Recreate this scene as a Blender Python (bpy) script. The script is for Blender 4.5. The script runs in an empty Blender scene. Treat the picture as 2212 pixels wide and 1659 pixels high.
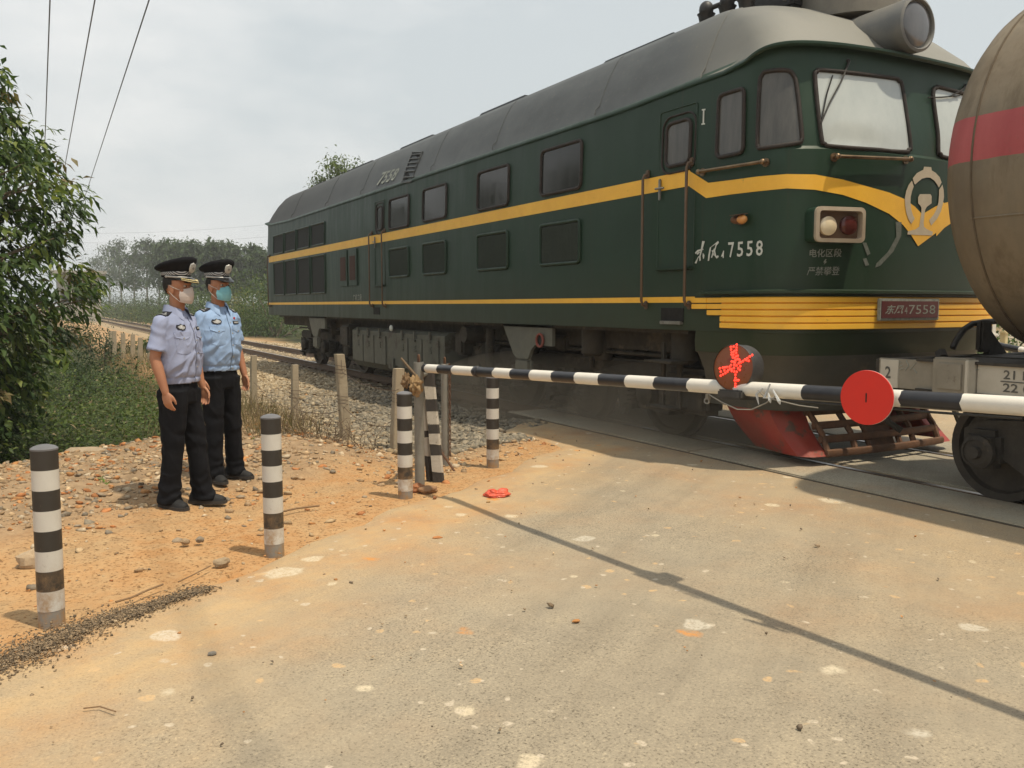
import bpy, bmesh, math, random
import numpy as np
from mathutils import Vector, Matrix, noise, geometry
from mathutils.bvhtree import BVHTree
random.seed(7); RNG = np.random.default_rng(7)
SC = bpy.context.scene; COL = SC.collection
R = math.radians
# ------------------------------------------------ camera, sky, sun, exposure
TH, PH, CAMH = R(29.16), R(5.196), 1.55
cam = bpy.data.objects.new('camera', bpy.data.cameras.new('camera')); COL.objects.link(cam)
cam.location = (0, 0, CAMH); cam.rotation_euler = (R(90) - PH, 0, -TH)
cam.data.sensor_width = 36; cam.data.lens = 36 * 1853 / 2212.0
cam.data.clip_start = 0.05; cam.data.clip_end = 5000
SC.camera = cam
SUN_DIR = Vector((0.19, -0.335, 1.05)).normalized()
sun = bpy.data.lights.new('sun', 'SUN'); sun.energy = 3.8; sun.angle = R(1.3); sun.color = (1, .88, .69)
so = bpy.data.objects.new('sun', sun); COL.objects.link(so); so.rotation_euler = SUN_DIR.to_track_quat('Z', 'Y').to_euler()
SC.view_settings.view_transform = 'Standard'; SC.view_settings.look = 'None'
SC.view_settings.exposure = 0.0; SC.view_settings.gamma = 1
W = bpy.data.worlds.new('World'); SC.world = W; W.use_nodes = True
wt = W.node_tree; wt.nodes.clear()
def wn(t, **k):
    n = wt.nodes.new(t)
    for a, b in k.items(): setattr(n, a, b)
    return n
sky = wn('ShaderNodeTexSky', sky_type='NISHITA', sun_disc=False)
sky.sun_elevation = math.asin(SUN_DIR.z); sky.sun_rotation = math.atan2(SUN_DIR.x, SUN_DIR.y)
sky.air_density = 1.6; sky.dust_density = 6.0
tc = wn('ShaderNodeTexCoord'); mp = wn('ShaderNodeMapping'); mp.inputs['Scale'].default_value = (1.6, 1.6, 4.2)
mp.inputs['Location'].default_value = (0.35, 0.1, 0.2)
nz = wn('ShaderNodeTexNoise'); nz.inputs['Scale'].default_value = 1.25; nz.inputs['Detail'].default_value = 7; nz.inputs['Roughness'].default_value = .55
rp = wn('ShaderNodeValToRGB'); rp.color_ramp.elements[0].position = .42; rp.color_ramp.elements[0].color = (7.0, 7.5, 7.65, 1)
rp.color_ramp.elements[1].position = .66; rp.color_ramp.elements[1].color = (9.9, 9.9, 9.7, 1)
mx = wn('ShaderNodeMix', data_type='RGBA'); mx.inputs[0].default_value = .88
bg = wn('ShaderNodeBackground'); bg.inputs['Strength'].default_value = .1
wo = wn('ShaderNodeOutputWorld'); L = wt.links.new
L(tc.outputs['Generated'], mp.inputs['Vector']); L(mp.outputs[0], nz.inputs['Vector']); L(nz.outputs['Fac'], rp.inputs[0])
L(sky.outputs[0], mx.inputs[6]); L(rp.outputs[0], mx.inputs[7]); L(mx.outputs[2], bg.inputs['Color']); L(bg.outputs[0], wo.inputs[0])

# ------------------------------------------------ rays through the measured photograph (2212 px wide), met with real planes
FW = Vector((math.sin(TH) * math.cos(PH), math.cos(TH) * math.cos(PH), -math.sin(PH)))
RT = Vector((math.cos(TH), -math.sin(TH), 0)); UP = RT.cross(FW); EYE = Vector((0, 0, CAMH))
def ray(px, py): return FW + RT * ((px - 1106) / 1853) - UP * ((py - 829.5) / 1853)
def at_x(px, py, x): d = ray(px, py); return EYE + d * (x / d.x)
def at_y(px, py, y): d = ray(px, py); return EYE + d * (y / d.y)
def at_z(px, py, z=0): d = ray(px, py); return EYE + d * ((z - CAMH) / d.z)
def at_d(px, py, d): return EYE + ray(px, py) * d

# ------------------------------------------------ materials
def _nt(name):
    m = bpy.data.materials.new(name); m.use_nodes = True; nt = m.node_tree
    return m, nt, nt.nodes['Principled BSDF']
def N(nt, t, **k):
    n = nt.nodes.new(t)
    for a, b in k.items(): setattr(n, a, b)
    return n
def ramp(nt, fac, stops, interp='LINEAR'):
    r = N(nt, 'ShaderNodeValToRGB'); cr = r.color_ramp; cr.interpolation = interp
    while len(cr.elements) < len(stops): cr.elements.new(.5)
    for e, (p, c) in zip(cr.elements, stops):
        e.position = p; e.color = (*c, 1) if len(c) == 3 else c
    nt.links.new(fac, r.inputs[0]); return r.outputs[0]
def noise_tex(nt, scale, detail=5, rough=.6, vec=None, stretch=None, coord='Object'):
    n = N(nt, 'ShaderNodeTexNoise'); n.inputs['Scale'].default_value = scale
    n.inputs['Detail'].default_value = detail; n.inputs['Roughness'].default_value = rough
    if vec is None:
        vec = N(nt, 'ShaderNodeTexCoord').outputs[coord]
    if stretch:
        mp = N(nt, 'ShaderNodeMapping'); mp.inputs['Scale'].default_value = stretch
        nt.links.new(vec, mp.inputs[0]); vec = mp.outputs[0]
    nt.links.new(vec, n.inputs['Vector']); return n.outputs['Fac']
def mixc(nt, fac, a, b, mode='MIX'):
    m = N(nt, 'ShaderNodeMix', data_type='RGBA', blend_type=mode)
    for s, v in ((0, fac), (6, a), (7, b)):
        if isinstance(v, (int, float)): m.inputs[s].default_value = v
        elif isinstance(v, tuple): m.inputs[s].default_value = (*v, 1)
        else: nt.links.new(v, m.inputs[s])
    return m.outputs[2]
def math_(nt, op, a, b=0.0, clamp=False):
    m = N(nt, 'ShaderNodeMath', operation=op); m.use_clamp = clamp
    for i, v in enumerate((a, b)):
        if isinstance(v, (int, float)): m.inputs[i].default_value = v
        else: nt.links.new(v, m.inputs[i])
    return m.outputs[0]
def bump(nt, bsdf, h, strength=.3, dist=.02):
    b = N(nt, 'ShaderNodeBump'); b.inputs['Strength'].default_value = strength; b.inputs['Distance'].default_value = dist
    nt.links.new(h, b.inputs['Height']); nt.links.new(b.outputs[0], bsdf.inputs['Normal'])
def sep_z(nt, axis='Z'):
    s = N(nt, 'ShaderNodeSeparateXYZ'); nt.links.new(N(nt, 'ShaderNodeTexCoord').outputs['Object'], s.inputs[0]); return s.outputs[axis]
def maprange(nt, v, a, b, c=0., d=1.):
    m = N(nt, 'ShaderNodeMapRange'); nt.links.new(v, m.inputs[0])
    for i, x in enumerate((a, b, c, d)): m.inputs[i + 1].default_value = x
    return m.outputs[0]
def pmat(name, c1, c2=None, scale=4, rough=.6, metal=0, bmp=.0, bscale=60, spots=None, spot_scale=14, spot_at=.62, stretch=None, spec=.4, bd=.01):
    """two-tone weathered surface with optional dirt or rust spots and fine relief"""
    m, nt, b = _nt(name); c2 = c2 or tuple(x * .8 for x in c1)
    col = ramp(nt, noise_tex(nt, scale, 6, .65, stretch=stretch), [(.3, c1), (.7, c2)])
    if spots:
        f = ramp(nt, noise_tex(nt, spot_scale, 7, .7), [(spot_at, (0, 0, 0)), (spot_at + .07, (1, 1, 1))])
        col = mixc(nt, f, col, spots)
    nt.links.new(col, b.inputs['Base Color'])
    b.inputs['Metallic'].default_value = metal; b.inputs['Specular IOR Level'].default_value = spec
    r = maprange(nt, noise_tex(nt, scale * 3), .3, .7, rough * .85, min(1, rough * 1.12)); nt.links.new(r, b.inputs['Roughness'])
    if bmp: bump(nt, b, noise_tex(nt, bscale, 6), bmp, bd)
    return m
def attr_col(nt, name='tint'):
    return N(nt, 'ShaderNodeAttribute', attribute_name=name).outputs['Color']

# ------------------------------------------------ geometry builder
ORG = {}
class MB:
    def __init__(s): s.v = []; s.f = []; s.mi = []
    def add(s, vs, fs, mi=0):
        bad = {i for i, v in enumerate(vs) if v is None}
        if bad: fs = [f for f in fs if not bad & set(f)]; fb = next((v for v in vs if v is not None), (0, 0, 0)); vs = [fb if v is None else v for v in vs]
        o = len(s.v); s.v += [Vector(v) for v in vs]; s.f += [[i + o for i in f] for f in fs]; s.mi += [mi] * len(fs); return s
    def box(s, c, size, rot=None, mi=0, bev=0.0, taper=1.0):
        hx, hy, hz = [k / 2 for k in size]; M = rot or Matrix.Identity(3); c = Vector(c)
        if bev <= 0:
            P = [(x, y, z) for z in (-hz, hz) for x, y in ((-hx, -hy), (hx, -hy), (hx, hy), (-hx, hy))]
            P = [(x * (taper if z > 0 else 1), y * (taper if z > 0 else 1), z) for x, y, z in P]
            return s.add([c + M @ Vector(p) for p in P], [[3, 2, 1, 0], [4, 5, 6, 7], [0, 1, 5, 4], [1, 2, 6, 5], [2, 3, 7, 6], [3, 0, 4, 7]], mi)
        bm = bmesh.new(); bmesh.ops.create_cube(bm, size=1)
        for v in bm.verts: v.co = Vector((v.co.x * 2 * hx, v.co.y * 2 * hy, v.co.z * 2 * hz))
        bmesh.ops.bevel(bm, geom=bm.edges[:], offset=min(bev, hx * .95, hy * .95, hz * .95), segments=2, affect='EDGES')
        bm.verts.index_update(); s.add([c + M @ v.co for v in bm.verts], [[v.index for v in f.verts] for f in bm.faces], mi); bm.free(); return s
    def tube(s, pts, r, n=10, cap=True, mi=0, sy=1.0, closed=False):
        P = [Vector(p) for p in pts]; rs = r if isinstance(r, (list, tuple)) else [r] * len(P); vs = []; fs = []
        up = None; m = len(P)
        for i, p in enumerate(P):
            if closed: t = (P[(i + 1) % m] - P[i - 1])
            else: t = (P[min(i + 1, m - 1)] - P[max(i - 1, 0)])
            t.normalize()
            if up is None: up = Vector((0, 0, 1)) if abs(t.z) < .9 else Vector((0, 1, 0))
            a = t.cross(up); a.normalize(); b = a.cross(t); b.normalize(); up = b
            for k in range(n):
                an = 2 * math.pi * k / n
                vs.append(p + a * (math.cos(an) * rs[i]) + b * (math.sin(an) * rs[i] * sy))
        rng = range(m) if closed else range(m - 1)
        for i in rng:
            j = (i + 1) % m
            for k in range(n): fs.append([i * n + k, i * n + (k + 1) % n, j * n + (k + 1) % n, j * n + k])
        if cap and not closed: fs.append(list(range(n))[::-1]); fs.append([(m - 1) * n + k for k in range(n)])
        return s.add(vs, fs, mi)
    def lathe(s, prof, o, axis, n=24, mi=0, ref=None, cap=True):
        """prof: (radius, distance along axis)"""
        A = Vector(axis).normalized(); o = Vector(o); u = A.cross(Vector((0, 0, 1)) if abs(A.z) < .9 else Vector((1, 0, 0))).normalized(); w = A.cross(u)
        vs = [o + A * h + (u * math.cos(2 * math.pi * k / n) + w * math.sin(2 * math.pi * k / n)) * max(r, 1e-4) for r, h in prof for k in range(n)]
        fs = [[i * n + k, i * n + (k + 1) % n, (i + 1) * n + (k + 1) % n, (i + 1) * n + k] for i in range(len(prof) - 1) for k in range(n)]
        if cap: fs += [list(range(n))[::-1], [(len(prof) - 1) * n + k for k in range(n)]]
        return s.add(vs, fs, mi)
    def prism(s, pts, d, mi=0):
        n = len(pts); d = Vector(d); P = [Vector(p) for p in pts]
        return s.add(P + [p + d for p in P], [list(range(n))[::-1], [n + i for i in range(n)]] + [[i, (i + 1) % n, n + (i + 1) % n, n + i] for i in range(n)], mi)
    def loft(s, rings, closed=True, cap=True, mi=0):
        n = len(rings[0]); vs = [p for r in rings for p in r]; fs = []
        for i in range(len(rings) - 1):
            for k in range(n if closed else n - 1): fs.append([i * n + k, i * n + (k + 1) % n, (i + 1) * n + (k + 1) % n, (i + 1) * n + k])
        if cap and closed: fs += [list(range(n))[::-1], [(len(rings) - 1) * n + k for k in range(n)]]
        return s.add(vs, fs, mi)
    def ball(s, c, r, n=14, m=10, mi=0, rot=None):
        rx, ry, rz = r if isinstance(r, (tuple, list)) else (r, r, r); c = Vector(c); M = rot or Matrix.Identity(3); rings = []
        for i in range(m + 1):
            t = math.pi * i / m - math.pi / 2
            cc = max(math.cos(t), 1e-3)
            rings.append([c + M @ Vector((rx * cc * math.cos(2 * math.pi * k / n), ry * cc * math.sin(2 * math.pi * k / n), rz * math.sin(t))) for k in range(n)])
        return s.loft(rings, mi=mi)
    def polys(s, pts3, tris, mi=0): return s.add(pts3, tris, mi)
    def mesh(s, name, mats, origin=(0, 0, 0), smooth=35):
        o = Vector(origin); me = bpy.data.meshes.new(name)
        me.from_pydata([v - o for v in s.v], [], s.f)
        for m in (mats if isinstance(mats, (list, tuple)) else [mats]): me.materials.append(m)
        me.polygons.foreach_set('material_index', s.mi)
        me.validate()
        bm = bmesh.new(); bm.from_mesh(me); bmesh.ops.recalc_face_normals(bm, faces=bm.faces)
        if smooth:
            a = R(smooth)
            for f in bm.faces: f.smooth = True
            for e in bm.edges:
                if len(e.link_faces) != 2 or e.calc_face_angle(0) > a: e.smooth = False
        bm.to_mesh(me); bm.free(); return me
    def build(s, name, mats, parent=None, origin=None, smooth=35):
        if origin is None: origin = ORG.get(parent.name, Vector((0, 0, 0))) if parent else Vector((0, 0, 0))
        ob = bpy.data.objects.new(name, s.mesh(name, mats, origin, smooth)); COL.objects.link(ob)
        ORG[ob.name] = Vector(origin)
        if parent: ob.parent = parent
        else: ob.location = origin
        return ob
def tag(o, label=None, cat=None, group=None, kind=None):
    if label: o['label'] = label
    if cat: o['category'] = cat
    if group: o['group'] = group
    if kind: o['kind'] = kind
    return o
def thing(name, loc, label, cat, group=None):
    o = bpy.data.objects.new(name, None); COL.objects.link(o); o.location = loc; o.empty_display_size = .2
    ORG[o.name] = Vector(loc); return tag(o, label, cat, group)
def dup(o, parent=None):
    c = o.copy(); COL.objects.link(c)
    if parent: c.parent = parent
    ORG[c.name] = ORG.get(o.name, Vector((0, 0, 0)))
    for ch in list(o.children): dup(ch, c)
    return c
def np_object(name, verts, faces, mat, tint=None, parent=None, origin=(0, 0, 0), smooth=False):
    """fast mesh from arrays; all faces have the same vertex count; tint is one colour per vertex"""
    V = np.asarray(verts, np.float32) - np.asarray(origin, np.float32); Fc = np.asarray(faces, np.int32)
    me = bpy.data.meshes.new(name); k = Fc.shape[1]
    me.vertices.add(len(V)); me.vertices.foreach_set('co', V.ravel())
    me.loops.add(Fc.size); me.loops.foreach_set('vertex_index', Fc.ravel())
    me.polygons.add(len(Fc)); me.polygons.foreach_set('loop_start', np.arange(0, Fc.size, k, dtype=np.int32))
    me.update(calc_edges=True); me.validate()
    if tint is not None:
        a = me.color_attributes.new('tint', 'FLOAT_COLOR', 'POINT')
        t = np.ones((len(V), 4), np.float32); t[:, :3] = tint; a.data.foreach_set('color', t.ravel())
    me.materials.append(mat)
    if smooth: me.polygons.foreach_set('use_smooth', np.ones(len(Fc), bool))
    ob = bpy.data.objects.new(name, me); COL.objects.link(ob); ORG[ob.name] = Vector(origin)
    if parent: ob.parent = parent
    else: ob.location = origin
    return ob
def sstep(a, b, x):
    t = np.clip((x - a) / (b - a), 0, 1); return t * t * (3 - 2 * t)
def text_tris(s, size=1.0, bold=0.0, shear=0.0):
    """writing as flat triangles: (points 2D, faces), origin at lower left"""
    c = bpy.data.curves.new('writing', 'FONT'); c.body = s; c.size = size; c.offset = bold; c.shear = shear; c.resolution_u = 2
    o = bpy.data.objects.new('writing', c); COL.objects.link(o)
    dg = bpy.context.evaluated_depsgraph_get(); dg.update()
    me = bpy.data.meshes.new_from_object(o.evaluated_get(dg)); P = [(v.co.x, v.co.y) for v in me.vertices]; Fs = [list(p.vertices) for p in me.polygons]
    bpy.data.objects.remove(o); bpy.data.curves.remove(c); bpy.data.meshes.remove(me)
    x0 = min(p[0] for p in P); y0 = min(p[1] for p in P); x1 = max(p[0] for p in P); y1 = max(p[1] for p in P)
    return [((p[0] - x0) / (x1 - x0), (p[1] - y0) / (y1 - y0)) for p in P], Fs, (x1 - x0) / (y1 - y0)
# ------------------------------------------------ the ground, road and track bed
RD = Vector((.827, .562)); RN = Vector((.562, -.827)); EDGE_V = -3.76     # along the road, across it, its dirt-side edge
def road_edge(u):                                                        # v of the road's edge, flaring out at the crossing slab
    x = (u * RD.x + EDGE_V * RN.x)
    return EDGE_V - 1.3 * sstep(5.0, 6.0, x) + .05 * np.sin(u * 2.1) + .03 * np.sin(u * 5.3 + 1)
def nzv(x, y, s, seed=0):
    return noise.noise(Vector((x * s, y * s, seed)))
def gz(x, y):
    v = x * RN.x + y * RN.y; q = EDGE_V - v
    h = -.03 + .10 * sstep(.7, 2.4, q) * (1 - sstep(2.2, 4.0, x))
    h -= .45 * sstep(4.0, 5.6, q) * (1 - sstep(1.7, 2.6, x))
    h -= .12 * sstep(2.4, 3.4, x) * sstep(0.3, 1.6, q)
    h += .09 * sstep(3.6, 4.6, x) * (1 - sstep(9.6, 11.4, y)) * sstep(0.3, 1.6, q)
    h -= .12 * sstep(4.6, 6., x) * sstep(11, 12.5, y)
    h += (.05 * nzv(x, y, .9) + .025 * nzv(x, y, 3.1, 4) + .012 * nzv(x, y, 9, 8)) * float(sstep(.05, 1.2, q))
    if x > 10.5: h += .5 * float(sstep(10.5, 30, x)) * float(sstep(12, 20, y))
    if q < -.1: h = min(h, -.05)
    return float(h)
def axis_pts(dense0, dense1, step, lo, hi):
    a = list(np.arange(dense0, dense1, step)); s = step; x = dense1
    while x < hi: a.append(x); s *= 1.22; x += s
    a.append(hi); s = step; x = dense0 - s
    while x > lo: a.insert(0, x); s *= 1.22; x -= s
    a.insert(0, lo); return a
def ground_material():
    m, nt, b = _nt('orange_dirt')
    t = attr_col(nt)
    s = N(nt, 'ShaderNodeSeparateColor'); nt.links.new(t, s.inputs[0])
    n1 = noise_tex(nt, 1.3, 6); n2 = noise_tex(nt, 7, 8, .7); n3 = noise_tex(nt, 46, 4)
    dirt = ramp(nt, n1, [(.32, (.42, .215, .085)), (.5, (.46, .27, .125)), (.68, (.37, .25, .135))])
    dirt = mixc(nt, ramp(nt, n2, [(.45, (0, 0, 0)), (.62, (.55, .55, .55))]), dirt, (.50, .34, .18))
    grit = ramp(nt, n3, [(.34, (.2, .155, .1)), (.46, (1, 1, 1)), (.62, (1, 1, 1)), (.7, (1.25, 1.2, 1.1))])
    dirt = mixc(nt, .75, dirt, mixc(nt, 1.0, dirt, grit, 'MULTIPLY'))
    stony = ramp(nt, n2, [(.3, (.22, .155, .095)), (.7, (.40, .285, .175))])
    c = mixc(nt, s.outputs[0], dirt, stony)
    green = ramp(nt, n2, [(.3, (.03, .035, .015)), (.7, (.075, .08, .03))])
    c = mixc(nt, s.outputs[1], c, green)
    nt.links.new(c, b.inputs['Base Color']); b.inputs['Roughness'].default_value = .95; b.inputs['Specular IOR Level'].default_value = .15
    bump(nt, b, math_(nt, 'ADD', n2, math_(nt, 'MULTIPLY', n3, .6)), .7, .025)
    return m
def make_ground():
    xs = axis_pts(-2.6, 6.2, .075, -900, 1500); ys = axis_pts(2.5, 14.5, .075, -900, 2500)
    V = []; T = []
    for y in ys:
        for x in xs:
            V.append((x, y, gz(x, y)))
            q = EDGE_V - (x * RN.x + y * RN.y)
            stony = float(sstep(1.0, 2.2, q + .8 * nzv(x, y, .8, 3)) )
            stony = max(stony * .9, float(sstep(3.0, 4.2, x)) * float(sstep(.2, 1, q)) * .8)
            if y > 13: stony = .35 + .3 * nzv(x, y, .3)
            green = float(sstep(3.9, 4.8, q + .5 * nzv(x, y, 1.2, 9))) * float(1 - sstep(1.7, 2.5, x + .4 * nzv(x, y, .8, 5)))
            if x > 10.5: green = max(green, float(sstep(10.3, 12, x + nzv(x, y, .4))) * float(sstep(11, 13, y - .4 * x)))
            T.append((stony, green, 0))
    nx = len(xs); Fc = [(j * nx + i, j * nx + i + 1, (j + 1) * nx + i + 1, (j + 1) * nx + i) for j in range(len(ys) - 1) for i in range(nx - 1)]
    o = np_object('ground', V, Fc, ground_material(), T, smooth=True); tag(o, 'orange dirt and rubble ground beside the road and track', 'ground', kind='structure')
make_ground()

def concrete_material(name, base, base2, dust, spots=True):
    m, nt, b = _nt(name)
    n1 = noise_tex(nt, .55, 5); n2 = noise_tex(nt, 3.2, 6); n3 = noise_tex(nt, 95, 3, .7); n4 = noise_tex(nt, 210, 2)
    c = ramp(nt, n2, [(.3, base), (.7, base2)])
    rot = N(nt, 'ShaderNodeMapping'); rot.inputs['Rotation'].default_value = (0, 0, R(-34)); nt.links.new(N(nt, 'ShaderNodeTexCoord').outputs['Object'], rot.inputs[0])
    trk = noise_tex(nt, 1.0, 6, .65, vec=rot.outputs[0], stretch=(.22, 2.6, 1))                        # tyre-worn bands along the road
    c = mixc(nt, 1.0, c, ramp(nt, trk, [(.34, (.87, .865, .86)), (.5, (1, 1, 1)), (.66, (1.07, 1.06, 1.04))]), 'MULTIPLY')
    d = attr_col(nt); s = N(nt, 'ShaderNodeSeparateColor'); nt.links.new(d, s.inputs[0])
    dustf = math_(nt, 'ADD', math_(nt, 'MULTIPLY', s.outputs[0], maprange(nt, trk, .35, .62, .7, 1.1)), ramp(nt, n1, [(.45, (0, 0, 0)), (.78, (.42, .42, .42))]), clamp=True)
    dustf = math_(nt, 'MULTIPLY', dustf, maprange(nt, noise_tex(nt, 5, 8, .75), .25, .6, .45, 1.0), clamp=True)
    dcol = mixc(nt, ramp(nt, noise_tex(nt, 1.1, 4), [(.45, (0, 0, 0)), (.7, (1, 1, 1))]), dust, (.45, .24, .10))
    c = mixc(nt, dustf, c, dcol)
    agg = ramp(nt, n3, [(.33, (.2, .18, .15)), (.44, (.92, .92, .92)), (.57, (1, 1, 1)), (.68, (1.5, 1.45, 1.35))])
    aggf = math_(nt, 'MULTIPLY', maprange(nt, dustf, 0, 1, .95, .3), maprange(nt, noise_tex(nt, .9, 5), .35, .65, .35, 1.0))
    c = mixc(nt, aggf, c, mixc(nt, 1.0, c, agg, 'MULTIPLY'))
    if spots:     # dried splashes of lime, mud and laterite dropped by lorries
        for sc, thr, colr, seed, fac in ((1.6, .90, (.60, .52, .38), 0, .85), (3.1, .88, (.60, .51, .36), 3, .9), (6.5, .86, (.56, .38, .2), 11, .8), (2.1, .92, (.58, .25, .06), 21, .85), (9, .86, (.55, .47, .36), 31, .8), (2.6, .93, (.62, .57, .47), 41, .6)):
            vo = N(nt, 'ShaderNodeTexVoronoi'); vo.inputs['Scale'].default_value = sc; vo.inputs['Randomness'].default_value = 1
            mp = N(nt, 'ShaderNodeMapping'); mp.inputs['Location'].default_value = (seed, seed * .7, 0)
            wob = N(nt, 'ShaderNodeTexNoise'); wob.inputs['Scale'].default_value = 7
            tc_ = N(nt, 'ShaderNodeTexCoord').outputs['Object']
            add = mixc(nt, .11, tc_, wob.outputs['Color'], 'ADD'); nt.links.new(tc_, wob.inputs['Vector'])
            nt.links.new(add, mp.inputs[0]); nt.links.new(mp.outputs[0], vo.inputs['Vector'])
            sr = N(nt, 'ShaderNodeSeparateColor'); nt.links.new(vo.outputs['Color'], sr.inputs[0])
            rad = maprange(nt, sr.outputs[0], 1 - (1 - thr) * 4.5, 1, .0, .22)           # only a few cells get a splash
            f = maprange(nt, math_(nt, 'SUBTRACT', rad, vo.outputs['Distance']), 0, .05)
            f = math_(nt, 'MULTIPLY', f, maprange(nt, noise_tex(nt, 60, 4, .75), .38, .55, .25, 1.0))
            c = mixc(nt, math_(nt, 'MULTIPLY', f, fac, clamp=True), c, colr)
    nt.links.new(c, b.inputs['Base Color']); b.inputs['Roughness'].default_value = .9; b.inputs['Specular IOR Level'].default_value = .25
    bump(nt, b, math_(nt, 'ADD', n3, math_(nt, 'MULTIPLY', n2, .5)), .35, .006)
    return m
M_road = concrete_material('dusty_concrete', (.285, .245, .182), (.345, .295, .215), (.49, .34, .18))
M_slab = concrete_material('crossing_concrete', (.30, .28, .225), (.37, .34, .27), (.45, .36, .22), False)
def make_road():
    us = axis_pts(-3.0, 11, .09, -14, 60); V = []; T = []; nv = 46
    for u in us:
        e = float(road_edge(u)) + .05 * nzv(u, 0, 2.3) + .03 * nzv(u, 0, 7)
        for k in range(nv):
            t = (k / (nv - 1)) ** 1.7; v = e + (7.5 - e) * t
            x = u * RD.x + v * RN.x; y = u * RD.y + v * RN.y; q = v - e
            z = -.006 - .05 * float(1 - sstep(0, .12, q)) + .012 * float(sstep(.1, .35, q)) * float(1 - sstep(.5, 1.2, q)) * (1 + nzv(x, y, 2)) 
            if x > 5.2: z = min(z, -.012)
            z += .004 * nzv(x, y, 1.2)
            d = float(1 - sstep(.35, 1.75 + .8 * nzv(x, y, .9) + .3 * nzv(x, y, 3), q)) * .95
            d = max(d, .38 * float(sstep(3.6, 5.2, x + .4 * nzv(x, y, 1))) * float(1 - sstep(5, 8, q)))
            V.append((x, y, z)); T.append((d, 0, 0))
    Fc = [(i * nv + k, i * nv + k + 1, (i + 1) * nv + k + 1, (i + 1) * nv + k) for i in range(len(us) - 1) for k in range(nv - 1)]
    o = np_object('road', V, Fc, M_road, T, smooth=True); tag(o, 'dusty concrete road running up to the level crossing', 'road', kind='structure')
make_road()
TRX = 7.55
def make_slabs():
    mb = MB(); y0, y1 = -9.0, 11.0
    for x0, x1 in ((6.06, 6.70), (6.905, 8.195), (8.40, 9.04)):
        n = 5; w = (y1 - y0) / n
        for k in range(n):
            sk = .35 * (x0 - 6.06)
            mb.box(((x0 + x1) / 2, y0 + w * (k + .5) + sk * 0, -.10), (x1 - x0, w - .012, .212), bev=.012)
    for x_ in (6.045, 9.055): mb.box((x_, 1.0, -.06), (.026, 20, .108), mi=1)  # dark strips paint the shade of open gaps along the slab edges
    o = mb.build('crossing_slabs', [M_slab, pmat('joint_shade', (.06, .05, .035), (.1, .08, .055), 9, .95)]); o.data.color_attributes.new('tint', 'FLOAT_COLOR', 'POINT')
    a = o.data.color_attributes['tint']; P = [(.06 + .3 * abs(nzv(v.co.x, v.co.y, .8)), 0, 0, 1) for v in o.data.vertices]
    a.data.foreach_set('color', np.array(P, np.float32).ravel())
    tag(o, 'grey concrete slabs laid between and beside the rails', 'paving', kind='structure')
make_slabs()
# --- rails and sleepers
M_rail = pmat('rail_steel', (.11, .075, .05), (.16, .10, .06), 6, .6, .3, bmp=.2)
M_railtop = pmat('rail_head', (.35, .33, .3), (.24, .2, .17), 6, .35, .9)
M_sleeper = pmat('sleeper_concrete', (.33, .27, .19), (.25, .2, .14), 5, .95, bmp=.4, bscale=30)
track = thing('railway_track', (TRX, 11, -.2), 'single railway track running from the crossing to the far bend on the left', 'railway track')
for sx in (-1, 1):
    xc = TRX + sx * .7535; mb = MB()
    prof = [(-.066, -.174), (.066, -.174), (.066, -.16), (.012, -.14), (.010, -.05), (.036, -.036), (.036, -.004), (.03, 0), (-.03, 0), (-.036, -.004), (-.036, -.036), (-.010, -.05), (-.012, -.14), (-.066, -.16)]
    ys = [-30, 0, 11, 20, 40, 80, 150, 260]
    rings = []
    for y in ys:
        bend = 0
        rings.append([(xc + bend + a, y, c) for a, c in prof])
    mb.loft(rings)
    for i, f in enumerate(mb.f):
        if all(mb.v[k].z > -.005 for k in f): mb.mi[i] = 1
    mb.build('rail', [M_rail, M_railtop], track, smooth=20)
for k in range(96):
    y = 11.6 + k * .6 if k < 60 else 47.6 + (k - 60) * 1.2
    bend = 0
    mb = MB().box((TRX + bend, y, -.235), (2.5, .26, .13), bev=.02); 
    for sx in (-.7535, .7535):
        for d in (-.11, .11): mb.box((TRX + bend + sx + d, y, -.155), (.07, .12, .035), mi=1)
    mb.build('sleeper', [M_sleeper, M_rail], track)
# --- loose stones: one array-built mesh for each kind
def icos():
    t = (1 + 5 ** .5) / 2
    v = np.array([(-1, t, 0), (1, t, 0), (-1, -t, 0), (1, -t, 0), (0, -1, t), (0, 1, t), (0, -1, -t), (0, 1, -t), (t, 0, -1), (t, 0, 1), (-t, 0, -1), (-t, 0, 1)], float)
    v /= np.linalg.norm(v[0])
    f = np.array([(0, 11, 5), (0, 5, 1), (0, 1, 7), (0, 7, 10), (0, 10, 11), (1, 5, 9), (5, 11, 4), (11, 10, 2), (10, 7, 6), (7, 1, 8), (3, 9, 4), (3, 4, 2), (3, 2, 6), (3, 6, 8), (3, 8, 9), (4, 9, 5), (2, 4, 11), (6, 2, 10), (8, 6, 7), (9, 8, 1)])
    return v, f
def rot_mats(n):
    q = RNG.normal(size=(n, 4)); q /= np.linalg.norm(q, axis=1)[:, None]; w, x, y, z = q.T
    return np.stack([1 - 2 * (y * y + z * z), 2 * (x * y - z * w), 2 * (x * z + y * w), 2 * (x * y + z * w), 1 - 2 * (x * x + z * z), 2 * (y * z - x * w), 2 * (x * z - y * w), 2 * (y * z + x * w), 1 - 2 * (x * x + y * y)], 1).reshape(n, 3, 3)
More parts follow.
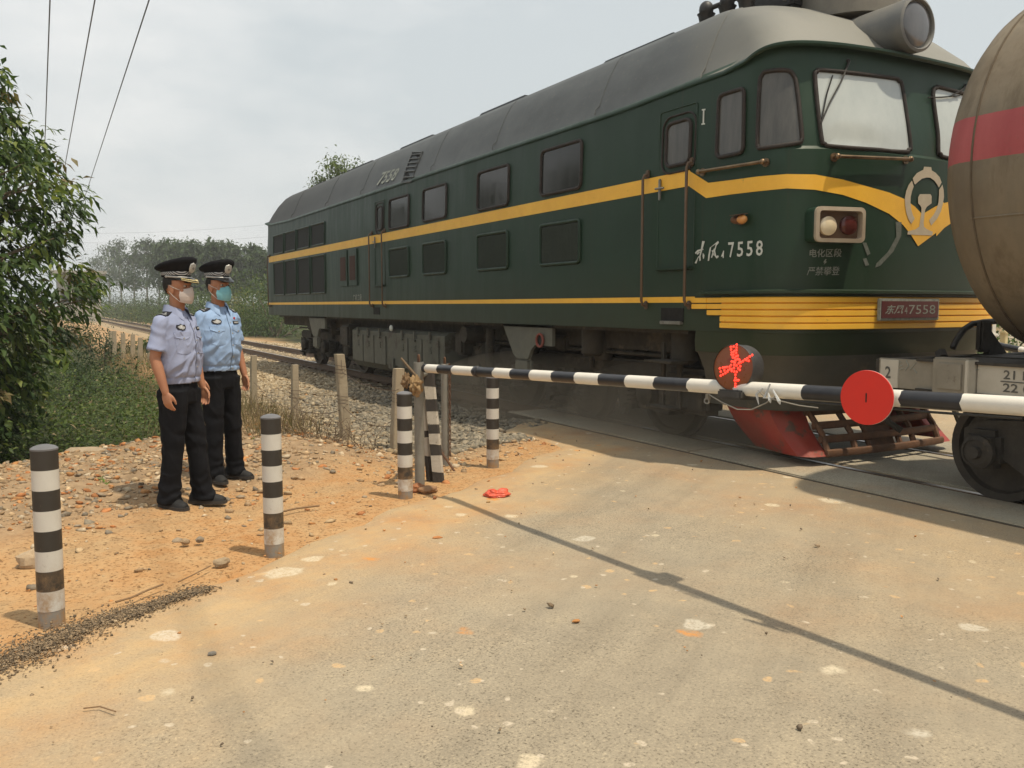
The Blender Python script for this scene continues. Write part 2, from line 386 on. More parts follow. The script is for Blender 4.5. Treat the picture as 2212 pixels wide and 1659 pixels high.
def stones(pos, size, cols, flat=.65):
    v0, f0 = icos(); n = len(pos)
    jit = 1 + RNG.uniform(-.42, .42, (n, 12, 1)); sc = RNG.uniform(.5, 1.3, (n, 1, 3))
    v = v0[None] * jit
    for _ in range(5):                                            # cleave each stone along a few planes so that it breaks angular
        pn = RNG.normal(size=(n, 3)); pn /= np.linalg.norm(pn, axis=1)[:, None]; dd_ = RNG.uniform(.35, .75, n)[:, None]
        ex = np.maximum(np.einsum('nkj,nj->nk', v, pn) - dd_, 0); v = v - ex[:, :, None] * pn[:, None, :]
    v = v * 1.2 * sc; v = np.einsum('nij,nkj->nki', rot_mats(n), v); v[:, :, 2] *= flat
    v = v * size[:, None, None] + pos[:, None, :]
    f = f0[None] + (np.arange(n) * 12)[:, None, None]
    t = np.repeat(cols, 12, 0)
    return v.reshape(-1, 3), f.reshape(-1, 3), t
def stone_material(name='stone'):
    m, nt, b = _nt(name)
    c = mixc(nt, 1.0, attr_col(nt), ramp(nt, noise_tex(nt, 40, 5), [(.3, (.7, .7, .7)), (.7, (1.15, 1.15, 1.15))]), 'MULTIPLY')
    nt.links.new(c, b.inputs['Base Color']); b.inputs['Roughness'].default_value = .92; b.inputs['Specular IOR Level'].default_value = .2
    return m
M_stone = stone_material()
def pick(pal, n):
    p = np.array(pal)[RNG.integers(0, len(pal), n)]; return p * RNG.uniform(.75, 1.2, (n, 1))
def gzs(xy): return np.array([gz(a, b) for a, b in xy])
# grey ballast: deep bed either side of the track
def ballast_h(x, y):
    a = abs(x - TRX); return -.185 + .06 * sstep(1.2, 1.5, a) * (1 - sstep(1.9, 2.2, a)) - .17 * sstep(2.1, 4.0, a)
def make_ballast():
    xs = np.concatenate([np.arange(3.2, 12.2, .25)]); ys = np.array(axis_pts(8.6, 50, .4, 8.5, 300))
    V = [(x, y, ballast_h(x, y) - .035 - (.3 if y < 11.0 and abs(x - TRX) < 1.7 else 0) - (.25 if (y < 10.2 and x > 4.9) or (y < 11.1 and x > 6) else 0) - (.4 if x > 9.2 and y < 14 else 0)) for y in ys for x in xs]; nx = len(xs)
    Fc = [(j * nx + i, j * nx + i + 1, (j + 1) * nx + i + 1, (j + 1) * nx + i) for j in range(len(ys) - 1) for i in range(nx - 1)]
    T = []
    for x, y, z in V:
        g = 1 - sstep(14, 20, y + 2 * nzv(x, y, .3)); T.append(np.array((.36, .27, .165)) * (1 - g) + np.array((.13, .115, .09)) * g)
    o = np_object('ballast_bed', V, Fc, M_stone, T, smooth=True); tag(o, 'stone ballast bed under the railway track', 'ballast', kind='structure')
    n = 46000
    y = 8.6 + 30 * RNG.random(n) ** 1.8; x = RNG.uniform(2.5, 6.2, n)
    k = int(n * .2); x[:k] = RNG.uniform(6.1, 11.2, k); y[:k] = 11.2 + 30 * RNG.random(k)
    toe = 2.62 + .25 * np.sin(y * 1.3) + .35 * RNG.random(n) ** 2 + np.clip(10.6 - y, 0, 3) * .75
    keep = (x > toe) & ~((y < 10.0 + .5 * np.sin(x * 2)) & (x > 4.9 + .2 * np.sin(y * 3))) & ~((x > 6.0) & (y < 11.05)) & ~((np.abs(np.abs(x - TRX) - .7535) < .1)) & ~((x > 9.0) & (y < 14))
    x, y = x[keep], y[keep]; n = len(x)
    z = np.maximum(ballast_h(x, y) - .02, gzs(zip(x, y))) + RNG.uniform(-.012, .02, n)
    g = ((1 - sstep(14, 20, y + RNG.normal(0, 1.2, n))) * sstep(3.1, 4.0, x + RNG.normal(0, .35, n)))[:, None]
    cols = pick([(.215, .19, .145), (.27, .235, .175), (.165, .148, .115), (.32, .27, .2), (.24, .2, .14)], n) * g + pick([(.42, .33, .21), (.36, .27, .16), (.5, .41, .28)], n) * (1 - g)
    V, Fc, T = stones(np.stack([x, y, z], 1), RNG.uniform(.026, .055, n) * (1 + .012 * np.clip(y - 10, 0, 30)), cols)
    o = np_object('ballast_stones', V, Fc, M_stone, T); tag(o, 'loose angular grey ballast stones beside the track', 'ballast', kind='stuff')
make_ballast()
def make_rubble():
    n = 34000; x = RNG.uniform(-2.2, 5.6, n); y = RNG.uniform(3.4, 12, n)
    q = EDGE_V - (x * RN.x + y * RN.y); cl = np.array([nzv(a, b, .9, 3) + .5 * nzv(a, b, 2.6, 7) for a, b in zip(x, y)])
    dens = sstep(1.0, 2.3, q + 1.3 * cl) * .95 + .07 * sstep(.0, .3, q) + .5 * sstep(2.6, 3.3, x) * sstep(.1, .5, q)
    keep = (RNG.random(n) < dens) & (q > .02) & ~((q > 4.6) & (x < 2)) & (y < 10.9) & ~((x > 4.4) & (y > 9.2))
    x, y = x[keep], y[keep]; n = len(x); s = .006 + .036 * RNG.random(n) ** 3.6 
    z = gzs(zip(x, y)) + s * .15
    cols = pick([(.46, .33, .19), (.42, .29, .17), (.50, .37, .22), (.35, .24, .14), (.50, .25, .10), (.56, .45, .31), (.24, .2, .15), (.34, .27, .19), (.46, .20, .08), (.44, .31, .18), (.38, .26, .15)], n)
    V, Fc, T = stones(np.stack([x, y, z], 1), s, cols, .6)
    n = 170; x = RNG.uniform(-1.6, 4.2, n); y = RNG.uniform(5.5, 10, n); q = EDGE_V - (x * RN.x + y * RN.y); k = (q > 1.6) & ~((q > 4.6) & (x < 2)) & ~((x > 3.6) & (y > 9)) & (np.hypot(x - .97, y - 7.0) > .4) & (np.hypot(x - 1.4, y - 7.7) > .4); x, y = x[k], y[k]; n = len(x); s = RNG.uniform(.028, .066, n)
    V2, F2, T2 = stones(np.stack([x, y, gzs(zip(x, y)) - s * .15], 1), s, pick([(.46, .32, .18), (.50, .24, .09), (.42, .30, .18), (.30, .25, .18), (.55, .44, .3)], n), .6); Fc = np.concatenate([Fc, F2 + len(V)]); V = np.concatenate([V, V2]); T = np.concatenate([T, T2])
    o = np_object('rubble', V, Fc, M_stone, T); tag(o, 'broken stone and brick rubble scattered over the dirt', 'rubble', kind='stuff')
    n = 420; u = RNG.uniform(-2, 10, n); v = EDGE_V + 5.5 * RNG.random(n) ** 2.2 + .05
    x = u * RD.x + v * RN.x; y = u * RD.y + v * RN.y; k = (x < 5.9) & (y > .8); x, y = x[k], y[k]; n = len(x)
    s = .004 + .013 * RNG.random(n) ** 3
    V, Fc, T = stones(np.stack([x, y, .004 + s * .3], 1), s, pick([(.3, .22, .14), (.5, .38, .24), (.18, .14, .1), (.5, .25, .1)], n))
    o = np_object('pebbles', V, Fc, M_stone, T); tag(o, 'small pebbles scattered on the road surface', 'pebbles', kind='stuff')
    # swept band of dark grit along the road's edge, lower left
    n = 13000; t = RNG.random(n) ** 1.25; pa = np.array([(-.55, 3.95), (-.19, 4.2), (.12, 4.5), (.45, 4.66), (.78, 4.83)])
    seg = t * 3.999; i = seg.astype(int); fr = (seg - i)[:, None]; P = pa[i] * (1 - fr) + pa[i + 1] * fr
    wid = .13 * (1 - .7 * t ** 1.3); P = P + np.clip(RNG.standard_t(3, (n, 2)), -5, 5) * .8 * wid[:, None] * .6 + np.sin(t * 23)[:, None] * .015
    V, Fc, T = stones(np.stack([P[:, 0], P[:, 1], .004 + .012 * RNG.random(n)], 1), .0022 + .0065 * RNG.random(n) ** 2.2, pick([(.19, .14, .09), (.26, .19, .12), (.13, .1, .068), (.33, .24, .145)], n))
    o = np_object('grit', V, Fc, M_stone, T); tag(o, 'dark coarse grit swept along the road edge', 'grit', kind='stuff')
make_rubble()
# ------------------------------------------------ the diesel locomotive
def paint_green():
    m, nt, b = _nt('green_paint')
    z = sep_z(nt); y = sep_z(nt, 'Y')
    streak = noise_tex(nt, 2.2, 7, .7, stretch=(1, 2.2, .35)); blot = noise_tex(nt, 1.1, 6, .65); fine = noise_tex(nt, 22, 6, .7)
    c = ramp(nt, blot, [(.3, (.0105, .031, .0165)), (.7, (.016, .042, .0225))])
    c = mixc(nt, ramp(nt, streak, [(.5, (0, 0, 0)), (.74, (.5, .5, .5))]), c, (.026, .054, .036))     # chalked, faded patches
    low = maprange(nt, z, 2.1, 1.2)                                                              # road dust thrown up over the sill
    lowf = math_(nt, 'MULTIPLY', low, maprange(nt, streak, .3, .6, .55, 1.), clamp=True)
    c = mixc(nt, math_(nt, 'MULTIPLY', lowf, .62), c, (.045, .044, .024))
    run = ramp(nt, noise_tex(nt, 1.6, 6, .75, stretch=(1, 7, .22)), [(.58, (0, 0, 0)), (.72, (.5, .5, .5))]); c = mixc(nt, run, c, (.042, .036, .022))   # rust and oil runs
    scr = ramp(nt, noise_tex(nt, 5, 7, .8, stretch=(1, .5, 1.6)), [(.64, (0, 0, 0)), (.70, (.45, .45, .45))]); c = mixc(nt, scr, c, (.05, .085, .062))    # scuffs and rubbed paint
    chips = ramp(nt, fine, [(.70, (0, 0, 0)), (.74, (1, 1, 1))]); c = mixc(nt, math_(nt, 'MULTIPLY', chips, .35), c, (.07, .06, .04))
    nt.links.new(c, b.inputs['Base Color']); nt.links.new(maprange(nt, streak, .3, .7, .34, .55), b.inputs['Roughness'])
    b.inputs['Specular IOR Level'].default_value = .3
    bump(nt, b, math_(nt, 'ADD', noise_tex(nt, 2.2, 3), math_(nt, 'MULTIPLY', fine, .15)), .12, .02)
    return m
M_green = paint_green()
def roof_mat():
    m, nt, b = _nt('roof_grey')
    y = sep_z(nt, 'Y'); st = noise_tex(nt, 1.6, 7, .65, stretch=(2.5, .8, .5)); fine = noise_tex(nt, 25, 5)
    g = ramp(nt, st, [(.3, (.066, .073, .076)), (.7, (.10, .109, .112))])
    soot = math_(nt, 'MULTIPLY', maprange(nt, math_(nt, 'ADD', y, math_(nt, 'MULTIPLY', st, 4.)), 1.5, 9.5), .72)
    c = mixc(nt, soot, g, (.035, .034, .03))
    tan = math_(nt, 'MULTIPLY', maprange(nt, math_(nt, 'ADD', y, math_(nt, 'MULTIPLY', st, 1.1)), -7.4, -8.9), .85)
    c = mixc(nt, tan, c, (.24, .235, .205))
    c = mixc(nt, ramp(nt, fine, [(.6, (0, 0, 0)), (.75, (.35, .35, .35))]), c, (.22, .19, .14))
    nt.links.new(c, b.inputs['Base Color']); b.inputs['Roughness'].default_value = .62; b.inputs['Specular IOR Level'].default_value = .3
    bump(nt, b, noise_tex(nt, 4, 4), .12, .03); return m
M_roof = roof_mat()
M_yellow = pmat('yellow_paint', (.92, .53, .06), (.82, .44, .045), 3, .45, spots=(.2, .12, .05), spot_scale=9, spot_at=.66)
M_black = pmat('black_rubber', (.016, .016, .015), (.03, .027, .023), 8, .6, bmp=.1)
M_rubber = pmat('perished_gasket', (.018, .016, .014), (.04, .028, .022), 12, .7, bmp=.2)
M_under = pmat('underframe_grime', (.026, .022, .016), (.05, .041, .028), 5, .85, spots=(.075, .06, .04), spot_scale=3, spot_at=.55, bmp=.5, bscale=25)
M_wheel = pmat('wheel_steel', (.045, .036, .026), (.075, .06, .04), 7, .65, .3, spots=(.11, .085, .055), bmp=.2)
M_greyp = pmat('grey_paint', (.10, .10, .08), (.14, .137, .105), 4, .6, spots=(.1, .085, .06), spot_scale=5, bmp=.15)
M_tankgrey = pmat('fuel_tank_paint', (.085, .088, .068), (.115, .112, .084), 3, .65, spots=(.06, .05, .035), spot_scale=2.5, spot_at=.55, bmp=.15)
M_white = pmat('white_paint', (.62, .64, .58), (.5, .52, .47), 12, .6)
M_cream = pmat('emblem_cream', (.55, .48, .36), (.48, .41, .3), 12, .6)
M_whitefaint = pmat('worn_white_paint', (.32, .33, .29), (.16, .175, .145), 22, .7)
M_chalk = pmat('chalk_smear', (.16, .17, .15), (.09, .105, .085), 26, .9)
M_rust = pmat('rusty_iron', (.16, .075, .035), (.09, .05, .03), 12, .8, bmp=.4)
M_redplow = pmat('red_oxide_paint', (.33, .035, .022), (.24, .05, .03), 3.2, .55, spots=(.1, .06, .04), spot_scale=4, spot_at=.54, bmp=.2)
M_brass = pmat('worn_brass_rail', (.30, .21, .12), (.12, .08, .05), 9, .35, .8)
M_dark = pmat('opening_shade', (.008, .008, .007), (.012, .011, .009), 5, .9)  # near-black paint for the shade inside openings that are not cut
M_maroon = pmat('maroon_plate', (.1, .012, .012), (.075, .012, .012), 8, .4)
M_chrome = pmat('step_steel', (.35, .34, .31), (.2, .19, .16), 15, .4, .7)
def glass(name, c1, c2, rough=.08, coat=.0, spec=.5):
    m, nt, b = _nt(name)
    st = noise_tex(nt, 2.4, 6, .7, stretch=(1, 3, .4)); c = ramp(nt, st, [(.3, c1), (.7, c2)])
    nt.links.new(c, b.inputs['Base Color']); b.inputs['Specular IOR Level'].default_value = spec
    nt.links.new(maprange(nt, st, .3, .7, rough, rough + .12), b.inputs['Roughness']); return m
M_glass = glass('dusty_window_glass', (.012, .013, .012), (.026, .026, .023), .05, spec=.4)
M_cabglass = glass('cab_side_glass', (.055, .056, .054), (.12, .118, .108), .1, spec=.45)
M_wind = glass('windscreen_glass', (.42, .46, .45), (.52, .56, .54), .1, spec=.7)  # reflection of the pale sky is painted into the base colour
M_lampglass = glass('lamp_glass', (.75, .68, .5), (.65, .5, .3), .05, spec=.8)
M_redglass = glass('red_lamp_glass', (.06, .012, .01), (.09, .02, .015), .1)
M_amber = glass('amber_lamp', (.75, .38, .12), (.55, .25, .08), .15)
M_headglass = glass('headlamp_glass', (.045, .045, .048), (.11, .11, .115), .06, spec=.9)

YM = 15.37; LO = Vector((TRX, YM, 0)); SX = 5.9
loco = thing('diesel_locomotive', LO, 'long dark green diesel locomotive with a yellow stripe passing over the crossing', 'locomotive')
def loop_pts():
    q = []; n = 3.2
    for k in range(33):                                        # nose centre -> near side
        t = math.pi / 2 * (1 - k / 32)
        q.append((-1.65 * abs(math.cos(t)) ** (2 / n), 6.1 - .72 * abs(math.sin(t)) ** (2 / n) - YM))
    side = [(-1.65, y - YM) for y in np.linspace(6.1, YM, 30)[1:]]
    half = q + side
    near = half + [(x, -y) for x, y in half[::-1][1:]]
    return near + [(-x, y) for x, y in near[::-1][1:-1]]
LOOP = loop_pts()
def wf(y): return float(sstep(-9.0, -9.85, y)), float(sstep(9.0, 9.85, y))
def eave(x, y):
    a, b = wf(y); e = max(a, b); return 3.755 + .04 * max(sstep(-7, -8.8, y), sstep(7, 8.8, y)) + .12 * e
def body_pt(x, y, z):
    a, b = wf(y); s = .13 * sstep(2.95, 3.85, z) + (.03 if z > 2.97 else 0)
    return Vector((TRX + x * (1 - .012 * sstep(2.9, 3.8, z)), YM + y + s * (a - b) , z))
mb = MB(); rings = []
for z in (1.30, 1.46, 1.62, 2.0, 2.4, 2.8, 2.955, 2.985, 3.2, 3.4, 3.6, None):
    rings.append([body_pt(x, y, eave(x, y) if z is None else z) for x, y in LOOP])
mb.loft(rings, cap=True)
body = mb.build('body', M_green, loco, smooth=28)
# roof: the outline drawn in ring by ring, domed over the cabs
mb2 = MB(); rr = []
RPROF = [(-.012, -.01, -.012), (0, 0, .01), (.035, .05, .08), (.10, .17, .28), (.215, .42, .58), (.34, .74, .82), (.45, 1.02, .93), (.62, 1.35, .965), (.95, 1.9, .985), (1.4, 2.7, 1.0)]
for dx, ey, f in RPROF:
    ring = []
    for x, y in LOOP:
        p = body_pt(x, y, 3.8); e = eave(x, y)
        ring.append(Vector((TRX + (p.x - TRX) * (1 - dx / 1.65), YM + (p.y - YM) * (1 - ey / 10), e * (1 - f) + 4.625 * f)))
    rr.append(ring)
mb2.loft(rr); roof = mb2.build('roof', M_roof, loco, smooth=40)
bv = MB(); bv.loft(rings); bv.loft(rr)
tris = [f for f in bv.f]
BVH = BVHTree.FromPolygons([tuple(v) for v in bv.v], tris)
def hit(px, py, off=.004):
    d = ray(px, py).normalized(); p, n, i, dist = BVH.ray_cast(EYE, d)
    if p is None: return None
    if n.dot(d) > 0: n = -n
    return p + n * off
def hitn(px, py):
    d = ray(px, py).normalized(); p, n, i, dist = BVH.ray_cast(EYE, d); n = n if n.dot(d) < 0 else -n; return p, n
# gutter lip along the eave, wider as a visor over the cab
gut = MB(); inn = []; out = []
gr = []
for x, y in LOOP:
    p = body_pt(x, y, 3.8); a, b = wf(y); e = eave(x, y); w = .018 + .10 * max(a, b); l = math.hypot(x, (abs(y) - 8.9) if abs(y) > 8.9 else 0) or 1
    nx, ny = x / l, (y - math.copysign(8.9, y) if abs(y) > 8.9 else 0) / l
    gr.append([Vector((p.x + nx * d, p.y + ny * d, e + h)) for d, h in ((-.01, -.005), (w * .8, -.035 - .01 * a), (w, -.028), (w, -.008), (w * .5, .012), (-.01, .03))])
m_ = len(gr); k_ = len(gr[0])
gut.add([p for r in gr for p in r], [[i * k_ + j, i * k_ + (j + 1) % k_, ((i + 1) % m_) * k_ + (j + 1) % k_, ((i + 1) % m_) * k_ + j] for i in range(m_) for j in range(k_)])
gut.build('gutter', M_green, loco, smooth=40)
# yellow bands: upper stripe with its zigzag and sweep to the nose, lower stripe, ribbed nose band
st = MB()
def side_strip(mb, y0, y1, z0, z1, off=.0045, n=1, mi=0):
    mb.add([(SX - off, y0, z0), (SX - off, y1, z0), (SX - off, y1, z1), (SX - off, y0, z1)], [[0, 1, 2, 3]], mi)
side_strip(st, 6.86, 24.62, 2.765, 2.925)
def px_strip(mb, top, bot, n=7, off=.0045, mi=0):
    vs = []; fs = []
    for i in range(len(top) - 1):
        for k in range(n + (i == len(top) - 2)):
            t = k / n
            for P in (top, bot): vs.append((P[i][0] * (1 - t) + P[i + 1][0] * t, P[i][1] * (1 - t) + P[i + 1][1] * t))
    H = []
    for i in range(0, len(vs), 2):
        a, b = vs[i], vs[i + 1]
        for s in range(4): H.append(hit(a[0] + (b[0] - a[0]) * s / 3, a[1] + (b[1] - a[1]) * s / 3, off))
    ok = [h is not None for h in H]
    for i in range(len(vs) // 2 - 1):
        for s in range(3):
            q = [i * 4 + s, i * 4 + s + 1, (i + 1) * 4 + s + 1, (i + 1) * 4 + s]
            if all(ok[j] for j in q): fs.append(q)
    o = len(mb.v); mb.v += [h or Vector((0, 0, -9)) for h in H]; mb.f += [[j + o for j in q] for q in fs]; mb.mi += [mi] * len(fs)
px_strip(st, [(1490, 369), (1531, 395), (1580, 389), (1640, 381), (1700, 376), (1760, 377), (1820, 388), (1870, 402), (1920, 416), (1953, 430), (1975, 446)],
         [(1490, 403), (1526, 428), (1580, 420), (1640, 413), (1700, 407), (1760, 410), (1820, 421), (1870, 438), (1920, 462), (1950, 486), (1967, 507)])
# mirrored half of the sweep, on the far side of the nose centre
half = [(v.copy()) for v in st.v]; nf = [list(f) for f in st.f]; o = len(st.v)
for v in half: st.v.append(Vector((2 * TRX - v.x, v.y, v.z)))
for f in nf: st.f.append([i + o for i in f][::-1]); st.mi.append(0)
st.v = [Vector(v) for v in st.v]
px_strip(st, [(1974, 445), (1991, 463), (2018, 447), (2038, 437)], [(1966, 506), (1982, 532), (2016, 507), (2038, 490)], n=5, off=.0058)
side_strip(st, 6.75, 24.9, 1.585, 1.645)
st.build('stripe', M_yellow, loco)
def loop_band(y_lim, zs, offs, mat, name, parent, smooth=20, ymax=None, front=True):
    """ribbed band round the nose following the body outline; y_lim is how far back it reaches on the sides"""
    idx = [i for i, (x, y) in enumerate(LOOP) if y + YM <= y_lim]
    near = sorted([i for i in idx if LOOP[i][0] <= 0], key=lambda i: -LOOP[i][1] + 0 if True else 0)
    pts = [LOOP[i] for i in idx if LOOP[i][0] <= 1e-6]; pts.sort(key=lambda p: (-p[1], p[0]))
    pts = [(-1.65, y_lim - YM)] + [p for p in pts if p[1] < y_lim - YM - .01] ; far = [(-x, y) for x, y in pts[::-1] if x < -1e-6]; pts += far
    rings = []
    for z, o in zip(zs, offs):
        r = []
        for i, (x, y) in enumerate(pts):
            a = pts[max(i - 1, 0)]; b = pts[min(i + 1, len(pts) - 1)]; t = Vector((b[0] - a[0], b[1] - a[1])).normalized(); nn = Vector((-t.y, t.x))
            if nn.dot(Vector((x, y + 8.5))) < 0: nn = -nn
            r.append(Vector((TRX + x + nn.x * o, YM + y + nn.y * o, z)))
        rings.append(r)
    mbb = MB(); mbb.loft(rings, closed=False, cap=False); return mbb.build(name, mat, parent, smooth=smooth)
zs = []; of = []
for k in range(5):
    z0 = 1.335 + k * .061
    zs += [z0, z0 + .006, z0 + .05, z0 + .058]; of += [.012, .035, .035, .012]
loop_band(6.35, zs, of, M_yellow, 'nose_band', loco, smooth=10)
mbk = MB()
for y0, y1, z0, z1 in ((6.35, 6.55, 1.455, 1.641), (6.55, 6.78, 1.516, 1.641)):
    for k in range(int((z1 - z0) / .06)): mbk.box((SX - .012, (y0 + y1) / 2, z0 + .03 + k * .061), (.03, y1 - y0, .05), bev=.005)
mbk.build('nose_band', M_yellow, loco)
loop_band(6.62, [1.66, 1.665, 1.69, 1.70, 1.70], [.0, .07, .07, .05, .0], M_green, 'ledge', loco, smooth=20)
# lower nose skirt (pilot) below the band, tapering in to the plough
pts = [p for p in LOOP if p[1] + YM <= 6.72 and p[0] <= 1e-6]; pts.sort(key=lambda p: (-p[1], p[0])); pts = [(-1.65, 6.72 - YM)] + pts; pts += [(-x, y) for x, y in pts[::-1] if x < -1e-6]
rings = []
for z, sx_, dy, back in ((1.345, .998, .01, .0), (1.2, .992, .04, -.0), (1.09, .985, .07, -.03), (1.075, .97, .08, -.05), (.9, .91, .16, -.12), (.72, .85, .26, -.16), (.53, .80, .36, -.18)):
    rings.append([Vector((TRX + x * sx_, YM + y + dy * (1 if y < -8.8 else 1) + (back if y > -9.0 else 0), z)) for x, y in pts])
mbp = MB(); mbp.loft(rings, closed=False, cap=False)
nseg = len(pts) - 1
for i, f in enumerate(mbp.f): mbp.mi[i] = 0 if i < nseg * 2 else 1
M_skirtgrey = pmat('skirt_grey', (.06, .062, .055), (.085, .083, .07), 3, .6, spots=(.12, .1, .07), spot_scale=4, spot_at=.6)
mbp.build('pilot', [M_green, M_skirtgrey], loco, smooth=30)

# plough: red cheek plates and slatted front
def plough(front=True):
    c = MB()
    top = [(6.27, 6.66), (6.27, 6.3), (6.34, 6.14), (6.5, 6.06), (6.72, 6.04)]; bot = [(6.52, 6.48), (6.41, 5.98), (6.40, 5.80), (6.50, 5.70), (6.68, 5.68)]
    rg = []
    for s in range(7):
        t = s / 6; rg.append([Vector((a[0] * (1 - t) + b[0] * t, a[1] * (1 - t) + b[1] * t + .05 * math.sin(t * math.pi), .54 * (1 - t) + .10 * t)) for a, b in zip(top, bot)])
    fine = []
    for r in rg:
        q = []
        for i in range(len(r) - 1):
            for k in range(4): q.append(r[i].lerp(r[i + 1], k / 4))
        fine.append(q + [r[-1]])
    thick = [[p + Vector((.025, .025, 0)) for p in r] for r in fine]
    out = []
    for sgn in (1, -1):
        f1 = [[Vector((p.x if sgn > 0 else 2 * TRX - p.x, p.y, p.z)) for p in r] for r in fine]; f2 = [[Vector((p.x if sgn > 0 else 2 * TRX - p.x, p.y, p.z)) for p in r] for r in thick]
        m = MB(); loopr = [a + b[::-1] for a, b in zip(f1, f2)]; m.loft(loopr); out.append(m)
    return out
pl = thing
cow = [m.build('plough', M_redplow, loco, smooth=40) for m in plough()][0]
sl = MB()
for k, (z, y) in enumerate(((.125, 5.69), (.25, 5.77), (.375, 5.86), (.50, 5.97))):
    P = [(6.66 + (8.44 - 6.66) * t, y - .05 * math.sin(math.pi * t), z) for t in np.linspace(0, 1, 9)]
    sl.tube(P, .026, 8, sy=1.5)
for x in (6.7, 7.1, 7.32, 7.78, 8.0, 8.4):
    sl.tube([(x, 5.70, .11), (x, 5.78, .3), (x, 5.99, .54)], .03, 6)
sl.box((7.55, 5.84, .3), (.36, .06, .46), rot=Matrix.Rotation(R(-25), 3, 'X'))
sl.build('plough_bars', M_rust, cow)
cp = MB()
cp.box((7.55, 5.55, .88), (.3, .9, .3), bev=.05); cp.box((7.5, 5.08, .88), (.36, .26, .32), bev=.06); cp.box((7.68, 4.98, .88), (.14, .26, .3), bev=.05)
cp.tube([(7.0, 5.7, .85), (6.98, 5.45, .7), (7.05, 5.3, .45), (7.1, 5.2, .38)], .03, 8); cp.tube([(8.1, 5.7, .85), (8.12, 5.4, .6), (8.05, 5.2, .3)], .03, 8)
cp.build('coupler', M_under, loco)

# --- side windows, doors, louvres: panels on the side plane
def rrect(y0, y1, z0, z1, r, n=5):
    P = []
    for cy, cz, a0 in ((y1 - r, z1 - r, 0), (y0 + r, z1 - r, 90), (y0 + r, z0 + r, 180), (y1 - r, z0 + r, 270)):
        for k in range(n + 1):
            a = R(a0 + 90 * k / n); P.append((cy + r * math.cos(a), cz + r * math.sin(a)))
    return P
def side_pt(y, z, off): return body_pt(-1.65, y - YM, z) - Vector((off, 0, 0))
M_louv = pmat('louvre_green', (.012, .02, .012), (.02, .028, .017), 6, .6)
def side_window(y0, y1, z0, z1, r=.07, mat=None, fr=.022, name='window'):
    P = rrect(y0, y1, z0, z1, r); f = MB().tube([side_pt(y, z, .012) for y, z in P], fr, 8, closed=True).build(name, M_rubber, loco, smooth=60)
    MB().add([side_pt(y, z, .006) for y, z in P], [list(range(len(P)))]).build('pane', mat or M_glass, f, smooth=0); return f
for y0, y1, z0, z1 in ((8.84, 9.79, 2.985, 3.555), (10.66, 11.62, 2.97, 3.52), (12.73, 13.68, 2.98, 3.51), (14.31, 15.26, 2.97, 3.51)):
    side_window(y0, y1, z0, z1)
    P = rrect(y0 + .02, y1 - .0, 2.085, 2.60, .05)                # louvred panel below each window
    g = MB().tube([side_pt(y, z, .01) for y, z in P], .022, 8, closed=True).build('louvre_panel', M_green, loco, smooth=60)
    lv = MB(); lv.add([side_pt(y, z, .005) for y, z in P], [list(range(len(P)))])
    n = 11
    for k in range(n):
        y = y0 + .06 + (y1 - y0 - .1) * (k + .5) / n; w = (y1 - y0 - .1) / n
        lv.box((SX - .012, y, 2.34), (.008, w * .62, .44), rot=Matrix.Rotation(R(24), 3, 'Z'))
    lv.build('louvre', M_louv, g)
M_mesh = pmat('grille_mesh', (.005, .006, .005), (.010, .011, .009), 60, .8, bmp=.6, bscale=160)
for k in range(4):
    a = 19.32 + k * 1.22; b = a + 1.06
    for z0, z1, nm in ((2.965, 3.455, 'upper_grille'), (1.85, 2.72, 'lower_grille')):
        P = rrect(a, b, z0, z1, .03, 3); g = MB().tube([side_pt(y, z, .008) for y, z in P], .022, 6, closed=True).build('radiator_grille', M_green, loco, smooth=60)
        MB().add([side_pt(y, z, .005) for y, z in P], [list(range(len(P)))]).build('mesh_screen', M_mesh, g, smooth=0)
for a in (17.1, 17.72):                                           # the two small vents with red-brown filters
    g = MB().box((SX - .012, a + .25, 2.35), (.03, .52, .76), bev=.008).build('side_vent', M_green, loco)
    MB().box((SX - .026, a + .25, 2.34), (.012, .36, .5)).build('filter', pmat('filter_brown', (.05, .024, .018), (.07, .03, .02), 20, .9), g)
def door(y0, y1, z0, z1, wy0, wy1, wz0, wz1, mat):
    d = MB(); P = rrect(y0, y1, z0, z1, .03, 3)
    d.tube([side_pt(y, z, .004) for y, z in P], .008, 6, closed=True)
    o = len(d.v); d.add([side_pt(y, z, .004) for y, z in P], [list(range(len(P)))])
    d.box((SX - .03, (y0 + y1) / 2 , z0 + .02), (.05, y1 - y0, .03), bev=.008)
    d = d.build('door', M_green, loco, smooth=60)
    P = rrect(wy0, wy1, wz0, wz1, .08); w = MB().tube([side_pt(y, z, .012) for y, z in P], .02, 8, closed=True)
    P2 = rrect(wy0 - .07, wy1 + .07, wz0 - .07, wz1 + .07, .13); w.tube([side_pt(y, z, .006) for y, z in P2], .012, 6, closed=True)
    w.build('window_frame', M_rubber, d, smooth=60)
    MB().add([side_pt(y, z, .009) for y, z in P], [list(range(len(P)))]).build('pane', mat, d, smooth=0)
    h = MB(); hy = y1 - .04; h.box((SX - .02, hy, 2.78), (.02, .035, .22), bev=.006); h.tube([(SX - .045, hy + .04, 2.79), (SX - .05, hy - .1, 2.785)], .012, 8); h.build('handle', M_chrome, d)
    return d
door(6.78, 7.36, 1.92, 3.58, 6.86, 7.24, 3.0, 3.44, M_cabglass)
door(15.52, 16.05, 1.92, 3.55, 15.62, 15.92, 3.0, 3.44, M_glass)
side_window(6.10, 6.47, 2.985, 3.58, .06, M_cabglass, .02)
hr = MB()
def rail_tube(P, r=.016): return MB().tube(P, r, 8)
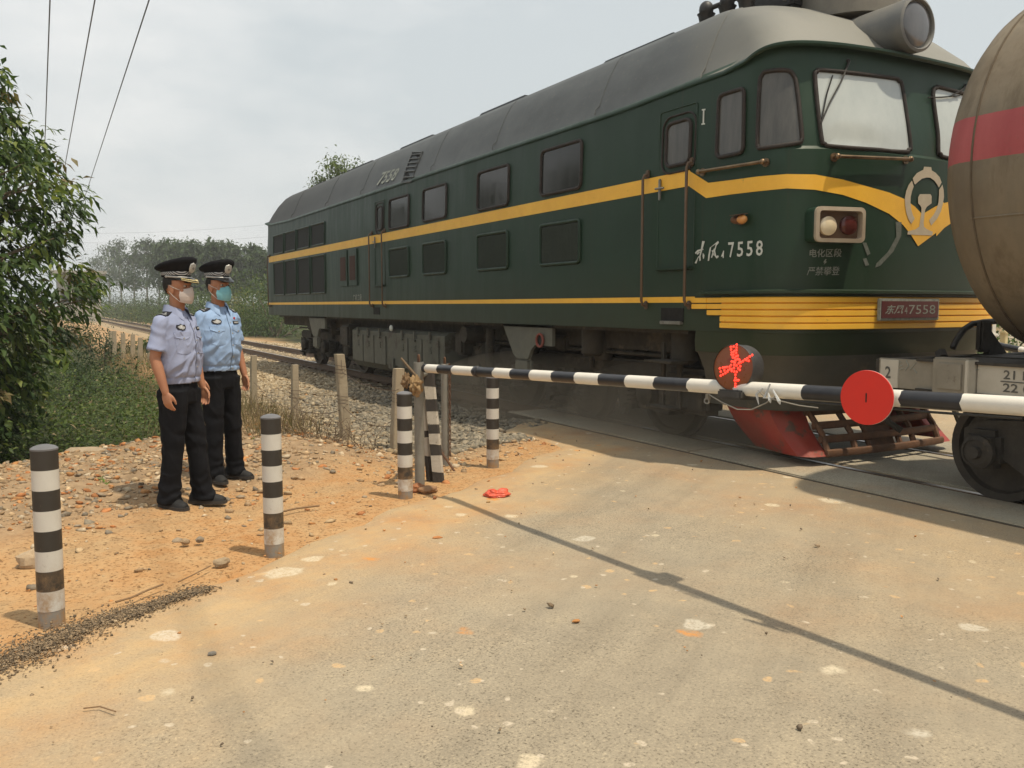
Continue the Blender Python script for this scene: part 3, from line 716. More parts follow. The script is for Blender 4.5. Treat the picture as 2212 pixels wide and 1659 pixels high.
for y, z0, z1 in ((7.54, 1.56, 2.97), (6.83, 1.56, 3.0), (15.5, 1.55, 2.97), (16.2, 1.55, 2.97), (24.5, 1.55, 2.95)):
    h = MB().tube([(SX, y, z1), (SX - .055, y, z1 - .015), (SX - .075, y, z1 - .06), (SX - .075, y, z0 + .05), (SX - .055, y, z0), (SX, y, z0 - .01)], .0155, 8)
    for z in (z0, z1): h.box((SX - .012, y, z), (.024, .06, .09), bev=.01)
    h.build('handrail', M_rail, loco, smooth=60)
# windscreens and corner window on the curved cab front
def px_window(P, mat, fr=.02, name='windscreen', off=.012, sub=6):
    """corner list in order; rounded with a Catmull curve through the given points, laid on the cab surface"""
    n = len(P); Q = []
    for i in range(n):
        p0, p1, p2, p3 = [Vector((*P[(i + k) % n], 0)) for k in (-1, 0, 1, 2)]
        for s in range(sub):
            t = s / sub; Q.append(.5 * ((2 * p1) + (p2 - p0) * t + (2 * p0 - 5 * p1 + 4 * p2 - p3) * t * t + (3 * p1 - p0 - 3 * p2 + p3) * t ** 3))
    H = [hit(q.x, q.y, off) for q in Q]; H = [h for h in H if h]
    f = MB().tube(H, fr, 8, closed=True).build(name, M_rubber, loco, smooth=60)
    c = sum((Vector((q.x, q.y, 0)) for q in Q), Vector()) / len(Q); pm = MB(); K = 6; rings = []
    for k in range(K + 1):
        rings.append([hit(q.x * (1 - k / K) + c.x * k / K, q.y * (1 - k / K) + c.y * k / K, .007) for q in Q])
    pm.loft(rings, cap=False); pm.build('pane', mat, f, smooth=80); return f
def rq(tl, tr, br, bl, r=.16):
    C = [Vector(p) for p in (tl, tr, br, bl)]; out = []
    for i in range(4):
        a, b, c = C[i - 1], C[i], C[(i + 1) % 4]; rr_ = r if not isinstance(r, (list, tuple)) else r[i]
        p = b.lerp(a, rr_); q = b.lerp(c, rr_); out += [tuple(p), tuple((b * .5 + (p + q) * .25)), tuple(q)]
    return out
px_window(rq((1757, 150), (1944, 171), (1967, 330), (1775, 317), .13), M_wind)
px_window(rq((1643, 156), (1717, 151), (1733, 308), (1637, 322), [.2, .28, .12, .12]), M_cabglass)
def mirror_window(src, ob):
    pass
# far-side windscreen: the near one mirrored about the centre line
def mirrored(o, parent):
    c = o.copy(); c.data = o.data.copy(); COL.objects.link(c); c.parent = parent; ORG[c.name] = ORG[o.name]
    for v in c.data.vertices: v.co.x = -v.co.x
    c.data.flip_normals(); return c
for f in [o for o in loco.children if o.name.startswith('windscreen')]:
    m_ = mirrored(f, loco)
    for ch in f.children: mirrored(ch, m_)
# wipers, grab rails, lamps on the nose
def wiper(P, park):
    a = [hit(x, y, .03 if i else .02) for i, (x, y) in enumerate(P)]
    w = MB().tube(a, [.012] + [.008] * (len(a) - 1), 6); b = [hit(x, y, .024) for x, y in park]; w.tube(b, .007, 6)
    h, nn = hitn(*P[0]); w.ball(h, .022); w.build('wiper', M_black, loco, smooth=60)
wiper([(1832, 132), (1812, 180), (1788, 225), (1770, 268)], [(1795, 165), (1783, 205), (1776, 240), (1769, 282)])
wiper([(2084, 186), (2068, 198), (2048, 210)], [(2000, 213), (2030, 212), (2068, 208)])
for P in ([(1519, 372), (1590, 361), (1655, 351)], [(1801, 340), (1875, 343), (1955, 346)]):
    H = [hit(*p, .06) for p in P]; F = []
    for i in range(len(P) - 1):
        for k in range(5): t = k / 5; F.append(hit(P[i][0] * (1 - t) + P[i + 1][0] * t, P[i][1] * (1 - t) + P[i + 1][1] * t, .06))
    F.append(H[-1]); g = MB().tube(F, .017, 8)
    for e in (P[0], P[-1]):
        b, nn = hitn(*e); g.tube([b, b + nn * .06], .016, 8); g.ball(b + nn * .06, .028); g.lathe([(.04, 0), (.04, .012), (.0, .012)], b, nn, 12)
    g.build('grab_rail', M_brass, loco, smooth=60)
p, nn = hitn(1604, 474)
lm = MB().lathe([(.05, -.02), (.05, .04), (.04, .05), (.0, .05)], p, nn, 14); lm.ball(p + nn * .035 + Vector((0, .05, 0)), (.045, .06, .04))
lm.prism([p + nn * .02 + Vector(k) for k in ((0, .06, .045), (0, -.09, .045), (-.1, -.08, .03), (-.1, .05, .03))], (0, 0, .006)); lm = lm.build('marker_lamp', M_rust, loco, smooth=50)
MB().ball(p + nn * .05 + Vector((0, -.045, -.005)), (.045, .055, .042)).build('lens', M_amber, lm, smooth=60)
# twin headlight box
a, nn = hitn(1796, 488); fx = Vector((1, -.25, 0)).normalized(); fy = Vector((-.25, -1, 0)).normalized(); fz = Vector((0, 0, 1))
hb = MB(); c0 = a + Vector((-.02, -.10, 0)); Mx = Matrix((fx, fy, fz)).transposed(); hw, hh = .255, .157
o_ = rrect(-hw, hw, -hh, hh, .05, 4); i_ = rrect(-hw + .035, hw - .035, -hh + .035, hh - .035, .03, 4)
P3 = lambda q, d: c0 + fx * q[0] + fz * q[1] + fy * d
hb.loft([[P3(q, -.35) for q in o_], [P3(q, -.0) for q in o_]], cap=False); nb = len(hb.f)
hb.loft([[P3(q, 0) for q in o_], [P3(q, .03) for q in o_], [P3(q, .035) for q in i_], [P3(q, -.04) for q in i_]], cap=False, mi=1)
hb.add([P3(q, -.035) for q in i_], [list(range(len(i_)))], 2)
hb = hb.build('headlight', [M_green, pmat('lamp_surround', (.42, .36, .27), (.34, .27, .2), 8, .5), pmat('lamp_recess', (.14, .085, .05), (.10, .06, .04), 9, .6)], loco)
MB().lathe([(.085, -.03), (.085, -.0), (.07, .008), (.035, .018), (.0, .02)], P3((-.105, -.01), 0), fy, 20).build('lens', M_lampglass, hb, smooth=60)
MB().lathe([(.085, -.03), (.085, -.0), (.07, .008), (.035, .018), (.0, .02)], P3((.11, 0), 0), fy, 20).build('lens', M_redglass, hb, smooth=60)
# number plate on the band
pc = Vector((7.55, 5.335, 1.5)); pw, ph = .545, .155
PX0, PX1 = at_y(1898, 668, 5.33).x, at_y(2027, 668, 5.33).x; PZ0, PZ1 = at_y(1960, 692, 5.33).z, at_y(1960, 645, 5.33).z
np_ = MB().box(((PX0 + PX1) / 2, 5.335, (PZ0 + PZ1) / 2), (PX1 - PX0, .03, PZ1 - PZ0), bev=.006).build('number_plate', M_whitefaint, loco)
MB().box(((PX0 + PX1) / 2, 5.321, (PZ0 + PZ1) / 2), (PX1 - PX0 - .05, .012, PZ1 - PZ0 - .05)).build('plate_face', M_maroon, np_)
# roof headlamp drum
hc = at_y(1983, 52, 5.36); hd = MB()
hd.lathe([(.20, 1.3), (.235, 1.0), (.245, .2), (.25, .03), (.25, 0), (.225, -.012), (.215, .0), (.215, .02), (0, .02)], hc + Vector((0, .0, 0)), (0, 1, .0), 36)
hd = hd.build('roof_headlight', pmat('headlamp_grey', (.12, .125, .125), (.2, .19, .165), 2.5, .5), loco, smooth=40)
MB().ball(hc + Vector((0, .03, 0)), (.213, .05, .213), 24, 12).build('lens', M_headglass, hd, smooth=80)
# horns, roof boxes, hatches, roof vent
for (px, py, X_) in ((1525, 62, 6.55), (1570, 46, 6.55), (1612, 32, 6.55)):
    b = at_x(px, py, X_); h = MB(); b = b - Vector((0, 0, .0)); h.lathe([(.05, -.2), (.055, -.02), (.085, .13), (.1, .15), (.03, .16)], b, (0, 0, 1), 16)
    h.ball(b + Vector((0, 0, .2)), (.08, .08, .09)); h.lathe([(.025, .0), (.027, .18), (.04, .25), (.075, .29), (.07, .29), (.0, .22)], b + Vector((0, 0, .2)), (.45, -1, .16), 16)
    h.build('horn', pmat('horn_black', (.02, .02, .022), (.04, .038, .036), 12, .5), loco, smooth=50)
rb = MB(); rb.box((7.6, 6.85, 4.85), (1.4, .66, .5), bev=.03); rb.box((7.6, 6.85, 5.12), (1.5, .8, .05), bev=.01)
for x in (6.78, 7.3, 7.8): rb.box((x, 6.51, 4.85), (.05, .03, .46))
rb.build('roof_housing', pmat('housing_black', (.018, .018, .02), (.035, .033, .03), 5, .6), loco)
rd = MB().lathe([(.5, -.2), (.5, .25), (.56, .28), (.56, .33), (.3, .4), (0, .42)], (7.5, 6.3, 4.62), (0, 0, 1), 32); rd.build('roof_drum', pmat('drum_grey', (.2, .185, .15), (.14, .13, .11), 5, .6), loco)
hm = MB(); yy = 7.9
for k, (ln, zz) in enumerate(((1.5, .05), (1.9, .03), (1.6, .06), (1.8, .03), (1.7, .06), (1.5, .04), (1.8, .06), (1.6, .03), (1.2, .05))):
    hm.box((7.55, yy + ln / 2, 4.605 + zz / 2), (2.0, ln - .12, .05 + zz), bev=.02); yy += ln
hm.build('roof_hatch', M_roof, loco)
for ys_ in (6.75, 8.6, 11.2, 13.4, 16.9, 19.3, 22.2):                 # welded joints across the roof sheets
    P = []
    for z in np.linspace(3.80, 4.57, 14):
        p, n_, i_, d_ = BVH.ray_cast(Vector((0, ys_, z)), Vector((1, 0, 0)))
        if p: P.append(p + Vector((-.001, 0, .001)))
    MB().tube(P, .008, 5).build('roof_seam', M_roof, loco, smooth=60)
def roof_quad(P, off): return [hit(x, y, off) for x, y in P]
rv = MB(); Q = [(893, 331), (914, 329), (889, 393), (867, 394)]
rv.add(roof_quad(Q, .006), [[0, 1, 2, 3]]); nq = 7
for k in range(nq):
    t = (k + .5) / nq; a = Vector(Q[0]).lerp(Vector(Q[3]), t); b = Vector(Q[1]).lerp(Vector(Q[2]), t)
    rv.tube([hit(a.x, a.y, .02), hit(b.x, b.y, .02)], .014, 6, mi=1)
rv.tube(roof_quad(Q, .015), .018, 6, closed=True, mi=1); rv.build('roof_vent', [M_dark, M_roof], loco)
# --- writing
def put_text(mb, s, quad, bold=.0, shear=0., surf=hit, off=.006, mi=0):
    """quad: screen corners bottom-left, bottom-right, top-right, top-left of the writing in the photograph"""
    P, Fs, asp = text_tris(s, 1, bold, shear); V = []
    bl, br, tr, tl = [Vector(q) for q in quad]
    for u, w in P:
        q = (bl * (1 - u) + br * u) * (1 - w) + (tl * (1 - u) + tr * u) * w; V.append(surf(q.x, q.y, off))
    mb.add(V, Fs, mi)
def px_poly(mb, P, off=.006, mi=0, surf=hit):
    V = [surf(x, y, off) for x, y in P]; t = geometry.tessellate_polygon([[Vector((x, y, 0)) for x, y in P]]); mb.add(V, [list(f) for f in t], mi)
def cr(x, y, x0, y0, s): return ((x0 + x * s) * .5486, (y0 + y * s) * .5486)
tx = MB()
K = lambda P: [cr(x, y, 2700, 920, 650 / 2212) for x, y in P]
# brush-written pair of characters, stroke by stroke
for S in ([(228, 98), (262, 104), (240, 180), (205, 300), (208, 360), (190, 368), (185, 320), (205, 230)], [(128, 258), (160, 222), (232, 198), (248, 212), (180, 240), (140, 272)], [(150, 268), (190, 240), (196, 252), (165, 285)], [(190, 300), (165, 345), (150, 352), (175, 305)], [(236, 255), (258, 290), (252, 330), (240, 340), (232, 300)], [(125, 395), (150, 352), (168, 345), (150, 400)],
          [(330, 185), (348, 178), (335, 260), (320, 362), (302, 366), (308, 290)], [(330, 190), (440, 98), (452, 120), (420, 160), (400, 230), (415, 300), (440, 290), (450, 310), (420, 335), (395, 300), (385, 235), (410, 140), (350, 180)], [(345, 320), (380, 205), (395, 195), (360, 325)], [(352, 225), (366, 220), (392, 290), (382, 296)],
          [(478, 308), (512, 228), (520, 228), (516, 325), (502, 327), (503, 305)]):
    px_poly(tx, K(S))
for ch_, q_ in zip('7558', ([(588, 322), (655, 318), (655, 112), (575, 118)], [(692, 312), (776, 306), (778, 105), (698, 112)], [(820, 306), (900, 300), (908, 94), (824, 102)], [(945, 300), (1036, 294), (1040, 86), (950, 92)])): put_text(tx, ch_, K(q_), bold=.012)
tx.build('number_lettering', M_white, loco, smooth=0); tx = MB()
px_poly(tx, [(1516, 270), (1516, 267), (1518.6, 266.5), (1519.4, 239), (1517, 239), (1517, 236), (1525, 235), (1525, 238), (1522.6, 238.5), (1521.8, 266), (1524, 266), (1524, 269)])
tx.build('cab_numeral', M_white, loco, smooth=0)
tw = MB()
put_text(tw, '电化区段', K([(1655, 318), (2080, 312), (2090, 200), (1660, 205)]), bold=.012)
put_text(tw, '严禁攀登', K([(1618, 560), (2052, 556), (2062, 440), (1640, 445)]), bold=.0)
px_poly(tw, K([(1868, 340), (1838, 385), (1860, 388), (1842, 418), (1890, 376), (1868, 372), (1884, 342)]))
tw.build('warning_notice', M_whitefaint, loco, smooth=0); tw = MB()
put_text(tw, '广机务段', [(763, 650), (782, 650), (782, 635), (763, 636)], bold=.02)
tw.build('depot_lettering', M_whitefaint, loco, smooth=0); tw = MB()
put_text(tw, '承吊处', [(1162, 709), (1174, 710), (1174, 702), (1162, 701)], bold=.01); tw.build('lifting_notice', M_whitefaint, loco, smooth=0); tw = MB(); put_text(tw, '架车处', [(1200, 712), (1212, 713), (1212, 705), (1200, 704)], bold=.01)
tw.build('lifting_notice', M_whitefaint, loco, smooth=0); tw = MB(); put_text(tw, '救援吊座', [(1509, 728), (1537, 731), (1537, 719), (1510, 715)], bold=.01)
tw.build('lifting_notice', M_whitefaint, loco, smooth=0); tw = MB(); put_text(tw, '7558', [(812, 401), (852, 388), (866, 362), (828, 372)], bold=.02, off=.006)
tw.build('roof_number', M_whitefaint, loco, smooth=0); tw = MB()
P_, F_, a_ = text_tris('东风', 1, .02, .35); q0 = Vector((PX0 + .07, 5.313, PZ0 + .06)); hgt = PZ1 - PZ0 - .12
tw.add([q0 + Vector((u * .27, 0, w * hgt)) for u, w in P_], F_); P_, F_, a_ = text_tris('7558', 1, .0)
tw.add([q0 + Vector((.34 + u * (PX1 - PX0 - .48), 0, w * hgt)) for u, w in P_], F_); P_, F_, a_ = text_tris('4', 1, .0)
tw.add([q0 + Vector((.28 + u * .04, 0, w * .07)) for u, w in P_], F_)
tw.build('plate_lettering', M_whitefaint, np_, smooth=0)
ck = MB(); E = lambda P: [cr(x, y, 2500, 0, 1532 / 2210) for x, y in P]
for S in ([(1290, 1378), (1312, 1378), (1335, 1440), (1318, 1452)], [(1292, 1470), (1312, 1466), (1328, 1505), (1308, 1512)], [(1478, 1260), (1512, 1262), (1510, 1340), (1465, 1430), (1390, 1510), (1362, 1520), (1370, 1495), (1435, 1430), (1482, 1345)]):
    px_poly(ck, E(S), .0055)
ck.build('chalk_smear', M_chalk, loco, smooth=0)
# railway emblem on the nose
em = MB(); E = lambda P: [cr(x, y, 3500, 620, 300 / 1310) for x, y in P]
for S in ([(398, 360), (470, 270), (580, 212), (592, 160), (715, 168), (725, 225), (790, 265), (860, 340), (893, 430), (848, 520), (815, 460), (770, 400), (700, 350), (640, 345), (560, 365), (490, 420), (438, 468), (420, 440)],
          [(385, 398), (415, 500), (385, 580), (362, 680), (358, 790), (372, 900), (400, 990), (433, 1055), (372, 1142), (325, 1060), (290, 960), (268, 830), (262, 700), (285, 580), (330, 470)],
          [(908, 470), (928, 560), (935, 680), (915, 800), (880, 930), (820, 1050), (715, 1170), (680, 1080), (760, 980), (810, 880), (840, 770), (850, 650), (850, 560)],
          [(520, 632), (700, 632), (722, 665), (722, 790), (640, 850), (612, 900), (600, 990), (585, 1120), (590, 1190), (640, 1235), (742, 1278), (735, 1342), (305, 1325), (315, 1270), (440, 1240), (510, 1190), (525, 1080), (545, 960), (548, 870), (530, 830), (490, 790), (490, 690)]):
    Q = []
    for i in range(len(S)):
        a, b = S[i], S[(i + 1) % len(S)]
        for k in range(3): Q.append((a[0] + (b[0] - a[0]) * k / 3, a[1] + (b[1] - a[1]) * k / 3))
    px_poly(em, E(Q), .008)
em.build('emblem', M_cream, loco, smooth=0)
# --- underframe, fuel tank, bogies
uf = MB(); uf.box((7.55, YM, 1.16), (2.5, 18.6, .26)); uf.box((7.55, YM, .85), (1.1, 17, .4))
uf.box((6.02, YM, 1.285), (.12, 16.9, .05)); uf.build('underframe', M_under, loco)
sk = MB().box((SX + .02, 6.72, 1.45), (.06, .0, 0))
stp = MB().box((SX - .004, 7.1, 1.455), (.012, .36, .15)).build('step_recess_shade', M_dark, loco); MB().box((SX - .01, 7.1, 1.375), (.06, .34, .035), bev=.006).build('tread', M_chrome, stp)  # flat dark plate paints the shade of a step recess
MB().box((SX - .004, 16.0, 1.455), (.012, .34, .14)).build('step_recess_shade', M_dark, loco)
ft = MB()
ty0, ty1 = 13.1, 17.85
prof = [(6.12, 1.10), (6.02, 1.04), (6.02, .42), (6.12, .28), (6.5, .2), (8.6, .2), (8.98, .28), (9.08, .42), (9.08, 1.04), (8.98, 1.10)]
ft.loft([[Vector((x, y, z)) for x, z in prof] for y in (ty0, ty0 + .04, 15.2, 15.75, ty1 - .04, ty1)])
ft = ft.build('fuel_tank', M_tankgrey, loco, smooth=25)
fd = MB()
for a, b in ((13.3, 14.0), (14.02, 14.65), (14.67, 15.2), (15.8, 16.45), (16.47, 17.1), (17.12, 17.7)):
    fd.box((6.008, (a + b) / 2, .68), (.024, b - a - .03, .56), bev=.006); fd.box((5.99, (a + b) / 2, 1.03), (.03, .05, .14)); fd.box((5.985, (a + b) / 2, .93), (.05, .1, .03))
    for k in range(3): fd.box((5.99, (a + b) / 2, .74 + k * .045), (.02, .13, .02))
fd.box((6.0, 15.5, .45), (.03, .24, .2)); fd.build('access_panel', M_tankgrey, ft)
sgl = MB().ball((5.96, 15.4, 1.13), (.03, .07, .06)); sgl.build('filler_cap', M_white, ft)
M_bog = M_under
def bogie(yc, sgn):
    b = MB()
    for sx in (-1, 1):
        xo = TRX + sx * 1.08
        b.box((xo, yc, .80), (.16, 4.7, .2), bev=.03)
        for k in (-1, 0, 1):
            ya = yc + k * 1.795
            b.box((xo - sx * .0, ya, .53), (.26, .34, .36), bev=.06); b.lathe([(.15, 0), (.15, .06), (.11, .09), (0, .09)], (xo + sx * .13, ya, .525), (sx, 0, 0), 16)
            for d in (-.36, .36):
                for q in range(6): b.lathe([(.075, 0), (.085, .02), (.075, .04)], (xo + sx * .06, ya + d, .36 + q * .055), (0, 0, 1), 12)
                b.box((xo + sx * .06, ya + d, .33), (.22, .2, .05), bev=.01)
            b.box((xo, ya, .34), (.12, .9, .07), bev=.02)
            b.box((xo - sx * .1, ya + .62, .42), (.16, .1, .34), bev=.03)                  # brake block
            b.prism([(xo - .03, ya + .5, .7), (xo - .03, ya + .78, .7), (xo - .03, ya + .66, .2), (xo - .03, ya + .56, .2)], (.06, 0, 0))
        for d in (-.9, .9):
            b.lathe([(.10, 0), (.12, .03), (.12, .24), (.08, .3)], (xo + sx * .14, yc + d, .86), (0, 0, 1), 14)
            b.tube([(xo + sx * .12, yc + d + .3, .75), (xo + sx * .1, yc + d + .3, 1.2)], .035, 8)
        b.tube([(xo + sx * .16, yc - 2.2, .98), (xo + sx * .16, yc + 2.2, .98)], .022, 8); b.tube([(xo + sx * .13, yc - 1.7, 1.08), (xo + sx * .13, yc - .2, 1.08), (xo + sx * .13, yc + .5, .95)], .02, 8)
        b.box((xo + sx * .1, yc + .1, 1.05), (.3, .5, .2), bev=.03); b.lathe([(.13, -.25), (.13, .25)], (xo + sx * .02, yc + 1.25, 1.02), (0, 1, 0), 14)
        b.lathe([(.11, -.2), (.12, .2)], (xo + sx * .02, yc - 1.3, 1.05), (0, 1, 0), 14)
    b.box((TRX, yc, .72), (1.9, .5, .3), bev=.04); b.box((TRX, yc - 1.3, .6), (1.2, .6, .5), bev=.1); b.box((TRX, yc + 1.1, .6), (1.2, .6, .5), bev=.1); b.box((TRX, yc + 2.2, .72), (2.0, .18, .26), bev=.04); b.box((TRX, yc - 2.2, .72), (2.0, .18, .26), bev=.04)
    b = b.build('bogie', M_bog, loco, smooth=40)
    for k in (-1, 0, 1):
        w = MB()
        for sx in (-1, 1):
            w.lathe([(.0, .06), (.10, .075), (.11, .02), (.30, .0), (.44, .005), (.455, .045), (.525, .05), (.530, -.07), (.56, -.085), (.565, -.11), (.44, -.1), (.40, -.06), (.11, -.06), (0, -.07)], (TRX + sx * .82, yc + k * 1.795, .525), (sx, 0, 0), 40)
        w.lathe([(.09, -.75), (.09, .75)], (TRX, yc + k * 1.795, .525), (1, 0, 0), 12); w.build('wheel', M_wheel, b, smooth=30)
    return b
bogie(9.86, 1); bogie(2 * YM - 9.86, -1)
# brackets, steps, sand boxes hung below the sill
for yc in (2 * YM - 10.35, 10.35):
    br = MB(); br.prism([(SX + .06, yc - .75, 1.31), (SX + .06, yc + .62, 1.31), (SX + .06, yc + .3, .88), (SX + .06, yc + .22, .82), (SX + .06, yc - .12, .82), (SX + .06, yc - .2, .95), (SX + .06, yc - .3, 1.02), (SX + .06, yc - .75, 1.02)], (.05, 0, 0))
    br.box((SX + .1, yc + .05, .68), (.1, .42, .3), bev=.04)
    br = br.build('suspension_bracket', M_greyp, loco)
pr = at_x(1168, 735, SX + .05); MB().lathe([(.075, 0), (.095, 0), (.1, .015), (.095, .03), (.075, .03), (.07, .015), (.075, 0)], pr, (-1, 0, 0), 20, cap=False).build('ring', pmat('red_ring', (.25, .06, .04), (.18, .05, .035), 9, .6), br); MB().lathe([(.074, 0), (.0, .001)], pr + Vector((-.004, 0, 0)), (-1, 0, 0), 20).build('hole_shade', M_dark, br)  # dark disc paints the shade inside the ring
ss = MB(); 
s1 = at_x(1438, 781, SX + .04); s2 = at_x(1438, 880, SX + .1)
ss.box((s1.x, s1.y, s1.z), (.24, .46, .03), bev=.006); ss.box((s2.x + .02, s2.y + .02, s2.z), (.24, .42, .03), bev=.006); ss.box((s1.x + .1, s1.y - .12, (s1.z + s2.z) / 2), (.03, .06, s1.z - s2.z)); ss.box((s1.x + .1, s1.y + .16, (s1.z + s2.z) / 2 + .1), (.03, .05, s1.z - s2.z + .2))
ss = ss.build('cab_steps', M_under, loco)
for y in (7.25, 9.0): MB().lathe([(.11, 0), (.15, .04), (.15, .34), (.1, .38)], (6.2, y, .92), (0, 0, 1), 16).build('sand_box', M_under, loco)
MB().box((6.35, 7.25, .62), (.3, .7, .5), bev=.06).build('equipment_box', M_under, loco)
ub = MB(); ub.lathe([(.2, -.35), (.22, -.3), (.22, .3), (.2, .35)], (6.5, 12.2, .75), (0, 1, 0), 20); ub.box((6.3, 12.75, .95), (.4, .3, .4), bev=.04); ub.lathe([(.13, -.2), (.13, .2)], (6.2, 12.35, 1.1), (1, 0, 0), 16); ub.box((6.6, 12.6, .6), (.6, .5, .7), bev=.05)
ub.tube([(6.15, 11.7, 1.2), (6.12, 11.7, .3)], .07, 12); MB().box((6.2, 18.4, .9), (.4, .6, .5), bev=.05).build('equipment_box', M_under, loco)
ub.build('air_reservoir', M_under, loco)
# ------------------------------------------------ the tank wagon
def tank_mat():
    m, nt, b = _nt('tank_paint')
    z = sep_z(nt); st = noise_tex(nt, 2.2, 8, .7, stretch=(1.5, 1.5, .25)); fine = noise_tex(nt, 30, 6, .7)
    c = ramp(nt, st, [(.3, (.105, .078, .045)), (.5, (.215, .175, .12)), (.72, (.165, .14, .10))])
    c = mixc(nt, ramp(nt, noise_tex(nt, 1.3, 6), [(.45, (0, 0, 0)), (.7, (.6, .6, .6))]), c, (.12, .085, .05))
    edge = math_(nt, 'MULTIPLY', math_(nt, 'SUBTRACT', noise_tex(nt, 5, 4), .5), .02)
    zz = math_(nt, 'ADD', z, edge)
    band = math_(nt, 'MULTIPLY', math_(nt, 'GREATER_THAN', zz, 2.615), math_(nt, 'LESS_THAN', zz, 2.945))
    red = ramp(nt, st, [(.3, (.33, .06, .065)), (.7, (.42, .10, .10))])
    c = mixc(nt, band, c, red)
    c = mixc(nt, ramp(nt, fine, [(.6, (0, 0, 0)), (.7, (.5, .5, .5))]), c, (.13, .1, .065))
    nt.links.new(c, b.inputs['Base Color']); b.inputs['Roughness'].default_value = .6; b.inputs['Specular IOR Level'].default_value = .3
    bump(nt, b, math_(nt, 'ADD', noise_tex(nt, 3, 3), math_(nt, 'MULTIPLY', fine, .2)), .18, .03); return m
M_tank = tank_mat()
M_sill = pmat('sill_grey', (.27, .245, .195), (.2, .18, .14), 4, .7, spots=(.12, .09, .06), spot_scale=6, spot_at=.6, bmp=.1)
M_sillpale = pmat('pale_sill_paint', (.50, .47, .40), (.42, .39, .32), 5, .7, spots=(.25, .2, .14), spot_scale=7, spot_at=.66)
M_wagdark = pmat('wagon_black', (.028, .025, .021), (.05, .043, .034), 6, .8, spots=(.08, .06, .04), spot_scale=4, spot_at=.6, bmp=.4, bscale=30)
WO = Vector((TRX, -1.5, 0))
wag = thing('tank_wagon', WO, 'brown tank wagon with a red band coupled in front of the green engine', 'tank wagon')
tm = MB(); R_, zc = 1.45, 2.6; rings = []
for k in range(13):
    t = k / 12 * math.pi / 2
    rings.append((R_ * max(math.sin(t), .001), 4.0 + .6 * math.cos(t)))
ys = rings + [(R_, y) for y in (3.2, 2.0, 0, -2, -4, -6.4)] + [(R_ * max(math.cos(k / 10 * math.pi / 2), .001), -6.4 - .6 * math.sin(k / 10 * math.pi / 2)) for k in range(1, 11)]
tm.loft([[Vector((TRX + r * math.cos(a), y, zc + r * math.sin(a))) for a in np.linspace(0, 2 * math.pi, 97)[:-1]] for r, y in ys])
tank = tm.build('tank', M_tank, wag, smooth=60)
M_weld = pmat('weld_rust', (.09, .065, .04), (.13, .1, .065), 7, .8)
for y in (3.98, 1.9, -.4, -2.8, -5.0): MB().tube([(TRX + (R_ + .001) * math.cos(a), y, zc + (R_ + .001) * math.sin(a)) for a in np.linspace(0, 2 * math.pi, 73)[:-1]], .009, 5, closed=True).build('weld_bead', M_weld, tank)
for y0, y1, a in ((4.0, 1.9, 196), (1.9, -.4, 188), (-.4, -2.8, 200)): MB().tube([(TRX + R_ * math.cos(R(a)), y, zc + R_ * math.sin(R(a))) for y in (y0, y1)], .008, 5).build('weld_bead', M_tank, tank)
dm = MB().lathe([(.36, -.2), (.36, .3), (.42, .32), (.42, .38), (.3, .44), (0, .46)], (TRX, -1.3, zc + R_), (0, 0, 1), 28); dm.build('manway', M_tank, tank)
sd_ = MB()
for y in (3.2, -5.6):
    sd_.box((TRX, y, 1.2), (2.3, .5, .2), bev=.02); 
    for sx in (-1, 1): sd_.prism([(TRX + sx * .55, y - .22, 1.1), (TRX + sx * 1.25, y - .22, 1.1), (TRX + sx * 1.15, y - .22, 1.75), (TRX + sx * .75, y - .22, 1.38)], (0, .44, 0))
sd_.build('saddle', M_wagdark, wag)
fr = MB()
XS = 6.2
fr.box((TRX, 4.74, .985), (2.70, .16, .25), bev=.01); fr.box((TRX, -7.2, .985), (2.70, .16, .25), bev=.01)
fr.box((TRX, -1.2, .96), (.5, 12, .3)); fr.box((TRX, 4.3, 1.09), (2.6, .9, .02))
for sx in (-1, 1):
    xx = TRX + sx * 1.33
    fr.box((xx, -1.4, 1.0), (.04, 11.6, .25), bev=.006); fr.box((xx + sx * .02, -1.4, 1.122), (.10, 11.6, .02)); fr.box((xx + sx * .02, -1.4, .885), (.1, 11.6, .02))
fr.tube([(6.9, 4.68, 1.1), (6.92, 4.72, 1.15)], .05, 6)
fr = fr.build('underframe', M_wagdark, wag)
fp = MB().box((XS - .012, 4.49, 1.0), (.03, .54, .24), bev=.004); fp = fp.build('sill_plate', M_sill, wag)
MB().box((XS - .03, 4.655, .995), (.012, .17, .23), bev=.003).build('end_marker', M_sillpale, fp)
MB().box((XS - .05, 4.07, 1.015), (.11, .30, .28), bev=.012).box((XS - .11, 4.07, 1.015), (.012, .2, .2), bev=.004).build('end_post', M_sill, wag)
MB().box((XS - .06, 3.925, 1.01), (.13, .03, .27), bev=.005).build('end_post_edge', M_sillpale, wag)
MB().box((XS - .015, 1.3, 1.005), (.03, 5.2, .22), bev=.004).build('side_sill', M_sillpale, wag)
wt_ = MB()
def plane_text(mb, s, y_left, z0, w, h, x, bold=.0):
    P, Fs, a = text_tris(s, 1, bold); mb.add([(x, y_left - u * w, z0 + v * h) for u, v in P], Fs)
plane_text(wt_, '2', 4.69, .955, .055, .10, XS - .0385, .02)
M_stencil = pmat('stencil_grey', (.07, .068, .06), (.12, .115, .1), 20, .8); wt_.build('end_numeral', M_stencil, wag, smooth=0); wt_ = MB()
a21, b21 = at_x(2174, 800, XS), at_x(2212, 806, XS)
plane_text(wt_, '21 D', a21.y, 1.02, .21, .065, XS - .033, .015); plane_text(wt_, '22 0', a21.y, .925, .2, .065, XS - .033, .015)
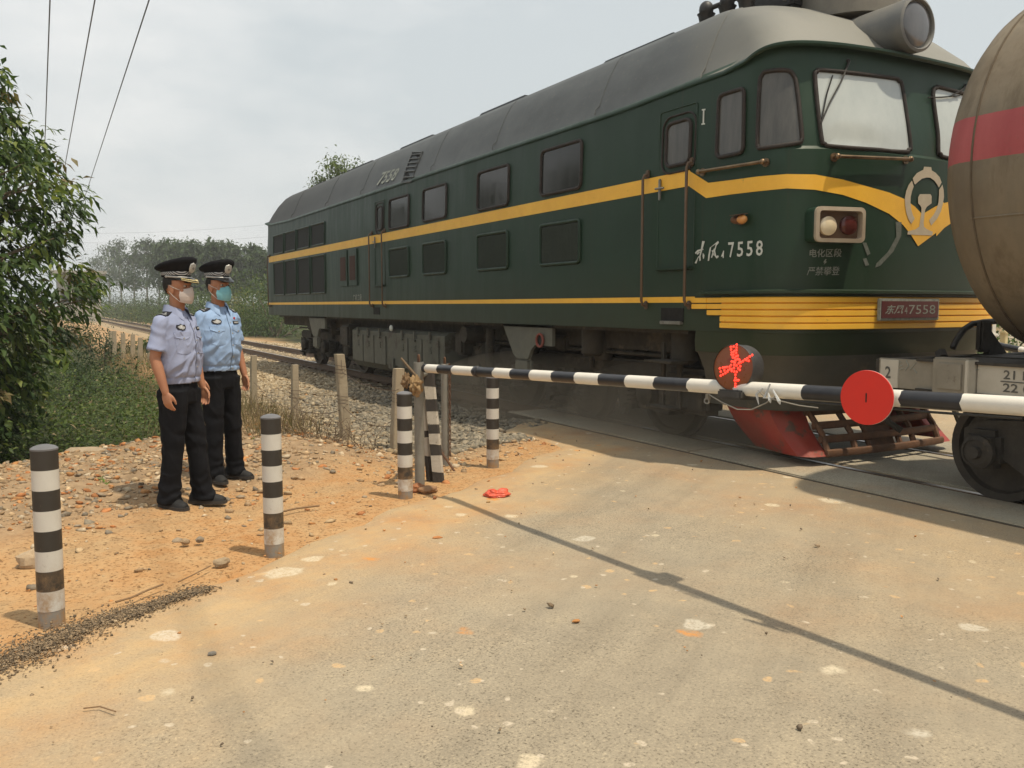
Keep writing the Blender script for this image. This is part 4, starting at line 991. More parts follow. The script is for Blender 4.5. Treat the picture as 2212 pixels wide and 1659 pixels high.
wt_.box((XS - .032, a21.y - .1, 1.002), (.003, .24, .008)); wt_.build('sill_lettering', M_stencil, wag, smooth=0)
chs = MB()
def scrawl(mb, P, x, r=.006):
    for S in P: mb.tube([(x, at_x(px, py, XS).y, at_x(px, py, XS).z) for px, py in S], r, 5)
scrawl(chs, [[(1934, 785), (1952, 782)], [(1932, 793), (1954, 790)], [(1937, 802), (1956, 796)], [(1940, 785), (1936, 800)], [(1962, 778), (1968, 790), (1960, 800)], [(1970, 800), (1984, 783)], [(1978, 796), (1986, 806)]], XS - .029, .0035)
scrawl(chs, [[(2062, 793), (2062, 806)], [(2078, 793), (2077, 808)], [(2090, 795), (2090, 810)], [(2096, 790), (2110, 792)], [(2094, 802), (2120, 798)], [(2085, 822), (2094, 820), (2089, 834)]], XS - .031, .0035)
chs.build('chalk_marks', M_whitefaint, wag)
bs = MB(); p0 = at_y(2126, 760, 4.72); p1 = at_y(2124, 692, 4.72)
bs.box(((p0.x + p1.x) / 2, 4.72, (p0.z + p1.z) / 2), (.16, .07, p1.z - p0.z), bev=.02); bs.prism([(p0.x + .05, 4.7, p0.z + .2), (p0.x + .05, 4.7, p0.z - .02), (p0.x + .32, 4.7, p0.z - .02)], (0, .06, 0))
bs.build('hand_brake_stand', M_wagdark, wag)
hs = MB().tube([at_y(*q, 4.78) for q in ((2058, 752), (2066, 735), (2082, 712), (2100, 700), (2124, 696), (2150, 694), (2200, 690))], .028, 8); hs.build('hose', M_black, wag, smooth=60)
wc = MB().box((TRX, 5.0, .88), (.26, .5, .26), bev=.05); wc.build('coupler', M_wagdark, wag)
for yc in (3.12, -5.4):
    b = MB()
    for sx in (-1, 1):
        xo = TRX + sx * 1.0
        P = [(-1.06, .58), (-.9, .66), (-.45, .70), (-.3, .82), (.3, .82), (.45, .70), (.9, .66), (1.06, .58), (1.06, .40), (.78, .40), (.55, .26), (-.55, .26), (-.78, .40), (-1.06, .40)]
        b.prism([(xo - .07, yc + y, z) for y, z in P], (.14, 0, 0))
        for d in (-.875, .875):
            b.box((xo + sx * .06, yc + d, .44), (.2, .28, .3), bev=.05); b.lathe([(.13, 0), (.13, .04), (.10, .06), (.10, .05), (.05, .05), (.045, .09), (0, .09)], (xo + sx * .15, yc + d, .42), (sx, 0, 0), 20)
            b.box((xo, yc + d * .55, .6), (.2, .08, .3), bev=.02)
        for d in (-.18, 0, .18):
            for q in range(4): b.lathe([(.065, 0), (.075, .02), (.065, .04)], (xo, yc + d, .36 + q * .06), (0, 0, 1), 10)
        b.tube([(xo + sx * .1, yc - .5, .62), (xo + sx * .1, yc - .55, .2), (xo + sx * .1, yc - .3, .14)], .02, 6)
    b.box((TRX, yc, .62), (2.1, .4, .28), bev=.04)
    b = b.build('bogie', M_wagdark, wag, smooth=40)
    for d in (-.875, .875):
        w = MB()
        for sx in (-1, 1):
            w.lathe([(0, .07), (.09, .075), (.1, .03), (.25, .0), (.34, .005), (.36, .045), (.42, .05), (.425, -.07), (.45, -.085), (.455, -.11), (.34, -.1), (.3, -.06), (0, -.06)], (TRX + sx * .82, yc + d, .42), (sx, 0, 0), 44)
        w.lathe([(.075, -.75), (.075, .75)], (TRX, yc + d, .42), (1, 0, 0), 12); w.build('wheel', pmat('wagon_wheel', (.035, .03, .025), (.06, .05, .038), 8, .6, .3, spots=(.1, .07, .045), bmp=.2), b, smooth=30)

# ------------------------------------------------ striped barrier arm, its lamp and disc
M_bw_white = pmat('barrier_white', (.72, .69, .62), (.66, .62, .54), 7, .45, spots=(.5, .42, .3), spot_scale=14, spot_at=.66)
M_bw_black = pmat('barrier_black', (.016, .017, .022), (.03, .03, .033), 9, .35)
A0 = Vector((2.97, 6.96, 1.007)); A1 = Vector((3.40, 1.95, 1.156)); AX = (A1 - A0).normalized(); ALEN = (A1 - A0).length; AD0, AD1 = (A0 - EYE).dot(FW), (A1 - EYE).dot(FW)
arm = thing('crossing_barrier', (A1 + AX * 1.9) * Vector((1, 1, 0)).to_3d() if False else Vector(((A1 + AX * 1.9).x, (A1 + AX * 1.9).y, 0)), 'long black and white striped barrier arm closed in front of the train', 'barrier')
def axis_t(px):
    u = (px - 915) / (2212 - 915.0); return ALEN * u * AD0 / ((1 - u) * AD1 + u * AD0)
def striped_pole(mb, bounds, t0, t1, rad, white_first, n=18, jag=.006):
    """bounds: distances along the arm where the paint changes; the painted edge wavers a little"""
    u = AX.cross(Vector((0, 0, 1))).normalized(); w = Vector((0, 0, 1)); ts = [t0] + [b for b in bounds if t0 < b < t1] + [t1]; col = white_first; first = True
    for i in range(len(ts) - 1):
        a, b = ts[i], ts[i + 1]; rr_ = []
        for t in (a, b):
            jit = t not in (t0, t1)
            rr_.append([A0 + AX * (t + (jag * nzv(k * 1.3, t * 7, 1.0) * 2 if jit else 0)) + (u * math.cos(2 * math.pi * k / n) + w * math.sin(2 * math.pi * k / n)) * rad(t) for k in range(n)])
        mb.loft(rr_, cap=i in (0, len(ts) - 2), mi=0 if col else 1); col = not col
bnd = [axis_t(p) for p in (929, 955, 987, 1031, 1076, 1113, 1155, 1202, 1252, 1303, 1361, 1423, 1495, 1560, 1630, 1740, 1946, 1951, 2083)]
bnd = [b for i, b in enumerate(bnd)]
bnd = [axis_t(p) for p in (929, 955, 987, 1031, 1076, 1113, 1155, 1202, 1252, 1303, 1361, 1423, 1495, 1742, 1940, 1951.5 - .2, 1951.5 + .2, 2083)]
bnd = [axis_t(p) for p in (929, 955, 987, 1031, 1076, 1113, 1155, 1202, 1252, 1303, 1361, 1423, 1495, 1742, 1930, 1952, 2083)] + [axis_t(2083) + .42 * k for k in range(1, 9)]
pm = MB(); rad = lambda t: .0375 if t < axis_t(1035) else .0385
striped_pole(pm, bnd, 0, 6.5, rad, False)
for px in (1035,): 
    t = axis_t(px); pm.lathe([(.039, -.02), (.045, -.015), (.045, .03), (.039, .035)], A0 + AX * t, AX, 18, mi=1)
pole = pm.build('pole', [M_bw_white, M_bw_black], arm, smooth=50)
# kerb-side machine that carries the arm, just beyond the right edge
LN = Vector((-.97, -.22, .08)).normalized(); LU = Vector((0, 0, 1)); LS = LN.cross(LU).normalized(); LU = LS.cross(LN).normalized()
LC = A0 + AX * axis_t(1588) + Vector((-.03, -.02, .112)); LR = .124
lb = MB().lathe([(LR * .9, -.115), (LR, -.10), (LR, .0), (LR * .985, .004), (LR * .985, -.006), (0, -.006)], LC, LN, 40)
lb.box(LC - Vector((0, 0, LR + .02)) - LN * .05, (.16, .18, .05), rot=Matrix((AX, LN, Vector((0, 0, 1)))).transposed(), bev=.01)
M_lampbody = pmat('lamp_housing', (.028, .028, .03), (.06, .058, .055), 10, .55, bmp=.1)
lamp = lb.build('signal_lamp', M_lampbody, arm, smooth=40)
MB().lathe([(LR * .983, .0), (LR * .6, .006), (0, .008)], LC + LN * -.003, LN, 36).build('lens', pmat('amber_brown_lens', (.20, .055, .022), (.24, .085, .03), 9, .3, spots=(.19, .03, .018), spot_scale=6), lamp, smooth=60)
def emis(name, col, s):
    m, nt, b = _nt(name); b.inputs['Base Color'].default_value = (*col, 1); b.inputs['Emission Color'].default_value = (*col, 1); b.inputs['Emission Strength'].default_value = s; return m
dots = [(668, 316), (540, 366), (600, 358), (662, 380), (545, 420), (660, 440), (620, 455), (560, 485), (600, 478), (655, 500), (560, 535), (600, 535), (585, 590), (650, 575), (625, 605), (660, 640), (725, 645), (690, 628), (560, 680), (600, 690), (630, 716), (715, 720), (760, 700), (805, 675), (850, 640), (900, 612), (950, 575), (1005, 542), (880, 650), (930, 668), (740, 690), (665, 770), (615, 760), (745, 785), (545, 760), (510, 800), (455, 805), (410, 812), (365, 820), (300, 832), (610, 825), (560, 848), (700, 830), (520, 850), (400, 875), (465, 903), (420, 935), (370, 960), (320, 905), (318, 992), (560, 890), (615, 900), (670, 908), (735, 865), (640, 970), (640, 1040), (625, 1095), (670, 1090), (705, 1090), (640, 1165), (635, 1222), (480, 875), (690, 560), (640, 660)]
le = MB()
for x, y in dots:
    px, py = (2780 + x * 320 / 1770) * .5486, (1300 + y * 320 / 1770) * .5486; d = ray(px, py); q = EYE + d * ((LC + LN * .0085 - EYE).dot(LN) / d.dot(LN)); le.lathe([(.0068, 0), (.005, .002), (0, .003)], q, LN, 8)
le.build('light_cross', emis('red_diodes', (1, .045, .025), 2.0), lamp)
DN = Vector((-.978, -.208, .02)).normalized(); DC = A0 + AX * axis_t(1890) + DN * .075
dd = MB().lathe([(.121, -.006), (.1235, 0), (.1225, .003), (0, .004)], DC, DN, 48); disc = dd.build('warning_disc', pmat('signal_red', (.72, .028, .014), (.64, .025, .014), 4, .5), arm, smooth=30)
MB().box(DC + DN * .005 + Vector((0, 0, .0)), (.006, .003, .042), rot=Matrix((DN.cross(Vector((0, 0, 1))).normalized(), DN, Vector((0, 0, 1)))).transposed(), bev=.001).build('slot', M_rubber, disc)
MB().lathe([(.124, -.0075), (.124, -.0055)], DC, DN, 48).build('rim', M_bw_white, disc); MB().box(DC - DN * .045, (.05, .08, .05), bev=.005).build('bracket', M_lampbody, disc)
wr = MB(); aw = lambda px, dx, dz: A0 + AX * axis_t(px) + Vector((-dx, -dx * .3, dz))
wr.tube([aw(1545, .05, -.04), aw(1575, .06, -.075), aw(1610, .065, -.105), aw(1640, .065, -.10), aw(1670, .06, -.06), aw(1690, .05, -.02)], .0035, 6)
wr.tube([aw(1650, .05, .0), aw(1668, .055, -.035), aw(1700, .055, -.045), aw(1740, .055, -.06), aw(1780, .05, -.065)], .003, 6)
wr.build('cable', pmat('cable_grey', (.30, .28, .23), (.22, .2, .17), 20, .6), arm)
tp = MB()
for k in range(4):
    a = random.uniform(1660, 1700); tp.tube([aw(a, .055, random.uniform(-.02, .05)), aw(a + random.uniform(-14, 16), .062, random.uniform(-.05, .02)), aw(a + random.uniform(-10, 22), .06, random.uniform(-.075, -.03))], [.004, .009, .002], 5)
tp.build('tape', pmat('clear_tape', (.55, .56, .55), (.42, .43, .42), 30, .3), arm)
cb = MB().tube([aw(1700, .022, -.044), aw(1800, .022, -.046), aw(1900, .022, -.045), aw(2000, .022, -.048), aw(2212, .022, -.046)], .006, 6); cb.build('conduit', M_black, arm)
MB().lathe([(.012, -.004), (.018, -.004), (.018, .004), (.012, .004), (.012, -.004)], aw(1541, .05, -.075), LN, 12, cap=False).box(aw(1543, .05, -.052), (.02, .02, .03)).build('hook', M_chrome, arm)
mc = MB(); mcx = arm.location + Vector((.0, 0, 0)); mc.box(mcx + Vector((0, 0, .55)), (.42, .42, 1.1), bev=.03); mc.box(mcx + Vector((0, 0, 1.13)), (.46, .46, .06), bev=.02)
mc.build('drive_cabinet', M_yellow, arm)

# ------------------------------------------------ bollards
M_bolw = pmat('bollard_white', (.60, .585, .54), (.54, .52, .47), 6, .4, spots=(.45, .34, .2), spot_scale=7, spot_at=.72)
M_bolb = pmat('bollard_black', (.032, .028, .024), (.042, .037, .031), 7, .5)
M_bolg = pmat('bollard_steel', (.25, .25, .235), (.2, .195, .18), 8, .5, spots=(.33, .22, .11), spot_scale=9, spot_at=.58)
M_bolcap = pmat('bollard_cap', (.17, .17, .18), (.12, .12, .125), 9, .5)
def mud(m, lo=.05, hi=.34):
    nt = m.node_tree; b = nt.nodes['Principled BSDF']; src = b.inputs['Base Color'].links[0].from_socket; z = sep_z(nt); f = math_(nt, 'MULTIPLY', maprange(nt, z, hi, lo), maprange(nt, noise_tex(nt, 13, 7, .75), .40, .62), clamp=True)
    sc_ = ramp(nt, noise_tex(nt, 26, 7, .8, stretch=(1, 1, .4)), [(.63, (0, 0, 0)), (.67, (.55, .55, .55))]); c = mixc(nt, sc_, src, (.2, .17, .13)); nt.links.new(mixc(nt, f, c, (.34, .21, .10)), b.inputs['Base Color'])
for m__ in (M_bolw, M_bolb, M_bolg): mud(m__)
def make_bollard(loc, label, lean=(0, 0), sink=0):
    t = thing('bollard', loc, label, 'bollard', 'striped steel bollards along the road edge'); o = Vector(loc); t.rotation_euler = (lean[1], lean[0], random.uniform(0, 6))
    r = .0605; z = .875 - sink; m = MB(); m.lathe([(r, -.25), (r, z)], o, (0, 0, 1), 36, mi=0); nb = 8; h = .1
    for k in range(nb):
        zt = z - k * h; m.lathe([(r + .0012, zt - h + .0004), (r + .0012, zt)], o, (0, 0, 1), 36, mi=1 + k % 2, cap=False)
    m.build('tube', [M_bolg, M_bolb, M_bolw], t)
    MB().lathe([(r + .002, z - .004), (r + .002, z + .004), (r * .8, z + .014), (r * .4, z + .021), (0, z + .023)], o, (0, 0, 1), 36).build('cap', M_bolcap, t); return t
make_bollard((.02, 4.73, -.02), 'black and white bollard nearest the camera beside a drift of dark grit', (R(.3), 0), .0)
make_bollard((1.28, 5.39, -.02), 'black and white bollard with mud smears on its lowest white band', (R(-.3), 0), 0)
make_bollard((2.63, 6.52, -.02), 'black and white bollard standing close beside the leaning striped planks', (0, 0), .02)
make_bollard((3.89, 7.36, -.02), 'black and white bollard standing behind the barrier arm, closest to the track', (0, 0), 0)

# ------------------------------------------------ concrete fence posts and wire
M_post = pmat('post_concrete', (.40, .335, .235), (.32, .265, .185), 6, .95, spots=(.24, .2, .14), spot_scale=8, spot_at=.6, bmp=.5, bscale=35)
def make_post(px, pyt, pyb, w, label, group=None, lean=None, z0=-.14):
    b = at_z(px[1], pyb, z0); t = at_y(px[0], pyt, b.y); m = MB(); n = 8; rings = []
    for i in range(n + 1):
        s = i / n; c = b.lerp(t, s) - Vector((0, 0, .3 * (1 - s) if i == 0 else 0)); j = .004
        ww = w * (1.06 - .12 * s) / 2; q = []
        for x, y in ((-1, -1), (1, -1), (1, 1), (-1, 1)):
            q += [c + Vector((x * ww * .86 + random.uniform(-j, j), y * ww + random.uniform(-j, j), 0)), c + Vector((x * ww + random.uniform(-j, j), y * ww * .86 + random.uniform(-j, j), 0))] if x * y < 0 else [c + Vector((x * ww, y * ww * .86, 0)), c + Vector((x * ww * .86, y * ww, 0))]
        rings.append(q)
    rings = [sorted(r, key=lambda p: math.atan2(p.y - sum(q.y for q in r) / 8, p.x - sum(q.x for q in r) / 8)) for r in rings]
    m.loft(rings); m.v = [v + Vector((nzv(v.x * 9, v.z * 9, 1), nzv(v.y * 9, v.z * 9, 1, 4), 0)) * .004 for v in m.v]
    o = m.build('fence_post', M_post, origin=b, smooth=40); tag(o, label, 'fence post', 'old concrete posts along the track fence'); return b, t
PB = [make_post((548, 548), 768, 912, .088, 'thin concrete fence post beside the second officer, with dead grass at its foot'),
      make_post((637, 637), 788, 950, .082, 'weathered concrete post wrapped in dry vines, just left of the tilted post'),
      make_post((733, 748), 765, 952, .115, 'concrete fence post tilted to the left with loose wire around it'),
      make_post((861, 856), 796, 972, .115, 'concrete fence post behind the bollard, joined to the pipe stand by wire')]
far_lab = ['far concrete post nearest to the first officer, at the end of the row', 'second far concrete post from the first officer', 'third far concrete post, in the middle of the row before the sandy bank', 'fourth far concrete post along the sandy bank', 'fifth far concrete post, close to the dark weeds', 'smallest far concrete post, furthest along the bank by the tree']
for (x, yt, yb), lb_ in zip(((325, 735, 803), (303, 729, 795), (287, 722, 789), (266, 720, 783), (247, 715, 779), (239, 715, 772)), far_lab):
    PB.append(make_post((x, x), yt, yb, .12, lb_))
M_wire = pmat('rusty_wire', (.11, .07, .045), (.08, .05, .035), 30, .7)
def wire(name, P, label, r=.0035, cat='wire', group='old fence wires', sag=.06, n=14):
    pts = []
    for i in range(len(P) - 1):
        for k in range(n + (i == len(P) - 2)):
            s = k / n; p = P[i].lerp(P[i + 1], s); pts.append(p - Vector((0, 0, sag * math.sin(math.pi * s))) + Vector((nzv(p.x * 4, p.y * 4, 1), nzv(p.x * 4, p.y * 4, 1, 3), nzv(p.x * 4, p.z * 4, 1, 5))) * .03)
    o = MB().tube(pts, r, 5).build(name, M_wire, origin=P[0], smooth=60); tag(o, label, cat, group); return o
def lp(b, t, s, d=.06): return b.lerp(t, s) + Vector((-.01, -d, 0))
wire('fence_wire', [lp(*PB[2], .92), lp(*PB[2], .8, .1), at_d(800, 830, 8.9), lp(*PB[3], .75)], 'rusty wire hanging slack from the tilted post to the post behind the bollard', sag=.03)
wire('fence_wire', [lp(*PB[0], .6), lp(*PB[1], .45), lp(*PB[2], .4), lp(*PB[3], .3)], 'low rusty wire strung along the four near concrete posts', sag=.1)
for i, s0 in ((2, .9), (2, .55), (3, .72), (1, .7)):
    b, t = PB[i]; m = MB(); c = b.lerp(t, s0); P = []
    for k in range(34):
        a = k * .62; P.append(c + Vector((math.cos(a) * .075, math.sin(a) * .075, -.0045 * k + .012 * nzv(k * .7, i, 1))))
    o = m.tube(P, .003, 5).build('wire_coil', M_wire, origin=c, smooth=60)
    tag(o, ['rusty wire wound round the vine covered post', 'rusty wire wound round the top of the tilted post', 'rusty wire wound round the middle of the tilted post', 'rusty wire wound round the post behind the bollard'][{(1, .7): 0, (2, .9): 1, (2, .55): 2, (3, .72): 3}[(i, s0)]], 'wire', 'wire windings on the posts')

# ------------------------------------------------ pipe stand that catches the arm, leaning striped planks, chain, rag
M_pipe = pmat('galvanised_pipe', (.27, .265, .235), (.2, .195, .17), 6, .55, .2, spots=(.2, .12, .07), spot_scale=9, spot_at=.6, bmp=.15)
s1b = at_z(907, 1048, -.03); s2b = at_z(962, 1006, -.05)
stand = thing('barrier_stand', s1b, 'rusty two pipe stand that the tip of the barrier arm rests between', 'barrier stand')
H1 = at_y(905, 782, s1b.y).z; H2 = at_y(955, 786, s2b.y).z
for b, hh, r in ((s1b, H1, .044), (s2b, H2, .038)):
    pp = MB().lathe([(r, -.3), (r, hh - b.z), (r - .005, hh - b.z), (r - .006, hh - b.z - .03), (0, hh - b.z - .03)], b, (0, 0, 1), 20).build('pipe', M_pipe, stand)
    MB().tube([Vector((b.x, b.y, hh - .03)) + LS * (.012 * math.cos(a)) + Vector((0, 0, .05 + .045 * math.sin(a))) for a in np.linspace(-1.2, math.pi + 1.2, 12)], .007, 6).build('hoop', M_rust, pp, smooth=60)
zc_ = 1.03 - .085
MB().tube([(s1b.x, s1b.y, zc_), (s2b.x, s2b.y, zc_)], .03, 14).build('cross_pipe', M_pipe, stand, smooth=60)
ch = MB(); top = Vector((s2b.x + .03, s2b.y - .05, H2 - .0))
for k in range(22):
    c = top - Vector((0, 0, .02 + k * .042)); ax_ = LS if k % 2 else LN
    ch.tube([c + ax_ * (.011 * math.cos(a)) + Vector((0, 0, .025 * math.sin(a))) for a in np.linspace(0, 2 * math.pi, 13)[:-1]], .0045, 5, closed=True)
o = ch.build('chain', M_rust, origin=top, smooth=60); tag(o, 'rusty chain hanging down the further stand pipe', 'chain')
M_woodb = pmat('plank_black', (.035, .03, .026), (.06, .05, .042), 9, .8, bmp=.4, bscale=40, stretch=(1, 1, .2))
M_woodw = pmat('plank_white', (.50, .46, .39), (.4, .36, .3), 9, .85, bmp=.4, bscale=40, spots=(.2, .17, .13), spot_scale=16, spot_at=.6)
def plank(P0, P1, wv, tv, marks, label, first_black=True):
    m = MB(); L_ = (P1 - P0); ts = [0] + marks + [1]; black = first_black
    for i in range(len(ts) - 1):
        rr_ = []
        for j, t in enumerate((ts[i], ts[i + 1])):
            q = []
            for a, b in ((-1, -1), (-.33, -1), (.33, -1), (1, -1), (1, 1), (-1, 1)):
                jj = 0 if t in (0, 1) else .012 * nzv(a * 3 + i, t * 9, 1.7)
                q.append(P0 + L_ * (t + jj) + wv * a + tv * b)
            rr_.append(q)
        m.loft(rr_, cap=i in (0, len(ts) - 2), mi=0 if black else 1); black = not black
    o = m.build('striped_plank', [M_woodb, M_woodw], origin=P0, smooth=0); tag(o, label, 'plank', 'striped planks leaning on the stand')
b0 = at_z(948, 1042, -.03); t0 = at_y(926, 806, b0.y + .12)
marks = [1 - (v - 310) / 795 for v in (405, 500, 590, 680, 750, 830, 910, 1030)][::-1]
plank(b0, t0, RT * .042, LN * .012, marks, 'front striped plank leaning against the stand, in broad black and white blocks')
b1 = at_z(929, 1042, -.03) + Vector((.03, .05, 0)); t1 = at_y(916, 858, b1.y + .06)
plank(b1, t1, (RT * .8 + LN * .3) * .03, LN * .03, [.3, .52, .6], 'back plank mostly black with white paint runs, behind the front striped plank')
def cloth_blob(name, c, size, mat, label, cat, amp=.35, seed=3, freq=2.2):
    m = MB().ball(c, size, 40, 28); o_ = []
    for v in m.v:
        d = v - Vector(c); n_ = Vector((d.x / size[0], d.y / size[1], d.z / size[2]))
        k = noise.noise(n_ * freq + Vector((seed, 0, 0))) * amp + abs(noise.noise(n_ * freq * 2.6 + Vector((0, seed, 0)))) * -amp * .8
        o_.append(Vector(c) + d * (1 + k))
    m.v = o_; o = m.build(name, mat, origin=c, smooth=60); return tag(o, label, cat)
rc = at_y(898, 835, s1b.y - .05); cloth_blob('rag', rc, (.062, .05, .085), pmat('dirty_cloth', (.36, .24, .12), (.25, .165, .08), 18, .95, bmp=.3), 'dirty tan rag knotted on top of the near stand pipe', 'rag', .6, 5)
cloth_blob('rag', at_y(878, 822, s1b.y - .02), (.04, .03, .06), pmat('dirty_cloth_dark', (.25, .16, .08), (.17, .11, .06), 18, .95), 'small brown cloth scrap hanging between the stand and the fence post', 'rag', .6, 9)
sk_ = MB().tube([at_y(866, 773, s1b.y + .05), at_y(884, 795, s1b.y + .02), at_y(908, 822, s1b.y - .05)], [.009, .012, .014], 7).build('stick', pmat('dry_stick', (.2, .14, .085), (.14, .1, .06), 20, .9, bmp=.4), origin=at_y(866, 773, s1b.y)); tag(sk_, 'short broken stick poking out of the rag on the stand', 'stick')
rod = MB().tube([at_z(982, 1018, -.03), at_y(950, 972, s2b.y - .25)], .011, 8).build('iron_rod', M_rust, origin=at_z(982, 1018, 0)); tag(rod, 'short rusty iron rod leaning at the foot of the stand', 'rod')
# ------------------------------------------------ things lying about
bagc = at_z(1074, 1066, .03); bg_ = MB().ball(bagc, (.105, .085, .045), 48, 32); vv = []
for v in bg_.v:
    d = v - bagc; n_ = Vector((d.x / .105, d.y / .085, d.z / .045)); s = d.dot(RT)
    k = .30 * noise.noise(n_ * 2.0 + Vector((2, 1, 0))) - .22 * abs(noise.noise(n_ * 5 + Vector((7, 1, 0)))) - .5 * math.exp(-(s / .022) ** 2) * max(0, n_.z) 
    p = bagc + d * (1 + k); p.z = max(p.z, .008); vv.append(p)
bg_.v = vv; bag = bg_.build('plastic_bag', pmat('red_plastic', (.62, .085, .045), (.7, .14, .08), 8, .35, bmp=.25, bscale=50), origin=bagc, smooth=70); tag(bag, 'crumpled red plastic bag lying on the road', 'plastic bag')
def rock(p, size, col, label, flat=.7, seed=1, cat='stone'):
    m = MB().ball(p, (size[0], size[1], size[2]), 16, 12); vv = []
    for v in m.v:
        d = v - Vector(p); n_ = Vector((d.x / size[0], d.y / size[1], d.z / size[2])); k = .34 * noise.noise(n_ * 1.2 + Vector((seed * 3.1, seed, 0))) + .16 * noise.noise(n_ * 3 + Vector((seed, 0, 5)))
        vv.append(Vector(p) + d * (1 + k))
    m.v = vv; o = m.build('stone', pmat('stone_' + label.split()[0], col, tuple(c * .75 for c in col), 14, .95, bmp=.6, bscale=30), origin=p, smooth=25); tag(o, label, cat); return o
rock(at_z(182, 985, .0), (.24, .16, .1), (.40, .31, .21), 'large pale pointed boulder at the edge of the weeds', seed=4)
rock(at_z(478, 1215, .0), (.05, .035, .03), (.36, .27, .17), 'fist sized tan stone near the second bollard, by the road edge', seed=6)
rock(at_z(902, 1055, .0), (.07, .05, .04), (.36, .15, .065), 'orange brick lump at the foot of the bollard beside the stand', seed=7)
rock(at_z(925, 1058, .0), (.08, .05, .035), (.33, .19, .10), 'brown clay lump under the leaning planks', seed=8)
rock(at_z(66, 1215, .02), (.07, .06, .075), (.45, .34, .22), 'cream stone just left of the nearest bollard', seed=9)
rock(at_z(939, 1075, .01), (.016, .014, .013), (.30, .12, .05), 'small red brown stone on the road below the planks', seed=10)
rock(at_z(1055, 1084, .01), (.018, .012, .008), (.45, .27, .11), 'small yellow chip in front of the red bag', seed=11)
rock(at_z(944, 1161, .006), (.035, .02, .008), (.5, .21, .07), 'flat orange flake on the road right of the second bollard', seed=12)
rock(at_z(1245, 1341, .004), (.022, .014, .006), (.48, .22, .07), 'flat orange clay flake in the middle of the road', seed=13)
rock(at_z(458, 1412, .006), (.02, .015, .008), (.2, .18, .15), 'dark grey pebble on the road at lower left', seed=14)
rock(at_z(432, 1166, .01), (.028, .02, .02), (.27, .22, .16), 'small dark stone on the dirt between the two near bollards', seed=15)
rock(at_z(400, 1170, .01), (.03, .025, .02), (.38, .27, .16), 'small brown stone on the dirt left of the second bollard', seed=16)
M_oldwood = pmat('weathered_wood', (.27, .22, .155), (.17, .135, .095), 7, .95, bmp=.7, bscale=30, stretch=(1, 1, 1))
def board(p0, p1, w, h, label):
    d = (p1 - p0); l = d.length; d.normalize(); s = d.cross(Vector((0, 0, 1))).normalized(); u = s.cross(d)
    o = MB().box((p0 + p1) / 2, (l, w, h), rot=Matrix((d, s, u)).transposed(), bev=.006).build('board', M_oldwood, origin=p0); tag(o, label, 'board', 'discarded boards beside the fence')
board(at_z(492, 962, .02), at_z(566, 905, .05), .12, .025, 'long grey weathered board lying on top of the pile by the thin post')
board(at_z(500, 968, -.02), at_z(575, 925, .0), .10, .03, 'grey weathered board half under the long board by the thin post')
board(at_z(520, 978, -.03), at_z(622, 935, -.03), .16, .09, 'thick dark timber lying behind the second bollard')
rock(at_z(300, 972, -.03), (.20, .14, .07), (.27, .22, .16), 'broken grey concrete slab at the edge of the weeds behind the first officer', seed=21, cat='rubble')
rock(at_z(250, 985, -.03), (.11, .08, .05), (.42, .33, .22), 'pale block of stone beside the broken concrete slab', seed=22)
# ------------------------------------------------ seen through the gap beyond the wagon: white railing pillars and the far barrier
M_pil = pmat('pillar_white', (.62, .6, .54), (.55, .52, .46), 6, .7); M_pily = pmat('pillar_cream', (.6, .5, .28), (.52, .44, .25), 6, .7)
def pillar(px, top_py, w, d, label, mat):
    b = at_d(px, 760, d); z1 = at_d(px, top_py, d).z; m = MB(); o = Vector((b.x, b.y, 0))
    m.box(o + Vector((0, 0, z1 * .35)), (w, w, z1 * .7 + .1), bev=.01); m.box(o + Vector((0, 0, z1 * .72)), (w * 1.35, w * 1.35, .05), bev=.015); m.box(o + Vector((0, 0, z1 * .84)), (w * .8, w * .8, z1 * .22), bev=.01); m.box(o + Vector((0, 0, z1 * .97)), (w * 1.1, w * 1.1, .06), bev=.02, taper=.5)
    t = m.build('pillar', mat, origin=o); tag(t, label, 'pillar', 'white railing pillars across the crossing')
pillar(2138, 668, .14, 14, 'tall white railing pillar behind the brake stand of the wagon', M_pil)
pillar(2167, 715, .13, 16.5, 'shorter cream railing pillar under the belly of the tank', M_pily)
pillar(2082, 735, .16, 15, 'low white pillar stump beyond the buffer end of the engine', M_pil)
f0 = at_d(2112, 737, 13.3); f1 = at_d(2212, 758, 12.6); fa = thing('crossing_barrier', f0 - Vector((0, 0, f0.z)), 'striped barrier arm on the other side of the track', 'barrier')
A0_, AX_ = A0, AX; A0 = f0 - (f1 - f0).normalized() * 1.2; AX = (f1 - f0).normalized(); fm = MB(); striped_pole(fm, [1.2 + .36 * k for k in range(-3, 12)], 0, 5, lambda t: .052, True); fm.build('pole', [M_bw_white, M_bw_black], fa, smooth=50)
MB().box(A0 + AX * 4.9 - Vector((0, 0, A0.z - .5)), (.35, .35, 1.05), bev=.03).build('drive_cabinet', M_yellow, fa)
A0, AX = A0_, AX_
